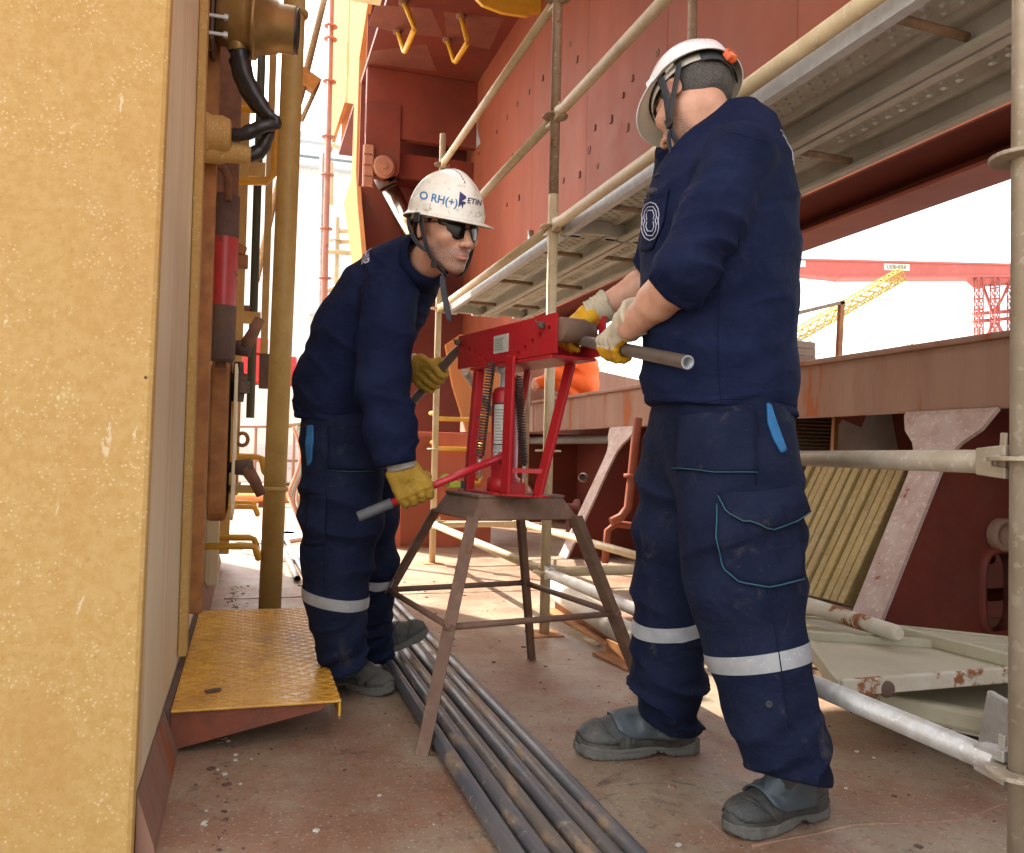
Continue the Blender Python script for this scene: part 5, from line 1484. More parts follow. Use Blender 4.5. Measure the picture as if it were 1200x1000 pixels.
def surface_nets(vol, org, h):
    nx, ny, nz_ = vol.shape
    C = [(0, 0, 0), (1, 0, 0), (0, 1, 0), (1, 1, 0), (0, 0, 1), (1, 0, 1), (0, 1, 1), (1, 1, 1)]
    s = vol < 0
    cnt = np.zeros((nx - 1, ny - 1, nz_ - 1), np.int8)
    for c in C: cnt += s[c[0]:nx - 1 + c[0], c[1]:ny - 1 + c[1], c[2]:nz_ - 1 + c[2]]
    mask = (cnt > 0) & (cnt < 8)
    I = np.argwhere(mask)
    idx = -np.ones(mask.shape, np.int64); idx[mask] = np.arange(len(I))
    acc = np.zeros((len(I), 3)); w = np.zeros(len(I))
    vals = [vol[I[:, 0] + c[0], I[:, 1] + c[1], I[:, 2] + c[2]] for c in C]
    for a in range(8):
        for b in range(a + 1, 8):
            if sum(abs(C[a][k] - C[b][k]) for k in range(3)) != 1: continue
            va, vb = vals[a], vals[b]
            m = (va < 0) != (vb < 0)
            t = np.where(m, va / np.where(m, va - vb, 1), 0)
            p = np.array(C[a]) + t[:, None] * (np.array(C[b]) - np.array(C[a]))
            acc[m] += p[m]; w[m] += 1
    V = (I + acc / w[:, None]) * h + org
    F = []
    for ax in range(3):
        o1, o2 = (ax + 1) % 3, (ax + 2) % 3
        sl0 = [slice(None)] * 3; sl1 = [slice(None)] * 3
        sl0[ax] = slice(0, -1); sl1[ax] = slice(1, None)
        e = s[tuple(sl0)] != s[tuple(sl1)]
        E = np.argwhere(e)
        E = E[(E[:, o1] > 0) & (E[:, o2] > 0) & (E[:, o1] < vol.shape[o1] - 1) & (E[:, o2] < vol.shape[o2] - 1)]
        if not len(E): continue
        def g(d1, d2):
            q = E.copy(); q[:, o1] -= d1; q[:, o2] -= d2
            return idx[q[:, 0], q[:, 1], q[:, 2]]
        quad = np.stack([g(1, 1), g(0, 1), g(0, 0), g(1, 0)], 1)
        flip = s[E[:, 0], E[:, 1], E[:, 2]]
        quad[~flip] = quad[~flip][:, ::-1]
        F.append(quad)
    return V, np.concatenate(F)

def sdf_mesh(fn, lo, hi, h, smooth=0):
    lo, hi = np.asarray(lo, float), np.asarray(hi, float)
    n = np.ceil((hi - lo) / h).astype(int) + 1
    # coarse pass: skip blocks far from the surface
    X = [lo[k] + np.arange(n[k]) * h for k in range(3)]
    G = np.stack(np.meshgrid(*X, indexing='ij'), -1).reshape(-1, 3)
    vol = np.empty(len(G), np.float32)
    cs = 400000
    for i in range(0, len(G), cs): vol[i:i + cs] = fn(G[i:i + cs])
    V, F = surface_nets(vol.reshape(n), lo, h)
    for _ in range(smooth):
        acc = np.zeros_like(V); w = np.zeros(len(V))
        for a, b in ((0, 1), (1, 2), (2, 3), (3, 0)):
            np.add.at(acc, F[:, a], V[F[:, b]]); np.add.at(w, F[:, a], 1)
            np.add.at(acc, F[:, b], V[F[:, a]]); np.add.at(w, F[:, b], 1)
        V = V * .5 + .5 * acc / np.maximum(w, 1)[:, None]
    return V, F
def bounds(pts, m): P = np.array([A3(p) for p in pts]); return P.min(0) - m, P.max(0) + m

def mesh_obj(name, V, F, mat, parent, mi=None, attr=None):
    me = bpy.data.meshes.new(name)
    off = np.array(root_loc(parent)) if parent is not None else np.zeros(3)
    V = V - off
    me.vertices.add(len(V)); me.vertices.foreach_set('co', V.astype(np.float32).ravel())
    me.loops.add(F.size); me.loops.foreach_set('vertex_index', F.astype(np.int32).ravel())
    me.polygons.add(len(F)); me.polygons.foreach_set('loop_start', (np.arange(len(F)) * F.shape[1]).astype(np.int32))
    if not isinstance(mat, (list, tuple)): mat = [mat]
    for m in mat: me.materials.append(m)
    me.update(calc_edges=True)
    if mi is not None: me.polygons.foreach_set('material_index', mi.astype(np.int32))
    me.polygons.foreach_set('use_smooth', np.ones(len(F), bool))
    if attr is not None:
        at_ = me.attributes.new('tone', 'FLOAT_COLOR', 'POINT')
        c = np.ones((len(V), 4), np.float32); c[:, :attr.shape[1]] = attr
        at_.data.foreach_set('color', c.ravel())
    me.validate(); me.update()
    o = bpy.data.objects.new(name, me); COL.objects.link(o); o.parent = parent
    return o
def tree_of(V, F): return BVHTree.FromPolygons([tuple(v) for v in V], [tuple(int(i) for i in f) for f in F])

# ---------------------------------------------------------------- cloth and skin materials
def cloth(name, c1, c2, dust, weave=900, wr=.12, rough=.85, dustamt=.35):
    n = NT(name)
    base = n.mix(n.ramp(n.noise(7, 5, .65), .35, .65), c1, c2)
    base = n.mix(n.math('MULTIPLY', n.ramp(n.noise(11, 7, .75, None, .6), .55, .72), dustamt), base, dust)
    base = n.mix(n.math('MULTIPLY', n.ramp(n.noise(170, 2, .5), .66, .72), .22), base, dust)
    rd = lambda s, dist, v=None: n.math('SUBTRACT', 1.0, n.math('ABSOLUTE', n.math('SUBTRACT', n.math('MULTIPLY', n.noise(s, 3, .55, v, dist), 2.0), 1.0)))
    cr_ = n.math('ADD', rd(7.0, 1.1, n.scaled((1, 1, 1.5))), n.math('MULTIPLY', rd(15.0, 1.2), .25))
    b1_ = n.bump(cr_, .26 * wr / .12, .022)
    h = n.math('ADD', n.noise(38, 5, .6), n.math('MULTIPLY', n.noise(weave, 2, .5), .25))
    m = n.out(base, rough, 0, n.bump(h, wr * 2.2, .006, b1_), .12)
    n.b.inputs['Sheen Weight'].default_value = .0
    n.b.inputs['Sheen Roughness'].default_value = .5
    return m
M['shirt'] = cloth('navy_jersey', (.0050, .0085, .0300), (.0092, .0140, .0430), (.035, .040, .064), dustamt=.22)
M['trouser'] = cloth('navy_work_cotton', (.0058, .0090, .026), (.0105, .0145, .036), (.075, .066, .060), dustamt=.45)
M['cyan'] = paint('cyan_lining', (.003, .13, .32), (.003, .10, .25), 20, .7, dirt=.1)
M['cyan_pipe'] = paint('cyan_piping', (.010, .085, .125), None, 20, .7, dirt=.2)
M['reflect'] = paint('reflective_tape', (.34, .345, .35), (.28, .285, .29), 15, .45, dirt=.35, dirtcol=(.2, .18, .17), bump=.1, speck=.1, speckcol=(.42, .42, .42), fine=250)
M['leather'] = cloth('yellow_glove_leather', (.66, .345, .02), (.50, .25, .018), (.22, .11, .025), weave=300, rough=.55, dustamt=.75)
M['leather_far'] = cloth('ochre_glove_leather', (.42, .26, .04), (.32, .19, .03), (.16, .10, .035), weave=300, rough=.6, dustamt=.7)
M['cotton'] = cloth('cream_glove_cotton', (.56, .49, .36), (.48, .41, .29), (.26, .2, .12), weave=350, rough=.9, dustamt=.5)
M['knit'] = cloth('grey_knit_cuff', (.36, .34, .29), (.29, .27, .23), (.16, .13, .1), weave=350, rough=.95, dustamt=.4)
M['boot'] = paint('grey_boot_leather', (.046, .047, .044), (.030, .033, .033), 9, .5, dirt=.8, dirtcol=(.13, .112, .09), bump=.55, fine=110)
M['boot_flap'] = paint('blue_grey_flap', (.052, .070, .080), (.040, .055, .064), 9, .42, dirt=.35, dirtcol=(.13, .13, .12), bump=.2, fine=140)
M['suede'] = paint('brown_grey_suede', (.078, .073, .062), (.055, .052, .045), 12, .85, dirt=.6, dirtcol=(.17, .145, .11), bump=.3, fine=200)
M['sole'] = paint('dusty_rubber_sole', (.105, .10, .085), (.075, .07, .06), 14, .8, dirt=.85, dirtcol=(.21, .175, .13), bump=.3)
M['helmet'] = paint('white_helmet_shell', (.80, .77, .68), (.74, .70, .60), 6, .26, dirt=.30, dirtcol=(.52, .45, .33), bump=.02, speck=.25, speckcol=(.58, .5, .38))
M['helmet2'] = paint('clean_white_helmet_shell', (.80, .80, .79), (.76, .76, .75), 6, .25, dirt=.14, dirtcol=(.56, .52, .46), bump=.02)
M['inner'] = paint('cream_liner', (.60, .55, .44), (.54, .48, .37), 8, .5, dirt=.35, dirtcol=(.36, .3, .2))
M['knob'] = paint('orange_knob', (.85, .13, .02), None, 8, .35, dirt=.05)
n = NT('skin')
at_n = n.t.nodes.new('ShaderNodeAttribute'); at_n.attribute_name = 'tone'
sp = n.t.nodes.new('ShaderNodeSeparateColor'); n.link(at_n.outputs['Color'], sp.inputs[0])
base = n.mix(n.ramp(n.noise(28, 4, .6), .3, .7), (.62, .345, .235), (.54, .275, .18))
base = n.mix(n.math('MULTIPLY', n.ramp(n.noise(420, 2, .5), .45, .62), n.math('MULTIPLY', sp.outputs[0], 1.0)), base, (.09, .06, .05))
base = n.mix(n.math('MULTIPLY', sp.outputs[0], .5), base, (.15, .088, .066))
base = n.mix(sp.outputs[1], base, (.50, .17, .135))
M['skin'] = n.out(base, n.math('ADD', n.math('MULTIPLY', n.noise(90, 3), .2), .38), 0, n.bump(n.noise(210, 4, .6), .22, .002), .4)
n.b.inputs['Subsurface Weight'].default_value = .06
n.b.inputs['Subsurface Radius'].default_value = (.012, .005, .003)
n.b.inputs['Subsurface Scale'].default_value = .5
n = NT('short_hair')
base = n.mix(n.ramp(n.noise(900, 3, .7, n.scaled((1, 1, .3))), .40, .6), (.035, .030, .026), (.135, .122, .112))
M['hair_grey'] = n.out(base, .7, 0, n.bump(n.noise(260, 3, .7, n.scaled((1, 1, .35))), 1.0, .004), .2)
n = NT('dark_hair')
M['hair'] = n.out((.012, .009, .007), .7, 0, n.bump(n.noise(260, 3, .7, n.scaled((1, 1, .35))), 1.0, .004), .2)
n = NT('dark_lens')
M['lens'] = n.out((.006, .005, .006), .14, 0, None, .3)

# ---------------------------------------------------------------- heads
def head_sdf(P):
    """head space: x forward, y left, z up, metres"""
    S = P.copy(); ay = np.abs(S[:, 1]); S[:, 1] = ay
    d = ell(P, (-.014, 0, .040), (.098, .076, .084))
    d = smin(d, ell(P, (.030, 0, -.025), (.060, .060, .080)), .03)
    d = smin(d, rcone(S, (-.006, .048, -.048), (.060, .018, -.098), .015, .015), .022)
    d = smin(d, ell(P, (.030, 0, -.070), (.052, .036, .036)), .02)
    d = smin(d, ell(P, (.072, 0, -.100), (.020, .021, .018)), .015)
    d = smin(d, rcone(S, (.081, .004, .026), (.066, .042, .024), .012, .010), .012)
    d = smin(d, ell(S, (.060, .044, -.020), (.026, .022, .020)), .02)
    d = smin(d, ell(P, (.070, 0, -.066), (.024, .030, .026)), .015)
    d = smax(d, -ell(S, (.094, .033, .004), (.018, .019, .012)), .010)
    d = smin(d, ell(S, (.068, .033, .003), (.0135, .0135, .0125)), .003)
    d = smin(d, rcone(P, (.084, 0, .014), (.108, 0, -.030), .0085, .0115), .010)
    d = smin(d, ell(P, (.110, 0, -.034), (.0125, .0125, .0105)), .007)
    d = smin(d, ell(S, (.098, .0135, -.037), (.0115, .0080, .0085)), .006)
    d = smax(d, -ell(S, (.104, .0070, -.0445), (.005, .0035, .0035)), .002)
    d = smin(d, rcone(S, (.0965, .003, -.0625), (.084, .024, -.068), .0062, .0035), .005)
    d = smin(d, rcone(S, (.0945, .000, -.0745), (.084, .022, -.0700), .0068, .0035), .005)
    d = smax(d, -rcone(S, (.1035, .000, -.0683), (.088, .025, -.0690), .0016, .0012), .002)
    d = smax(d, -ell(P, (.098, 0, -.086), (.010, .018, .005)), .008)
    # ears
    Re = np.array([[cos(.22), 0, -sin(.22)], [0, 1, 0], [sin(.22), 0, cos(.22)]]) @ np.array([[cos(.35), sin(.35), 0], [-sin(.35), cos(.35), 0], [0, 0, 1]])
    e = ell(S, (-.012, .078, -.004), (.020, .008, .032), Re)
    e = smax(e, -ell(S, (-.006, .086, .002), (.011, .007, .018), Re), .004)
    d = smin(d, e, .006)
    return d
class Head:
    def __init__(s, C, fwd, pitch, roll, scale, neck_to, neck_r=(.056, .066)):
        f = nz([fwd[0], fwd[1], 0]); u = UP.copy(); l = np.cross(u, f)
        f2 = f * cos(pitch) - u * sin(pitch); u2 = u * cos(pitch) + f * sin(pitch)
        l2 = l * cos(roll) + u2 * sin(roll); u3 = u2 * cos(roll) - l * sin(roll)
        s.R = np.stack([f2, l2, u3]); s.C = np.asarray(C, float); s.s = scale
        s.neck_to, s.neck_r = np.asarray(neck_to, float), neck_r
    def w(s, p): return np.asarray(p, float) * s.s @ s.R + s.C
    def loc(s, P): return ((P - s.C) @ s.R.T) / s.s
    def sdf(s, P):
        d = head_sdf(s.loc(P)) * s.s
        nk = rcone(P, s.w((-.022, 0, -.045)), s.neck_to, s.neck_r[0], s.neck_r[1])
        return smin(d, nk, .025)
    def verts(s, L): return (np.asarray(L, float) * s.s) @ s.R + s.C
    def tone(s, V):
        L = s.loc(V); S = np.abs(L[:, 1])
        t = np.zeros((len(V), 3), np.float32)
        beard = np.clip((-.040 - L[:, 2] + .35 * (L[:, 0] - .03) * (L[:, 0] < .06)) / .018, 0, 1) * np.clip((L[:, 0] + .005) / .02, 0, 1) * np.clip((L[:, 2] + .135) / .02, 0, 1)
        mus = np.clip(1 - np.abs(L[:, 2] + .053) / .008, 0, 1) * (S < .030) * (L[:, 0] > .07)
        lips = np.clip(1 - np.abs(L[:, 2] + .0690) / .0095, 0, 1) * np.clip(1 - S / .026, 0, 1) * (L[:, 0] > .085)
        t[:, 0] = np.clip(np.maximum(beard * .8, mus * .8) - lips * 1.5, 0, 1); t[:, 1] = np.clip(lips * 1.3, 0, .8)
        ear = (S > .074) & (np.abs(L[:, 0]) < .04); t[ear, 1] = .3
        return t

def make_helmet(H, parent, mat, clean, text=None):
    hc = np.array([-.006, 0, .040])
    a, b, hgt = .119, .103, .126
    nphi, nt = 96, 26
    def P(phi, t, off=0.0):
        ct, st = cos(t * pi / 2) ** .92 if t < 1 else 0.0, sin(t * pi / 2)
        x, y = a * ct * cos(phi), b * ct * sin(phi)
        z = hgt * st ** 1.02
        rim = (1 - t) ** 2 * (-.006 * cos(phi) - .004)
        k = math.exp(-(y / .020) ** 2) * .0055 * min(1, t * 3)
        n = np.array([cos(phi) * ct, sin(phi) * ct, st * 1.0]); n /= max(1e-6, np.linalg.norm(n))
        side = math.exp(-((abs(sin(phi)) - .97) / .10) ** 2) * math.exp(-((t - .14) / .08) ** 2) * .004
        return hc + np.array([x, y, z + rim]) + n * (k + off + side)
    rows = []
    # brim: outer edge first
    for j, (e, dz) in enumerate(((1.0, 1.0), (.97, .86), (.6, .45), (.25, .12))):
        r = []
        for k in range(nphi):
            phi = 2 * pi * k / nphi
            c = max(0.0, cos(phi)); bk = max(0.0, -cos(phi))
            ext = .010 + .032 * c ** 1.6 + .004 * bk
            q = P(phi, 0)
            d = np.array([cos(phi) / a, sin(phi) / b, 0]); d /= np.linalg.norm(d)
            r.append(q + d * ext * e + np.array([0, 0, -(.006 + .006 * c + .014 * bk) * dz]))
        rows.append(r)
    for j in range(nt): rows.append([P(2 * pi * k / nphi, j / nt) for k in range(nphi)])
    V = [p for r in rows for p in r] + [P(0, 1.0)]
    F = []
    for j in range(len(rows) - 1):
        for k in range(nphi):
            k2 = (k + 1) % nphi
            F.append((j * nphi + k, j * nphi + k2, (j + 1) * nphi + k2, (j + 1) * nphi + k))
    top = len(V) - 1; lb = (len(rows) - 1) * nphi
    V2 = H.verts(np.array(V))
    mb = MB(); mb.add(V2, F, True); mb.add([V2[lb + k] for k in range(nphi)] + [V2[top]], [(k, (k + 1) % nphi, nphi) for k in range(nphi)], True)
    sh = mb.build('helmet', [mat, M['inner']], parent)
    so = sh.modifiers.new('thick', 'SOLIDIFY'); so.thickness = .0035; so.offset = -1; so.material_offset = 1; so.material_offset_rim = 0
    sh.data.polygons.foreach_set('use_smooth', np.ones(len(sh.data.polygons), bool))
    tree = tree_of(V2, F)
    # harness band
    def ringband(z0, z1, a2, b2, p0, p1, name, m, th=.002, n=40, tilt=0):
        v = []
        for i in range(n + 1):
            phi = p0 + (p1 - p0) * i / n
            for z in (z0, z1): v.append((a2 * cos(phi) - .006, b2 * sin(phi), z + tilt * cos(phi)))
        W_ = H.verts(np.array(v))
        o = MB().add(W_, [(2 * i, 2 * i + 2, 2 * i + 3, 2 * i + 1) for i in range(n)], True).build(name, m, sh)
        s_ = o.modifiers.new('thick', 'SOLIDIFY'); s_.thickness = th; s_.offset = 0
        return o
    ringband(.020, .046, .110, .090, 0, 2 * pi, 'headband', M['inner'] if not clean else M['label'], tilt=.006)
    ringband(.004, .034, .116, .093, radians(140), radians(220), 'rear_band', M['strap'], .003)
    kc = H.w((-.126, 0, .018)); ax = -H.R[0]
    mb = MB()
    prof = []
    n = 48; vs = []
    e, g = H.R[1], H.R[2]
    for (t, rr) in ((0, .017), (.012, .0185), (.016, .015), (.016, .011), (.010, .009), (.010, 0.0005)):
        for k in range(n):
            an = 2 * pi * k / n
            r = rr * (1 + (.09 * cos(6 * an) if rr > .012 else 0)) * H.s
            vs.append(kc + ax * t + (e * cos(an) + g * sin(an)) * r)
    fs = [(i * n + k, i * n + (k + 1) % n, (i + 1) * n + (k + 1) % n, (i + 1) * n + k) for i in range(5) for k in range(n)]
    mb.add(vs, fs, True); mb.build('adjuster_knob', M['knob'] if clean else M['strap'], sh)
    for k in range(6):
        phi = radians(30 + 60 * k); v = []
        for i in range(7):
            t = i / 6
            v.append((.105 * cos(phi) * (1 - t * .9), .086 * sin(phi) * (1 - t * .9), .045 + .085 * sin(t * pi / 2)))
        MB().tube(H.verts(np.array(v)), .004, 6).build('cradle_strap', M['inner'], sh)
    # small vents / slots on the side
    for sy in (1, -1):
        for (x, z, r) in ((.045, .044, .0022), (-.005, .040, .0022)):
            p = H.w((x, sy * .13, z)); d = -H.R[1] * sy
            hit = tree.ray_cast(Vector(p), Vector(d))
            if hit[0]: MB().lathe(hit[0] + hit[1] * (.0006 if hit[1].dot(Vector(d)) < 0 else -.0006), Vector(d), [(0, 0), (0, r)], 8).build('vent_hole', M['ink'], sh)
        # boss block where accessories clip on
        p = H.w((.032, sy * .13, .050)); hit = tree.ray_cast(Vector(p), Vector(-H.R[1] * sy))
        if hit[0]:
            Mx = Matrix([list(H.R[0]), list(H.R[1]), list(H.R[2])]).transposed()
            MB().box(hit[0] + Vector(H.R[1] * sy) * .0005, (.026, .010, .022), Mx).build('accessory_slot', mat, sh, bevel=.004, seg=3)
    # ridge grooves
    for sy in (.016, -.016):
        pts = []
        for i in range(20):
            x = -.085 + .17 * i / 19
            hit = tree.ray_cast(Vector(H.w((x, sy, .3))), Vector(-H.R[2]))
            if hit[0]: pts.append(hit[0])
        if sy < 0 and not clean:
            for i in range(len(pts) - 1):
                MB().tube([pts[i], pts[i].lerp(pts[i + 1], .6)], .0016, 6).build('ridge_slot', M['rust_dark'], sh)
    return sh, tree

def ribbon(pts, width_dirs, w, name, mat, parent, th=.0018):
    vs = []
    for p, d in zip(pts, width_dirs):
        p = np.asarray(p); d = nz(d)
        vs += [p - d * w / 2, p + d * w / 2]
    o = MB().add(vs, [(2 * i, 2 * i + 1, 2 * i + 3, 2 * i + 2) for i in range(len(pts) - 1)], True).build(name, mat, parent)
    s_ = o.modifiers.new('sub', 'SUBSURF'); s_.levels = 2; s_.render_levels = 2
    s_ = o.modifiers.new('thick', 'SOLIDIFY'); s_.thickness = th; s_.offset = 0
    return o

def text_faces(txt, size, font_scale_x=1.0):
    cu = bpy.data.curves.new('t', 'FONT'); cu.body = txt; cu.size = size; cu.offset = size * .022; cu.align_x = 'CENTER'; cu.align_y = 'CENTER'
    ob = bpy.data.objects.new('t', cu); COL.objects.link(ob)
    me = bpy.data.meshes.new_from_object(ob.evaluated_get(bpy.context.evaluated_depsgraph_get()))
    import bmesh
    bm = bmesh.new(); bm.from_mesh(me)
    bmesh.ops.triangulate(bm, faces=bm.faces)
    for _ in range(2):
        es = [e for e in bm.edges if e.calc_length() > size * .14]
        if es: bmesh.ops.subdivide_edges(bm, edges=es, cuts=1)
    v = [(x.co.x * font_scale_x, x.co.y) for x in bm.verts]; f = [tuple(q.index for q in p.verts) for p in bm.faces]
    bm.free(); bpy.data.objects.remove(ob); bpy.data.curves.remove(cu)
    return v, f
def project(tree, o, u, v, n, V2, F2, name, mat, parent, off=.0012):
    """lay flat print on a surface: points o + u*x + v*y are dropped along -n"""
    o, u, v, n = [np.asarray(q, float) for q in (o, u, v, n)]
    u, n = nz(u), nz(n); v = nz(v - u * (v @ u))
    out = []; ok = True; idx = {}
    for i, (x, y) in enumerate(V2):
        p = o + u * x + v * y
        hit = tree.ray_cast(Vector(p + n * .3), Vector(-n))
        if hit[0] is None: continue
        nn = hit[1] if hit[1].dot(Vector(n)) > 0 else -hit[1]
        idx[i] = len(out); out.append(hit[0] + nn * off)
    fs = [tuple(idx[i] for i in f) for f in F2 if all(i in idx for i in f)]
    if not fs: return None
    ob = MB().add(out, fs, True).build(name, mat, parent, recalc=False)
    return ob
def grid2d(outline, n=14):
    """fill a 2-D outline with a triangulated grid-like mesh (fan in rings) and return its verts, faces"""
    P = np.array(outline, float)
    # resample the outline
    seg = np.linalg.norm(np.roll(P, -1, 0) - P, axis=1); L = seg.sum(); m = 48
    cum = np.concatenate([[0], np.cumsum(seg)]); t = np.linspace(0, L, m, endpoint=False)
    Q = np.concatenate([P, P[:1]])
    R_ = np.stack([np.interp(t, cum, Q[:, k]) for k in range(2)], 1)
    c = R_.mean(0); V = []; F = []
    rings = 7
    for r in range(rings):
        k = 1 - r / rings
        V += [tuple(c + (p - c) * k) for p in R_]
    V.append(tuple(c))
    for r in range(rings - 1):
        for i in range(m):
            j = (i + 1) % m
            F.append((r * m + i, r * m + j, (r + 1) * m + j, (r + 1) * m + i))
    for i in range(m): F.append(((rings - 1) * m + i, (rings - 1) * m + (i + 1) % m, len(V) - 1))
    return V, F, m
def patch(tree, o, u, v, n, outline, th, name, mat, parent):
    """sewn-on cloth patch with thickness lying on a surface"""
    V, F, m = grid2d(outline)
    ob = project(tree, o, u, v, n, V, F, name, mat, parent, off=th)
    if ob:
        s_ = ob.modifiers.new('thick', 'SOLIDIFY'); s_.thickness = th * 1.6; s_.offset = 0
    return ob
def seam_line(tree, o, u, v, n, pts2, r, name, mat, parent, off=.002):
    o, u, v, n = [np.asarray(q, float) for q in (o, u, v, n)]
    u, n = nz(u), nz(n); v = nz(v - u * (v @ u))
    P = np.array(pts2, float); seg = np.linalg.norm(np.diff(P, axis=0), axis=1); cum = np.concatenate([[0], np.cumsum(seg)])
    t = np.linspace(0, cum[-1], max(6, int(cum[-1] / .012)))
    pts = []
    for x, y in zip(np.interp(t, cum, P[:, 0]), np.interp(t, cum, P[:, 1])):
        p = o + u * x + v * y
        hit = tree.ray_cast(Vector(p + n * .3), Vector(-n))
        if hit[0] is not None:
            nn = hit[1] if hit[1].dot(Vector(n)) > 0 else -hit[1]
            pts.append(hit[0] + nn * off)
    if len(pts) > 2: return MB().tube(pts, r, 6).build(name, mat, parent)
def band(tree, c0, ax, h, r_out, name, mat, parent, off=.0022, n=72, rows=4, tilt=(0, 0)):
    """strip of tape round a limb: rays shot inwards at the axis"""
    c0 = np.asarray(c0, float); ax = nz(ax); e = nz(np.cross(ax, DH)); g = np.cross(ax, e)
    vs = []
    for j in range(rows + 1):
        for k in range(n):
            an = 2 * pi * k / n
            d = e * cos(an) + g * sin(an)
            p = c0 + ax * (h * (j / rows - .5) + tilt[0] * cos(an) + tilt[1] * sin(an))
            hit = tree.ray_cast(Vector(p), Vector(d), r_out)
            q = hit[0] if hit[0] is not None else Vector(p + d * r_out * .6)
            vs.append(q + Vector(d) * off)
    fs = [(j * n + k, j * n + (k + 1) % n, (j + 1) * n + (k + 1) % n, (j + 1) * n + k) for j in range(rows) for k in range(n)]
    return MB().add(vs, fs, True).build(name, mat, parent, recalc=True)

# ---------------------------------------------------------------- gloves
def glove(name, c, u, wrist, curl, R, parent, mats_, label=None, arm_dir=None, cream_back=False, k=1.0, cuff_len=.075, cuff_r=(.040, .043), thumb=1, cuffmat=None):
    """fist closed round a rod through c along u (pinky -> index)"""
    c, u, wrist = np.asarray(c, float), nz(u), np.asarray(wrist, float)
    wd = wrist - c; wd = nz(wd - u * (wd @ u))
    cu_ = np.asarray(curl, float); cu_ = cu_ - u * (cu_ @ u) - wd * (cu_ @ wd); cu_ = nz(cu_)
    def at_(deg, r, o): th = radians(deg); return c + (wd * cos(th) + cu_ * sin(th)) * r + u * o
    F = []
    off = np.array([-.0385, -.0130, .0130, .0378]) * k
    rad = np.array([.0112, .0124, .0126, .0120]) * k
    reach = [205, 225, 232, 222]
    pts_all = [c, wrist]
    fing = []
    for i in range(4):
        degs = np.linspace(52, reach[i], 6)
        rr = [R + rad[i] * (1.35 if j == 0 else 1.0) for j in range(6)]
        pts = [at_(dg, rr[j], off[i] * (1.0 + .10 * (j < 2))) for j, dg in enumerate(degs)]
        fing.append((pts, [rad[i] * (1.12 - .07 * j) for j in range(6)]))
        pts_all += pts
    tb = []
    if thumb:
        tb = [wrist + (c - wrist) * .42 + u * .034 * k, at_(-38, R + .022 * k, .048 * k), at_(-85, R + .014 * k, .044 * k), at_(-135, R + .012 * k, .030 * k)]
        pts_all += tb
    side = np.cross(u, wd)
    ad = nz(arm_dir) if arm_dir is not None else nz(wrist - c)
    def fn(P):
        d = None
        for i in range(4):
            kn = fing[i][0][0]
            q = rcone(P, kn, wrist + u * off[i] * .72, .0165 * k, .0225 * k)
            d = q if d is None else smin(d, q, .012)
        d = smin(d, rcone(P, at_(8, R + .014, -.03 * k), at_(8, R + .014, .03 * k), .016 * k, .017 * k), .012)
        d = smin(d, rcone(P, wrist, wrist + ad * .03, .034 * k, .036 * k), .016)
        for pts, rs in fing:
            f = chain(P, pts, rs, .004)
            d = smin(d, f, .0016)
        if tb: d = smin(d, chain(P, tb, [.019 * k, .0165 * k, .0145 * k, .0125 * k], .006), .006)
        d = d + folds(P, c, u + .4 * wd, 55, 26, .0022, 3)
        return d
    lo, hi = bounds(pts_all, .055)
    V, Fq = sdf_mesh(fn, lo, hi, .0026)
    mi = None
    if cream_back:
        cen = V[Fq].mean(1) - c
        # back of the hand: outward of the knuckles and around to the wrist
        x, y = cen @ wd, cen @ cu_
        ang = np.degrees(np.arctan2(y, x)); r_ = np.hypot(x, y)
        mi = np.where((r_ > R + .020) & (ang > -35) & (ang < 82) , 1, 0)
    g = mesh_obj(name, V, Fq, mats_, parent, mi)
    if label: g['label'] = label
    # cuff
    w0, w1 = wrist + ad * .005, wrist + ad * cuff_len
    def fc(P):
        t = (P - w0) @ ad
        d = rcone(P, w0, w1, cuff_r[0] * k, cuff_r[1] * k)
        d = smax(d, -(t + .0), .004); d = smax(d, t - cuff_len + .005, .004)
        d = d - .0016 * np.sin(t * 520) - .0035 * np.exp(-((t - cuff_len + .012) / .009) ** 2) + folds(P, w0, ad, 60, 22, .004, 5)
        return d
    lo, hi = bounds([w0, w1], .065)
    Vc, Fc = sdf_mesh(fc, lo, hi, .003)
    mesh_obj('glove_cuff', Vc, Fc, cuffmat or M['cotton'], g)
    return g

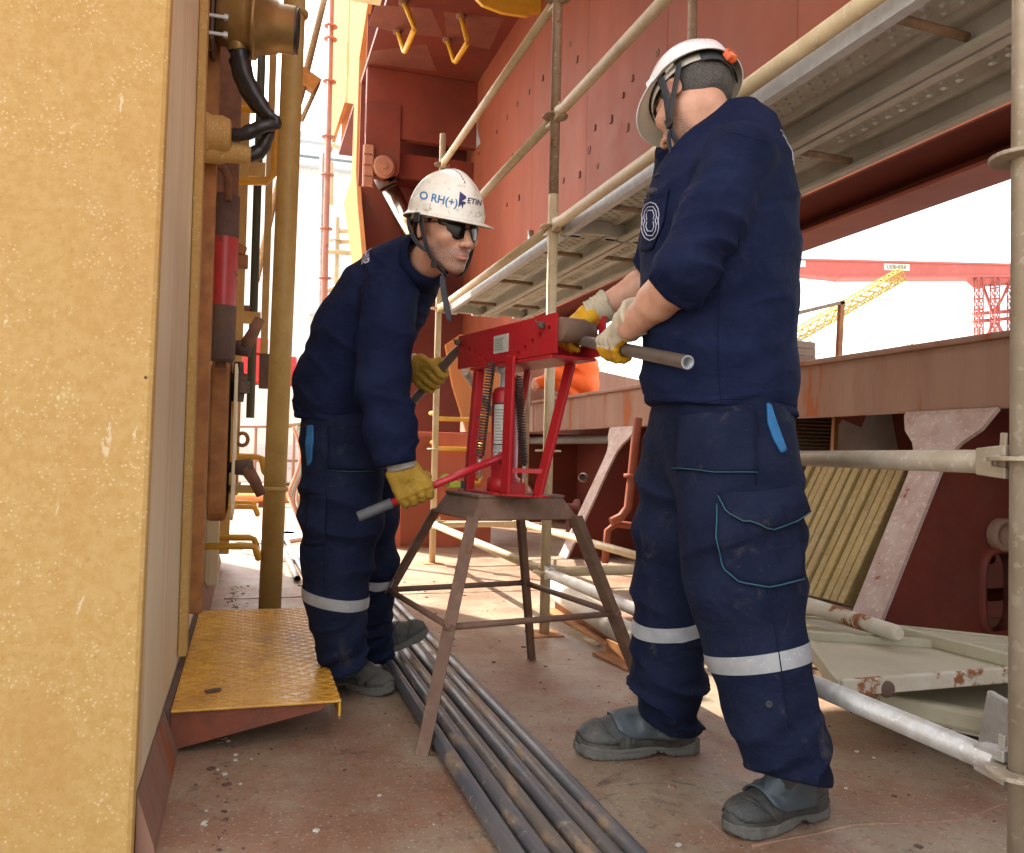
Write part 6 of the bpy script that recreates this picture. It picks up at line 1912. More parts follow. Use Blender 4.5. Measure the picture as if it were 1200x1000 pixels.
# ---------------------------------------------------------------- boots
def boot(parent, heel, toe, ankle, mats_, style, label=None, pitch=0.0):
    heel, toe = A3(heel), A3(toe)
    f = toe - heel; L = np.linalg.norm(f); f = nz(f)
    l = nz(np.cross(UP, f)); u = np.cross(f, l)
    R = np.stack([f, l, u]); k = L / .30
    def to(P): return ((P - heel) @ R.T) / k
    an = to(np.asarray([ankle]))[0]
    def outline(x):
        return np.interp(x, [0, .02, .07, .13, .20, .25, .285, .30], [.018, .033, .037, .036, .048, .047, .033, .008])
    def upper(P):
        q = to(P)
        d = ell(q, (.225, 0, .036), (.076, .049, .046))
        d = smin(d, ell(q, (.15, 0, .055), (.075, .043, .050)), .03)
        d = smin(d, ell(q, (.060, 0, .048), (.060, .038, .055)), .03)
        d = smin(d, rcone(q, (.065, 0, .06), an, .046, .052), .03)
        d = smax(d, .012 - q[:, 2], .004)
        d = smax(d, q[:, 2] - .150, .006)
        d = d - .0022 * np.exp(-((q[:, 0] - .195 + .25 * np.abs(q[:, 1])) / .004) ** 2)
        if style == 'flap':
            fl = ell(q, (.140, 0, .070), (.062, .047, .052))
            fl = smax(fl, np.abs(q[:, 0] - .138 - .1 * (q[:, 2] - .07)) - .048, .004)
            d = smin(d, fl, .001)
        d = d * k + folds(P, heel, f, 34, 18, .0028, 2)
        return d
    lo, hi = bounds([heel + R[0] * x * k + R[1] * y * k + u * z * k for x in (-.03, .33) for y in (-.07, .07) for z in (-.02, .17)], .01)
    V, F = sdf_mesh(upper, lo, hi, .0042)
    mi = None
    q = to(V[F].mean(1))
    if style == 'flap':
        fl = ell(q, (.140, 0, .070), (.0635, .0485, .0535))
        mi = 0 * ((np.abs(q[:, 0] - .138 - .1 * (q[:, 2] - .07)) < .048) & (fl < .002) & (q[:, 2] > .045)).astype(int)
    b = mesh_obj('boot', V, F, mats_, parent, mi)
    if label: b['label'] = label
    def sole(P):
        q = to(P)
        w = outline(np.clip(q[:, 0], 0, .30)) + .004
        d2 = np.abs(q[:, 1]) - w
        d = np.maximum(d2 * .8, np.maximum(-q[:, 0] - .002, q[:, 0] - .304))
        top = .026 + .010 * np.clip((q[:, 0] - .20) / .1, 0, 1) + .012 * np.clip((.06 - q[:, 0]) / .06, 0, 1)
        d = smax(d, q[:, 2] - top, .006)
        bot = .0 + .012 * np.exp(-((q[:, 0] - .105) / .022) ** 2) + .012 * np.clip((q[:, 0] - .25) / .05, 0, 1) ** 2
        d = smax(d, bot - q[:, 2], .003)
        tread = .0011 * (np.sin(q[:, 0] * 420) > .2) * (q[:, 2] < bot + .006)
        d = d + tread + .0016 * np.exp(-((q[:, 2] - top + .010) / .002) ** 2)
        return d * k
    V, F = sdf_mesh(sole, lo, hi, .0038)
    mesh_obj('sole', V, F, M['sole'], b)
    return b, to, R, k, heel

def boot_overlay(bb, h2, R2, k2, outline, mat, off, th, name, pitch_fwd=.34, cz=.045, dens=10):
    """leather piece sewn on a boot: outline of (distance from heel, angle over the instep)"""
    me = bb.data
    co = np.empty(len(me.vertices) * 3); me.vertices.foreach_get('co', co); co = co.reshape(-1, 3) + np.array(root_loc(bb))
    trb = tree_of(co, [tuple(p_.vertices) for p_ in me.polygons])
    V2, F2, m_ = grid2d([(x * 10, a) for x, a in outline])
    vs = []
    for (x10, ph) in V2:
        c_ = h2 + R2[0] * (x10 / 10) * k2 + R2[2] * cz * k2
        d_ = R2[1] * sin(ph) + (R2[2] * .94 + R2[0] * pitch_fwd) * cos(ph)
        hit = trb.ray_cast(Vector(c_ + d_ * .16), Vector(-d_))
        q = hit[0] if hit[0] is not None else Vector(c_ + d_ * .05)
        vs.append(q + Vector(d_) * off)
    ob = MB().add(vs, F2, True).build(name, mat, bb)
    s_ = ob.modifiers.new('thick', 'SOLIDIFY'); s_.thickness = th; s_.offset = 0
    return ob
# ================================================================== MAN ON THE RIGHT (seen from his left, facing into the picture)
def hip_cut(P, p, n): return (P - np.asarray(p)) @ nz(n)
manB = empty('person', at(830, 930, Z=0), 'standing man in white helmet and navy workwear turned away, holding the bent pipe', 'person')
FB = -RH; LB_ = -DH
nbH = Head(Wp(812, 121, 2.20), (FB * .62 + DH * .78)[:2], radians(30), radians(14), 1.06, Wp(842, 172, 2.20), (.060, .074))
lat = DH
def flat(P, c, ratio):
    """squash the depth axis so that round chains become oval sections"""
    q = (P - c) @ lat
    return P - np.outer(q * (1 - 1 / ratio), lat)
cB = Wp(845, 330, 2.2)
tors = [(846, 505, .185), (842, 430, .182), (841, 350, .186), (842, 285, .188), (848, 225, .172), (860, 178, .118), (866, 158, .075)]
tP = [flat(np.array([Wp(x, y, 2.2)]), cB, 1.0)[0] for x, y, r in tors]; tR = [r for x, y, r in tors]
shN, elN, wrN = Wp(868, 186, 2.03), Wp(806, 318, 1.95), Wp(738, 384, 2.17)
shF, elF, wrF = Wp(806, 188, 2.38), Wp(775, 322, 2.52), Wp(697, 366, 2.56)
hemB = Wp(848, 478, 2.1)
def shirtB(P):
    q = flat(P, cB, 1.12)
    d = chain(q, tP, tR, .05)
    pb = (P - Wp(930, 240, 2.2)) @ RH
    # sleeve of the near arm
    s = chain(P, [shN + np.array([0, 0, .0]), shN * .5 + elN * .5, elN, elN + (wrN - elN) * .16], [.084, .073, .060, .065], .03)
    ts = (P - elN) @ nz(wrN - elN)
    fr = folds(P, elN, (elN - shN) + .5 * RH * .3, 17, 6, .021, 1) * np.clip(1.25 - np.linalg.norm(P - elN, axis=1) / .26, .25, 1)
    fr += folds(P, shN, (elN - shN) * .6 + RH * .25, 20, 6, .008, 9)
    s = s + fr
    s = smax(s, ts - .048, .008)
    s = s - .004 * np.exp(-((ts - .030) / .010) ** 2)
    f = chain(P, [shF, elF, elF + (wrF - elF) * .18], [.090, .078, .074], .03)
    tf = (P - elF) @ nz(wrF - elF)
    f = smax(f + folds(P, elF, elF - shF, 16, 6, .012, 2), tf - .055, .006)
    fo = folds(P, cB, RH * .55 + UP * .8, 9, 3.2, .012, 4) * np.clip((cB[2] + .02 - P[:, 2]) / .35 + .35, .25, 1)
    fo += folds(P, cB, RH * -.3 + UP * 1.0, 20, 6, .008, 6)
    d = d + fo
    d = smin(d, s, .018); d = smin(d, f, .03)
    # neck opening
    nk = rcone(P, nbH.w((-.022, 0, -.03)), Wp(842, 172, 2.20), .064 * 1.02, .074)
    d = smax(d, -(rcone(P, nbH.w((-.0, 0, -.04)), Wp(830, 166, 2.2), .068, .070)), .006)
    # hem: slanted cut, drooping at the back
    hz = hemB[2] - .004 - .018 * np.clip(((P - hemB) @ RH) / .2, -1, 1)
    d = smax(d, hz - P[:, 2], .006)
    d = d - .0035 * np.exp(-((P[:, 2] - hz - .022) / .0035) ** 2) * -1
    return d
lo, hi = bounds([Wp(x, y, d) for x in (735, 955) for y in (110, 500) for d in (1.86, 2.55)], .03)
V, F = sdf_mesh(shirtB, lo, hi, .0062)
shirt_B = mesh_obj('shirt', V, F, M['shirt'], manB)
tB = tree_of(V, F)
# collar ring
# trousers
nearB = [(858, 500, 2.12, .125), (864, 560, 2.08, .140), (868, 620, 2.05, .138), (873, 690, 2.03, .128), (888, 760, 2.01, .106), (902, 820, 2.0, .094), (914, 865, 1.985, .086), (927, 906, 1.98, .083)]
farB = [(818, 505, 2.30, .125), (806, 560, 2.32, .128), (794, 620, 2.34, .112), (785, 680, 2.36, .096), (786, 740, 2.385, .100), (780, 795, 2.41, .092), (782, 842, 2.43, .084)]
def legpts(L): return [Wp(x, y, d) for x, y, d, r in L], [r for *_, r in L]
nP, nR = legpts(nearB); fP, fR = legpts(farB)
def trousersB(P):
    dn = chain(P, nP, nR, .03); df = chain(P, fP, fR, .03)
    low = lambda a, b: np.clip((a - P[:, 2]) / (a - b), 0, 1)
    ax = nz(nP[-1] - nP[3]); 
    t = (P - nP[-1]) @ ax
    b = low(.34, .06)
    dn = dn + folds(P, nP[4], ax + .25 * RH, 9, 3.5, .022, 11) * .8 + folds(P, nP[-1], ax + .35 * RH, 24, 5, .036, 12) * b
    dn = smax(dn, t - .012 + .42 * ((P - nP[-1]) @ nz(FB - .25 * LB_ * -1)), .006)
    ax2 = nz(fP[-1] - fP[3]); t2 = (P - fP[-1]) @ ax2
    df = df + folds(P, fP[4], ax2 - .3 * RH, 9, 3.5, .022, 13) * .8 + folds(P, fP[-1], ax2 - .3 * RH, 22, 5, .034, 14) * low(.42, .14)
    df = smax(df, t2 - .012 + .35 * ((P - fP[-1]) @ FB), .006)
    pel = chain(flat(P, cB, 1.1), [Wp(848, 470, 2.2), Wp(848, 520, 2.2)], [.165, .168], .03)
    d = smin(dn, df, .02); d = smin(d, pel, .05)
    d = d + folds(P, nP[1], RH + .6 * UP, 8, 4, .008, 15) * np.clip((P[:, 2] - .75) / .15, 0, 1)
    return smax(d, P[:, 2] - 1.06, .01)
lo, hi = bounds([Wp(x, y, d) for x, y, d, r in nearB + farB], .16); lo[2] = .03; hi[2] = 1.1
V, F = sdf_mesh(trousersB, lo, hi, .0066)
tr_B = mesh_obj('trousers', V, F, M['trouser'], manB)
ttB = tree_of(V, F)
band(ttB, Wp(889, 768, 2.01), nz(nP[4] - nP[3]), .041, .2, 'reflective_band', M['reflect'], tr_B, tilt=(.0, .006))
band(ttB, Wp(785, 727, 2.38), nz(fP[4] - fP[3]), .039, .2, 'reflective_band', M['reflect'], tr_B, tilt=(-.012, 0))
VN = nz(A3(CAM) - Wp(880, 640, 2.0)); VU = UP
def px2(o_px, d, pts): return [((x - o_px[0]) * d / 1000, -(y - o_px[1]) * d / 1000) for x, y in pts]
o_ = Wp(892, 635, 1.92)
dd = 1.92
patch(ttB, o_, RH, UP, VN, px2((892, 635), dd, [(841, 592), (888, 600), (934, 596), (940, 650), (938, 676), (900, 686), (868, 683), (850, 668), (842, 635)]), .006, 'cargo_pocket', M['trouser'], tr_B)
seam_line(ttB, o_, RH, UP, VN, px2((892, 635), dd, [(841, 592), (842, 635), (850, 668), (868, 683), (900, 687), (938, 677)]), .0018, 'piping', M['cyan_pipe'], tr_B, .0115)
patch(ttB, o_, RH, UP, VN, px2((892, 635), dd, [(842, 579), (890, 577), (932, 570), (943, 598), (925, 610), (900, 617), (872, 616), (852, 602)]), .011, 'pocket_flap', M['trouser'], tr_B)
seam_line(ttB, o_, RH, UP, VN, px2((892, 635), dd, [(843, 582), (852, 602), (872, 616), (900, 617), (925, 610), (942, 598)]), .0017, 'piping', M['cyan_pipe'], tr_B, .0205)
o2 = Wp(840, 520, 1.98)
patch(ttB, o2, RH, UP, VN, px2((840, 520), 1.98, [(792, 482), (885, 482), (886, 554), (840, 555), (789, 549)]), .005, 'holster_pocket', M['trouser'], tr_B)
seam_line(ttB, o2, RH, UP, VN, px2((840, 520), 1.98, [(789, 547), (840, 555), (886, 555)]), .0014, 'piping', M['cyan_pipe'], tr_B, .0098)
o3 = Wp(906, 505, 2.0)
patch(ttB, o3, RH, UP, VN, px2((906, 505), 2.0, [(897, 474), (901, 475), (909, 500), (919, 530), (914, 534), (905, 518), (898, 498)]), .005, 'pocket_lining', M['cyan'], tr_B)
seam_line(ttB, o3, RH, UP, VN, px2((906, 505), 2.0, [(885, 482), (886, 554), (886, 572)]), .0016, 'seam', M['trouser'], tr_B, .003)
seam_line(ttB, Wp(905, 780, 1.9), RH, UP, VN, px2((905, 780), 1.9, [(898, 690), (908, 740), (916, 790), (925, 850)]), .0015, 'seam', M['trouser'], tr_B, .002)
c = ttB.ray_cast(Vector(Wp(904, 847, 1.7)), Vector(-VN))
if c[0]: MB().lathe(c[0] + c[1] * .001, c[1], [(0, .008), (.0015, .008), (.0018, .004), (.0002, .0035), (.0001, 0)], 14).build('eyelet', M['strap'], tr_B)
# shirt details: chest pocket with emblem, side seam, cuff
# body: head, neck, forearms and a slim core
lo, hi = bounds([nbH.w((x, y, z)) for x in (-.12, .13) for y in (-.1, .1) for z in (-.14, .13)] + [Wp(842, 185, 2.2)], .02)
Vh, Fh = sdf_mesh(nbH.sdf, lo, hi, .0032)
def coreB(P):
    d = chain(P, [elN + (wrN - elN) * .06, elN + (wrN - elN) * .25, elN + (wrN - elN) * .5, wrN], [.040, .052, .047, .034], .02)
    d = smin(d, chain(P, [elF + (wrF - elF) * .06, elF + (wrF - elF) * .3, wrF], [.038, .047, .033], .02), .005)
    d = smin(d, chain(P, [shN * .8 + cB * .2, elN], [.035, .035], .01), .01); d = smin(d, chain(P, [shF * .8 + cB * .2, elF], [.035, .035], .01), .01)
    d = smin(d, chain(P, [Wp(846, 500, 2.2), Wp(842, 330, 2.2), Wp(845, 190, 2.2)], [.12, .13, .08], .02), .02)
    for LP in (nP, fP): d = smin(d, chain(P, LP[:-1], [.09, .085, .075, .06, .05, .045, .04][:len(LP) - 1], .02), .02)
    return d
lo, hi = bounds([wrN, wrF, shN, shF, nP[-1], fP[-1], nP[0]], .15)
Vc, Fc = sdf_mesh(coreB, lo, hi, .0095, 1)
tone = np.concatenate([nbH.tone(Vh), np.zeros((len(Vc), 3))])
mesh_obj('body', np.concatenate([Vh, Vc]), np.concatenate([Fh, Fc + len(Vh)]), M['skin'], manB, attr=tone)
# hair: clipped shell over the back of the skull
def hair_fn(H, face_x=.045, low=-.062):
    def f(P):
        L = H.loc(P); S = np.abs(L[:, 1])
        d = head_sdf(L) 
        d = ell(L, (-.014, 0, .040), (.1015, .0795, .088))
        d = smin(d, ell(L, (-.045, 0, -.010), (.056, .058, .058)), .03)
        d = d + .0014 * (vnoise(L * 260) - .5) * 2
        line = low - .35 * (L[:, 0] + .03) * (L[:, 0] < -.03) + 1.3 * np.clip(L[:, 0] + .022, 0, .05)
        d = smax(d, line - L[:, 2], .004)
        d = smax(d, L[:, 0] - face_x, .01)
        # leave the ears free
        d = smax(d, -(ell(L * [1, 0, 1] + np.stack([0 * S, S, 0 * S], 1), (-.008, .085, -.006), (.026, .03, .036))), .004)
        return d * H.s
    return f
lo, hi = bounds([nbH.w((x, y, z)) for x in (-.13, .1) for y in (-.1, .1) for z in (-.1, .14)], .01)
V, F = sdf_mesh(hair_fn(nbH), lo, hi, .0034)
mesh_obj('hair', V, F, M['hair_grey'], manB)
helm_B, thB = make_helmet(nbH, manB, M['helmet2'], True)
w = nbH.w
ribbon([w((.004, .100, .040)), w((.000, .098, .010)), w((.008, .088, -.03)), w((.022, .080, -.065)), w((.034, .070, -.09))], [nbH.R[0]] * 5, .021, 'chin_strap', M['strap'], helm_B)
ribbon([w((-.058, .090, .034)), w((-.042, .090, .0)), w((-.010, .087, -.045)), w((.026, .078, -.08)), w((.038, .066, -.098))], [nbH.R[0] * .8 + nbH.R[2] * .5] * 5, .020, 'chin_strap', M['strap'], helm_B)
ribbon([w((.034, .070, -.088)), w((.044, .056, -.112)), w((.052, .03, -.128)), w((.055, 0, -.134)), w((.05, -.03, -.128)), w((.02, -.078, -.07)), w((.0, -.095, .03))], [nbH.R[0]] * 7, .016, 'chin_strap', M['strap'], helm_B)
e0 = w((.040, .066, -.100))
ribbon([e0, e0 + np.array([0, 0, -.035]) - RH * .006, e0 + np.array([0, 0, -.075]) + RH * .012, e0 + np.array([0, 0, -.105]) - RH * .004, e0 + np.array([0, 0, -.125]) - RH * .045], [DH * .6 + RH * .8] * 5, .015, 'strap_end', M['strap'], helm_B)
bx = w((.033, .073, -.086)); Mx = Matrix([list(nbH.R[0]), list(nbH.R[1]), list(nbH.R[2])]).transposed()
MB().box(bx, (.024, .008, .030), Mx).build('buckle', M['black'], helm_B, bevel=.003)
MB().box(w((-.030, .098, .036)), (.030, .008, .020), Mx).build('strap_clip', M['label'], helm_B, bevel=.003)
# chest pocket with stitched emblem
no = nz(A3(CAM) - Wp(768, 262, 2.05)); uo = RH; po = Wp(770, 262, 2.05); dd = 2.05
patch(tB, po, uo, UP, no, px2((770, 262), dd, [(755, 228), (785, 220), (779, 262), (766, 294), (753, 298)]), .004, 'chest_pocket', M['shirt'], shirt_B)
seam_line(tB, po, uo, UP, no, px2((770, 262), dd, [(756, 236), (784, 228)]), .0013, 'pocket_hem', M['trouser'], shirt_B, .0075)
em = paint('pale_stitching', (.5, .5, .6), None, 20, .8, dirt=0)
for s in (1, -1):
    for r in (1.0, .72, .46):
        pts = [(764 - 10, 262 - s * (11 + 0))]
        pts = []
        for i in range(15):
            a_ = -pi * .22 + pi * 1.44 * i / 14
            pts.append((765 + 10.5 * r * cos(a_), 260 - s * (6 + 17 * r * sin(a_))))
        seam_line(tB, po, uo, UP, no, px2((770, 262), dd, pts), .0012, 'emblem', em, shirt_B, .0088)
MB().box(A3(tB.ray_cast(Vector(Wp(766, 230, 2.05) + no * .3), Vector(-no))[0] or po) + UP * .012, (.035, .03, .02)).build('pocket_item', M['strap'], shirt_B, bevel=.012, seg=3)
seam_line(tB, Wp(840, 420, 1.95), RH, UP, VN, px2((840, 420), 1.95, [(842, 330), (840, 380), (841, 430), (845, 474)]), .0012, 'seam', M['shirt'], shirt_B, .001)
seam_line(tB, Wp(840, 420, 1.95), RH, UP, VN, px2((840, 420), 1.95, [(756, 472), (800, 470), (850, 464), (900, 463), (938, 462)]), .0012, 'hem_stitch', M['shirt'], shirt_B, .001)
for pts in ([(905, 168), (895, 200), (880, 235), (868, 270), (866, 290)], [(838, 132), (852, 150), (872, 160), (900, 165)]):
    seam_line(tB, Wp(880, 220, 1.95), RH, UP, VN, px2((880, 220), 1.95, pts), .0013, 'seam', M['trouser'], shirt_B, .0004)
V2, F2 = text_faces('S', .03)
for k, r in enumerate((.030, .022)):
    pts = [(r * cos(a_), r * sin(a_) * 1.5) for a_ in np.linspace(-1.2, 1.8, 14)]
    nb = nz(RH * .8 - DH * .5); ub = nz(np.cross(UP, nb))
    seam_line(tB, Wp(912, 175, 2.1), ub, UP, nb, pts, .001, 'emblem', em, shirt_B, .002)
# collar
nkc = Wp(831, 167, 2.20)
# gloves
def rod_pt(px):
    ts = np.linspace(-.35, 1, 400); best = min(ts, key=lambda t: abs((lambda v: 600 + 1000 * v.dot(cR) / v.dot(cF) - px)(PB0 + (PB1 - PB0) * t - CAM)))
    return A3(PB0 + (PB1 - PB0) * best)
gN = rod_pt(724); gF = rod_pt(672)
uR = -A3(dR)
def wrist_for(c, tgt, dist):
    return c + nz(tgt - c) * dist
wN = gN + nz(nz(wrN - gN) + .3 * UP) * .082
wF = gF + nz(nz(wrF - gF) + .2 * UP) * .080
glove('glove', gN, uR, wN, -RH * 1.0 - .1 * DH, PR, manB, [M['leather'], M['cotton']], 'glove with cream cotton back, the hand nearer the pipe end', arm_dir=elN - wN, cream_back=True, k=1.02, cuff_r=(.041, .047))
glove('glove', gF, uR, wF, -RH * .9 - DH * .5 , PR, manB, [M['leather']], 'yellow glove close to the bender', arm_dir=elF - wF, k=1.05, cuff_r=(.040, .045))
# boots
bB1 = boot(manB, at(964, 952, Z=0), at(846, 972, Z=0) if False else at(852, 981, Z=0), Wp(922, 890, 1.98), [M['boot'], M['boot_flap']], 'plain', 'dusty grey boot with flap, the nearer foot')
bB2 = boot(manB, at(816, 880, Z=0), at(674, 885, Z=0), Wp(784, 835, 2.43), [M['boot'], M['boot_flap']], 'plain', 'dusty grey boot with flap, the foot set back')
b, to, R_, k_, hl = bB1
for (bb, to_, R2, k2, h2) in (bB1, bB2):
    me = bb.data
    co = np.empty(len(me.vertices) * 3); me.vertices.foreach_get('co', co); co = co.reshape(-1, 3) + np.array(root_loc(bb))
    trb = tree_of(co, [tuple(p_.vertices) for p_ in me.polygons])
    vs = []; nx_, na_ = 9, 20
    for i in range(nx_ + 1):
        x = .075 + .125 * i / nx_
        wmax = radians(88) * (1 - .30 * max(0.0, (i / nx_ - .62) / .38) ** 2)
        for j in range(na_ + 1):
            ph = wmax * (2 * j / na_ - 1)
            cc_ = h2 + R2[0] * x * k2 + R2[2] * .045 * k2
            d_ = R2[1] * sin(ph) + (R2[2] * .94 + R2[0] * .34) * cos(ph)
            hit = trb.ray_cast(Vector(cc_ + d_ * .16), Vector(-d_))
            q = hit[0] if hit[0] is not None else Vector(cc_ + d_ * .05)
            vs.append(q + Vector(d_) * (.0045 + .004 * (i == nx_)))
    fl = MB().add(vs, [(i * (na_ + 1) + j, (i + 1) * (na_ + 1) + j, (i + 1) * (na_ + 1) + j + 1, i * (na_ + 1) + j + 1) for i in range(nx_) for j in range(na_)], True).build('boot_flap', M['boot_flap'], bb)
    s_ = fl.modifiers.new('thick', 'SOLIDIFY'); s_.thickness = .004; s_.offset = 0
    boot_overlay(bb, h2, R2, k2, [(.205, -1.75), (.225, -1.2), (.232, 0), (.225, 1.2), (.205, 1.75), (.290, 1.7), (.296, 0), (.290, -1.7)], M['boot'], .002, .003, 'toe_cap')
    boot_overlay(bb, h2, R2, k2, [(.012, -1.9), (.06, -1.95), (.085, -1.6), (.075, -1.2), (.03, -1.15)], M['boot'], .002, .003, 'heel_counter')
    boot_overlay(bb, h2, R2, k2, [(.012, 1.9), (.06, 1.95), (.085, 1.6), (.075, 1.2), (.03, 1.15)], M['boot'], .002, .003, 'heel_counter')
p = hl + R_[0] * .085 * k_ + R_[1] * .046 * k_ + R_[2] * .085 * k_
tg = MB().box(p, (.014, .003, .03), Matrix([list(R_[0]), list(R_[1]), list(R_[2])]).transposed()).build('side_tag', M['ink'], b)

# ================================================================== MAN ON THE LEFT (bending over the bender)
manA = empty('person', at(430, 810, Z=0), 'bending man in marked white helmet and sunglasses pumping the red bender', 'person')
FA = nz(RH * .97 - DH * .22)
haH = Head(Wp(522, 270, 2.60), (RH * .69 - DH * .72)[:2], radians(12), radians(2), 1.08, Wp(497, 312, 2.73), (.055, .058))
cA = Wp(440, 390, 2.95)
torA = [(394, 512, 2.98, .138), (402, 450, 2.96, .148), (424, 395, 2.93, .152), (450, 352, 2.88, .140), (474, 322, 2.82, .112), (490, 305, 2.77, .075)]
aP = [Wp(x, y, d) for x, y, d, r in torA]; aR = [r for *_, r in torA]
shA, elA, wrA = Wp(455, 350, 2.70), Wp(449, 455, 2.66), Wp(466, 545, 2.66)
gA2 = A3(PL1.lerp(PL0, .38)); uA2 = nz(A3(PL1 - PL0))
shA2, elA2 = Wp(487, 345, 3.02), Wp(462, 428, 3.22)
wA2 = gA2 + nz(nz(elA2 - gA2) + UP * .35) * .085
wrA2 = wA2 + nz(elA2 - wA2) * .055
latA = DH
def flatA(P, c, ratio):
    q = (P - c) @ latA
    return P - np.outer(q * (1 - 1 / ratio), latA)
aPf = [flatA(np.array([p]), cA, 1.25)[0] for p in aP]
def shirtA(P):
    d = chain(flatA(P, cA, 1.25), aPf, aR, .05)
    axu = nz(aP[4] - aP[0])
    fo = folds(P, cA, axu * .9 - RH * .5, 9, 3.5, .022, 21) * np.clip(1.1 - np.linalg.norm(P - aP[1], axis=1) / .3, .3, 1)
    fo += folds(P, cA, axu + RH * .4, 20, 6, .009, 22)
    d = d + fo
    s = chain(P, [shA, shA * .5 + elA * .5, elA, elA * .5 + wrA * .5, wrA], [.088, .081, .076, .066, .054], .03)
    ta = (P - elA) @ nz(wrA - elA)
    low = np.clip((ta + .08) / .16, .18, 1)
    s = s + folds(P, elA, (wrA - elA) + .25 * RH, 20, 6, .024, 23) * low + folds(P, shA, elA - shA, 14, 5, .011, 24)
    lw = np.linalg.norm(wrA - elA)
    s = smax(s, ta - lw + .002, .006)
    s = s - .0035 * np.exp(-((ta - lw + .018) / .016) ** 2)
    f = chain(P, [shA2, elA2, wrA2], [.088, .072, .052], .03)
    tf = (P - elA2) @ nz(wrA2 - elA2)
    f = smax(f + folds(P, elA2, wrA2 - elA2, 20, 6, .010, 25), tf - np.linalg.norm(wrA2 - elA2) + .006, .006)
    d = smin(d, s, .020); d = smin(d, f, .03)
    # collar stand
    cn = Wp(492, 305, 2.75); nd = nz(haH.w((-.02, 0, -.05)) - cn)
    col = np.abs(rcone(P, cn - nd * .03, cn + nd * .045, .080, .072)) - .004
    tcol = (P - cn) @ nd
    col = smax(col, tcol - .045 + .35 * np.clip((P - cn) @ FA, 0, .2), .004); col = smax(col, -.04 - tcol, .004)
    d = smin(d, col, .006)
    d = smax(d, -rcone(P, cn - nd * .01, cn + nd * .12, .066, .070), .005)
    # hem
    h0 = Wp(394, 496, 2.95); hn = nz(UP * .97 + RH * .10)
    t = (P - h0) @ hn
    near_arm = np.minimum(s, f)
    d2 = smax(d, -t, .006)
    d = np.where(t < 0, np.maximum(d2, -t), d2)
    d = np.minimum(d, s)
    d = d + .003 * np.exp(-((t - .022) / .0035) ** 2) * (near_arm > .01)
    return d
lo, hi = bounds([Wp(x, y, d) for x in (340, 530) for y in (270, 560) for d in (2.58, 3.3)], .02)
V, F = sdf_mesh(shirtA, lo, hi, .0062)
shirt_A = mesh_obj('shirt', V, F, M['shirt'], manA)
tA = tree_of(V, F)
nearA = [(402, 505, 2.93, .128), (402, 560, 2.90, .130), (400, 605, 2.89, .128), (398, 650, 2.88, .110), (394, 700, 2.89, .092), (397, 740, 2.90, .073), (405, 784, 2.91, .062)]
farA = [(418, 505, 3.08, .125), (430, 560, 3.10, .115), (433, 605, 3.13, .100), (436, 650, 3.18, .088), (436, 700, 3.25, .080), (433, 745, 3.33, .074), (438, 772, 3.37, .066)]
nPA, nRA = legpts(nearA); fPA, fRA = legpts(farA)
def trousersA(P):
    dn = chain(P, nPA, nRA, .03); df = chain(P, fPA, fRA, .03)
    ax = nz(nPA[-1] - nPA[2]); t = (P - nPA[-1]) @ ax
    low = lambda a, b: np.clip((a - P[:, 2]) / (a - b), 0, 1)
    dn = dn + folds(P, nPA[3], ax - .4 * RH, 9, 3.2, .024, 31) + folds(P, nPA[-1], ax + .4 * RH, 26, 6, .032, 32) * low(.36, .10)
    dn = smax(dn, t - .012 + .30 * ((P - nPA[-1]) @ RH), .006)
    ax2 = nz(fPA[-1] - fPA[2]); t2 = (P - fPA[-1]) @ ax2
    df = df + folds(P, fPA[3], ax2 + .3 * RH, 10, 3.5, .020, 33) + folds(P, fPA[-1], ax2 + .3 * RH, 26, 6, .028, 34) * low(.34, .12)
    df = smax(df, t2 - .012 + .30 * ((P - fPA[-1]) @ RH), .006)
    d = smin(dn, df, .02)
    d = smin(d, chain(flatA(P, cA, 1.2), [Wp(398, 490, 2.98), Wp(402, 535, 2.98)], [.125, .135], .03), .05)
    return smax(d, P[:, 2] - Wp(400, 478, 2.95)[2], .01)
lo, hi = bounds(nPA + fPA, .15); lo[2] = .03
V, F = sdf_mesh(trousersA, lo, hi, .0066)
tr_A = mesh_obj('trousers', V, F, M['trouser'], manA)
ttA = tree_of(V, F)
band(ttA, Wp(394, 699, 2.89), nz(nPA[4] - nPA[3]), .039, .2, 'reflective_band', M['reflect'], tr_A, tilt=(.010, 0))
band(ttA, Wp(436, 672, 3.21), nz(fPA[4] - fPA[3]), .036, .2, 'reflective_band', M['reflect'], tr_A, tilt=(.012, 0))
VNA = nz(A3(CAM) - Wp(400, 600, 2.9))
o_ = Wp(360, 525, 2.78)
patch(ttA, o_, RH, UP, nz(VNA - RH * .35), px2((360, 525), 2.85, [(355, 498), (363, 498), (366, 520), (364, 540), (359, 546), (356, 530)]), .005, 'pocket_lining', M['cyan'], tr_A)
seam_line(ttA, Wp(420, 550, 2.78), RH, UP, VNA, px2((420, 550), 2.8, [(385, 552), (410, 553), (440, 551)]), .0014, 'piping', M['cyan_pipe'], tr_A, .003)
seam_line(ttA, Wp(420, 550, 2.78), RH, UP, VNA, px2((420, 550), 2.8, [(366, 510), (380, 545), (386, 600), (384, 640), (384, 680)]), .0016, 'seam', M['trouser'], tr_A, .001)
patch(ttA, Wp(410, 525, 2.78), RH, UP, VNA, px2((410, 525), 2.8, [(384, 500), (440, 500), (443, 550), (386, 551)]), .004, 'holster_pocket', M['trouser'], tr_A)
patch(ttA, Wp(375, 615, 2.78), RH, UP, VNA, px2((375, 615), 2.8, [(362, 580), (382, 582), (382, 638), (360, 640)]), .005, 'cargo_pocket', M['trouser'], tr_A)
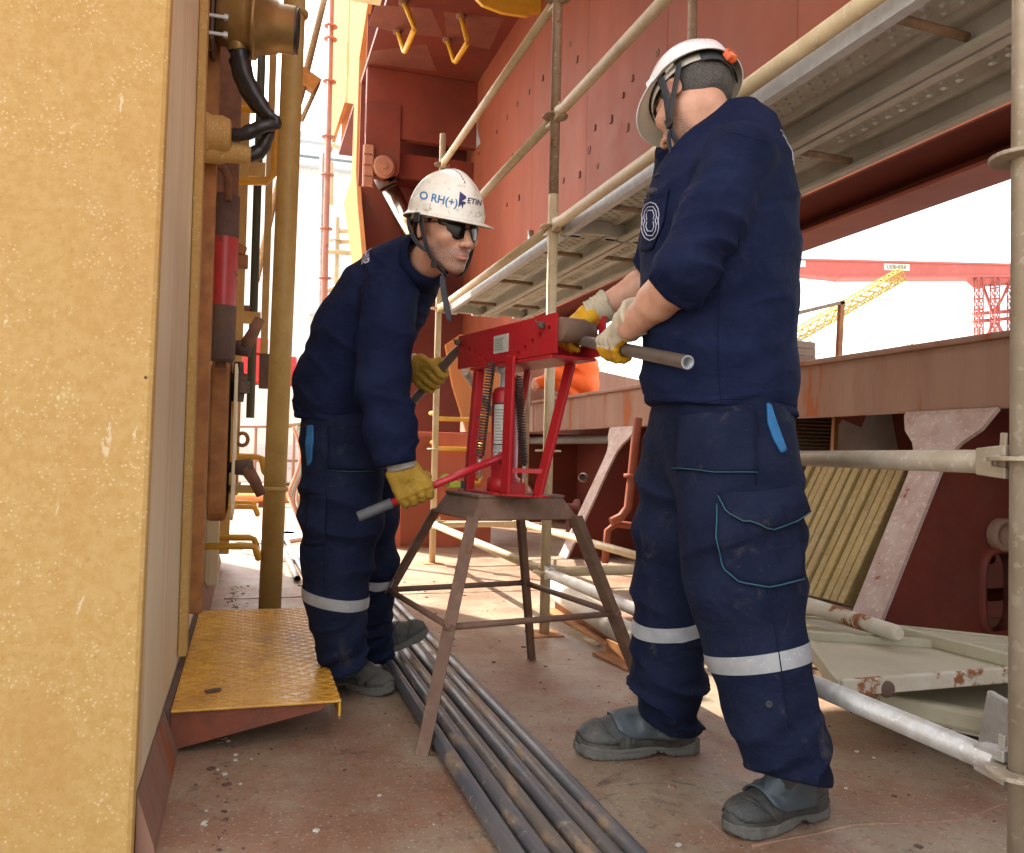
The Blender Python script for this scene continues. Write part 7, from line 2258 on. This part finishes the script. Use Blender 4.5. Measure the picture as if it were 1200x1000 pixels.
# body
lo, hi = bounds([haH.w((x, y, z)) for x in (-.12, .13) for y in (-.1, .1) for z in (-.14, .13)] + [Wp(492, 325, 2.74)], .02)
Vh, Fh = sdf_mesh(haH.sdf, lo, hi, .0029)
def coreA(P):
    d = chain(P, [shA * .8 + cA * .2, elA, wrA], [.05, .05, .034], .02)
    d = smin(d, chain(P, [shA2 * .8 + cA * .2, elA2, wrA2], [.05, .045, .034], .02), .01)
    d = smin(d, chain(P, aP, [.10, .11, .11, .10, .08, .055], .02), .02)
    for LP in (nPA, fPA): d = smin(d, chain(P, LP[:-1], [.09, .085, .075, .06, .05, .045], .02), .02)
    return d
lo, hi = bounds([wrA, wrA2, shA, shA2, nPA[-1], fPA[-1]] + aP, .14)
Vc, Fc = sdf_mesh(coreA, lo, hi, .0095, 1)
tone = np.concatenate([haH.tone(Vh), np.zeros((len(Vc), 3))])
mesh_obj('body', np.concatenate([Vh, Vc]), np.concatenate([Fh, Fc + len(Vh)]), M['skin'], manA, attr=tone)
lo, hi = bounds([haH.w((x, y, z)) for x in (-.13, .1) for y in (-.1, .1) for z in (-.1, .14)], .01)
V, F = sdf_mesh(hair_fn(haH, .035, -.040), lo, hi, .0034)
mesh_obj('hair', V, F, M['hair'], manA)
helm_A, thA = make_helmet(haH, manA, M['helmet'], False)
w = haH.w
ribbon([w((.014, -.108, .030)), w((.016, -.098, .005)), w((.022, -.088, -.035)), w((.036, -.074, -.075)), w((.052, -.050, -.108)), w((.060, -.025, -.124))], [haH.R[0]] * 6, .022, 'chin_strap', M['strap'], helm_A)
ribbon([w((.060, -.025, -.124)), w((.062, 0, -.130)), w((.058, .03, -.124)), w((.040, .07, -.08)), w((.016, .098, .01)), w((.012, .106, .03))], [haH.R[0]] * 6, .018, 'chin_strap', M['strap'], helm_A)
ribbon([w((-.062, -.092, .022)), w((-.05, -.09, -.01)), w((-.02, -.088, -.045)), w((.03, -.078, -.07))], [haH.R[0] * .7 + haH.R[2] * .6] * 4, .016, 'chin_strap', M['strap'], helm_A)
e0 = w((.056, -.035, -.122))
ribbon([e0, e0 + np.array([0, 0, -.05]) + RH * .004, e0 + np.array([0, 0, -.10]) + RH * .016, e0 + np.array([0, 0, -.150]) + RH * .026], [RH * .9 + DH * .3] * 4, .020, 'strap_end', M['strap'], helm_A)
Mx = Matrix([list(haH.R[0]), list(haH.R[1]), list(haH.R[2])]).transposed()
MB().box(w((.010, -.110, .018)), (.030, .010, .030), Mx).build('strap_clip', M['black'], helm_A, bevel=.004)
MB().box(w((.047, -.060, -.100)), (.026, .010, .022), Mx).build('buckle', M['black'], helm_A, bevel=.003)
# sunglasses
gl = []
def gpt(al, z, r=1.0):
    return w(((.101 * cos(al) ** .75 if cos(al) > 0 else .101 * cos(al)) * r - .003, .0745 * sin(al) * r, z))
mb = MB()
for sgn in (1, -1):
    n, m = 18, 7
    vs = []
    for i in range(n + 1):
        t = i / n
        al = sgn * radians(7 + 56 * t)
        top = .022 - .003 * t
        bot = .003 - .031 * max(0.0, sin(min(1, t * 1.2 + .14) * pi)) ** .6 + .006 * t
        for j in range(m + 1):
            z = bot + (top - bot) * j / m
            vs.append(gpt(al, z, 1.0 + .012 * sin(j / m * pi)))
    mb.add(vs, [(i * (m + 1) + j, (i + 1) * (m + 1) + j, (i + 1) * (m + 1) + j + 1, i * (m + 1) + j + 1) for i in range(n) for j in range(m)], True)
so = mb.build('sunglasses', M['lens'], manA)
s_ = so.modifiers.new('thick', 'SOLIDIFY'); s_.thickness = .0025; s_.offset = 1
fr = MB()
fr.tube([gpt(radians(a), .021 - .002 * abs(a) / 60, 1.015) for a in range(-66, 67, 6)], .0032, 8)
for sgn in (1, -1):
    fr.tube([gpt(sgn * radians(62), .015, 1.01), w((.030, sgn * .0765, .013)), w((.0, sgn * .079, .010)), w((-.02, sgn * .080, .004))], [.0055, .0045, .004, .003], 8, flat=.5)
    fr.tube([w((.101, sgn * .010, .002)), w((.104, sgn * .004, .008))], .003, 6)
fr.build('frame', M['black'], so)
# lettering on the helmet
blue = paint('blue_marker', (.02, .13, .36), (.02, .18, .40), 30, .6, dirt=.1)
navy = paint('navy_marker', (.02, .022, .11), None, 30, .6, dirt=0)
side = -haH.R[1]
nf = nz(A3(CAM) - w((.0, -.1, .08)))
def hm(px, py): return Wp(px, py, 2.50)
uu = nz(hm(530, 236) - hm(497, 225)); 
def htext(txt, size, px, py, dirpx, mat, name):
    V2, F2 = text_faces(txt, size)
    o = hm(px, py); u_ = nz(hm(px + dirpx[0], py + dirpx[1]) - o); v_ = nz(np.cross(nf, u_))
    project(thA, o, u_, v_, nf, V2, F2, name, mat, helm_A, .0010)
htext('O RH(+)', .0315, 514, 234, (30, 7), blue, 'lettering')
htext('ETiN', .0225, 556.5, 237.0, (30, 6), navy, 'lettering')
# drawn capital with a spiky outline in front of the name
o = hm(541.5, 235)
pts = [(-.008, .026), (-.012, -.022), (-.003, -.012), (.0005, -.026), (.004, -.011), (.010, -.012), (.010, -.005), (.001, -.006), (-.001, .002), (.004, .006), (.010, .004), (.012, .011)]
V2 = pts; F2 = [tuple(range(len(pts)))]
V3, F3, m_ = grid2d(pts)
project(thA, o, RH, UP, nf, V3, F3, 'emblem', navy, helm_A, .0010)
pts = [(.012 * cos(a_), .010 * sin(a_)) for a_ in np.linspace(0, 2 * pi, 22)]
grey = paint('faded_sticker_grey', (.42, .38, .31), None, 30, .6, dirt=.2)
for rr in (1.0, .6):
    o = hm(561, 252)
    P = [(x * rr, y * rr) for x, y in pts]
    seam_line(thA, o, RH, UP, nf, P, .0006, 'worn_sticker', grey, helm_A, .0004)
# lettering on the back of the shirt
bv = nz(aP[4] - aP[2]); bu = nz(-DH * .95 - UP * .12); bu = nz(bu - bv * (bu @ bv)); bn = np.cross(bu, bv)
V2, F2 = text_faces('SHIP', .052)
bn = nz(bn - DH * .9 + UP * .1)
project(tA, aP[3] * .6 + aP[4] * .4 + bn * .14 + bv * .02, nz(bu - bn * (bu @ bn)), bv, bn, V2, F2, 'lettering', em, shirt_A, .0015)
# polo collar standing round the neck
cn = Wp(493, 309, 2.75); nd = nz(haH.w((-.02, 0, -.05)) - cn)
e1 = nz(FA - nd * (FA @ nd)); e2 = np.cross(nd, e1)
vs = []; nn = 40
for i in range(nn + 1):
    an = radians(14) + (2 * pi - radians(28)) * i / nn
    d_ = e1 * cos(an) + e2 * sin(an); fr_f = max(0, cos(an))
    for (r, t) in ((.086, -.020), (.079, .040), (.0735, .076), (.079, .083), (.090, .050 - .018 * fr_f), (.101, .010 - .040 * fr_f)):
        vs.append(cn + d_ * r + nd * (t - .016 * fr_f))
col = MB().add(vs, [(i * 6 + j, (i + 1) * 6 + j, (i + 1) * 6 + j + 1, i * 6 + j + 1) for i in range(nn) for j in range(5)], True).build('collar', M['shirt'], shirt_A)
s_ = col.modifiers.new('thick', 'SOLIDIFY'); s_.thickness = .003
# placket edge and stitching
seam_line(tA, Wp(505, 370, 2.7), RH, UP, nz(A3(CAM) - Wp(505, 370, 2.8)), px2((505, 370), 2.7, [(503, 318), (509, 345), (505, 380), (496, 405)]), .0018, 'placket', M['shirt'], shirt_A, .001)
seam_line(tA, Wp(455, 370, 2.6), RH, UP, nz(A3(CAM) - Wp(455, 370, 2.8)), px2((455, 370), 2.62, [(440, 318), (428, 340), (422, 372), (423, 420), (425, 480)]), .0016, 'sleeve_seam', M['shirt'], shirt_A, .0006)
# gloves
hA = A3(HANDLE[0].lerp(HANDLE[1], .79)); uA = nz(A3(HANDLE[0] - HANDLE[1]))
wA = hA + nz(nz(wrA - hA) + .1 * UP - .10 * DH) * .085
glove('glove', hA, uA, wA, -DH, .0128, manA, [M['leather_far']], 'worn ochre glove on the red pump handle', arm_dir=elA - wA, k=1.08, cuff_r=(.042, .047), cuff_len=.085, cuffmat=M['knit'], thumb=1)
glove('glove', gA2, uA2, wA2, -DH * .9 + RH * .25, PR, manA, [M['leather_far']], 'ochre glove gripping the far end of the bent pipe', arm_dir=elA2 - wA2, k=1.05, cuff_r=(.040, .046), cuffmat=M['cotton'])
# boots
b1 = boot(manA, at(386, 800, Z=0), at(459, 816, Z=0), Wp(402, 772, 2.91), [M['suede'], M['boot_flap']], 'low', 'brown grey safety shoe with openings, the nearer foot')
hf = pxz(417, 781, 3.40); tf_ = pxz(503, 744, 3.47)
b2 = boot(manA, hf, tf_, Wp(436, 760, 3.36), [M['suede'], M['boot_flap']], 'low', 'brown grey safety shoe with its toe on the pipes')
for (b, to, R_, k_, hl) in (b1, b2):
    me = b.data
    co = np.empty(len(me.vertices) * 3); me.vertices.foreach_get('co', co); co = co.reshape(-1, 3) + np.array(root_loc(b))
    tr = tree_of(co, [tuple(p.vertices) for p in me.polygons])
    boot_overlay(b, hl, R_, k_, [(.215, -1.75), (.235, -1.1), (.238, 0), (.235, 1.1), (.215, 1.75), (.290, 1.7), (.296, 0), (.290, -1.7)], M['suede'], .0022, .0035, 'toe_cap')
    boot_overlay(b, hl, R_, k_, [(.10, -.75), (.17, -.62), (.195, 0), (.17, .62), (.10, .75)], M['boot'], .0022, .003, 'tongue')
    for q_ in (-1, 1): boot_overlay(b, hl, R_, k_, [(.012, 1.9 * q_), (.06, 1.95 * q_), (.10, 1.6 * q_), (.085, 1.05 * q_), (.03, 1.1 * q_)], M['suede'], .0022, .0035, 'heel_counter')
    sd = R_[1] if (R_[1] @ nz(A3(CAM) - hl)) > 0 else -R_[1]
    for (x, z, w_, h_) in ((.165, .062, .030, .012), (.095, .060, .022, .014)):
        out = [(w_ * cos(a_), h_ * sin(a_) + .25 * w_ * cos(a_) * -1) for a_ in np.linspace(0, 2 * pi, 16)[:-1]]
        patch(tr, hl + R_[0] * x * k_ + R_[2] * z * k_, R_[0], R_[2], sd, out, .003, 'mesh_opening', M['strap'], b)

# ================================================================== WORKER BEHIND THE BULWARK
cC = at(684, 425, Y=9.0)
c0 = np.array([cC.x, 9.0, 1.40])
manC = empty('person', c0, 'worker in orange overalls crouching on the bulwark beyond the bender, mostly hidden', 'person')
hp = c0 + np.array([.0, 0, .24]); shp = c0 + RH * -.14 + np.array([0, 0, .56])
def orangeC(P):
    d = chain(P, [hp, (hp + shp) / 2 + UP * .02 + RH * .04, shp], [.17, .19, .15], .04)
    for s in (-1, 1):
        kn = hp + DH * .15 * s - RH * .34 + UP * .08
        d = smin(d, chain(P, [hp + DH * .1 * s, kn, c0 + DH * .13 * s - RH * .12 + UP * .10], [.12, .085, .065], .02), .03)
        d = smin(d, chain(P, [shp + DH * .2 * s, shp + DH * .22 * s - RH * .12 - UP * .24, shp + DH * .1 * s - RH * .34 - UP * .30], [.09, .075, .06], .02), .03)
    return d + folds(P, hp, UP + .5 * RH, 9, 4, .022, 41)
lo, hi = bounds([hp, shp, c0 + UP * .2, shp + DH * .3 - RH * .35, shp - DH * .3 - UP * .3], .24)
V, F = sdf_mesh(orangeC, lo, hi, .013)
mesh_obj('overalls', V, F, M['hivis'], manC)
hC = Head(shp - RH * .19 + UP * .09, (-RH)[:2], radians(35), 0, 1.05, shp - RH * .05, (.055, .06))
def bodyC(P):
    d = hC.sdf(P)
    d = smin(d, chain(P, [hp, (hp + shp) / 2 + RH * .03, shp], [.10, .11, .08], .02), .02)
    for s in (-1, 1):
        hnd = shp + DH * .1 * s - RH * .40 - UP * .33
        d = smin(d, ell(P, hnd, (.05, .04, .07)), .01)
        kn = hp + DH * .15 * s - RH * .34 + UP * .08
        d = smin(d, chain(P, [hp + DH * .1 * s, kn, c0 + DH * .13 * s - RH * .12 + UP * .08], [.07, .05, .04], .01), .02)
        d = smin(d, chain(P, [shp + DH * .15 * s, shp + DH * .22 * s - RH * .12 - UP * .24, hnd], [.05, .045, .035], .01), .02)
        d = smin(d, rcone(P, c0 + DH * .13 * s - RH * .10 + UP * .05, c0 + DH * .13 * s - RH * .26 + UP * .04, .05, .042), .01)
    return d
lo, hi = bounds([hC.w((0, 0, 0)), shp, shp + DH * .2 - RH * .4 - UP * .6, shp - DH * .2, c0 + UP * .1 - RH * .3], .17)
V, F = sdf_mesh(bodyC, lo, hi, .009)
mesh_obj('body', V, F, M['skin'], manC, attr=np.zeros((len(V), 3)))
make_helmet(hC, manC, M['helmet2'], True)
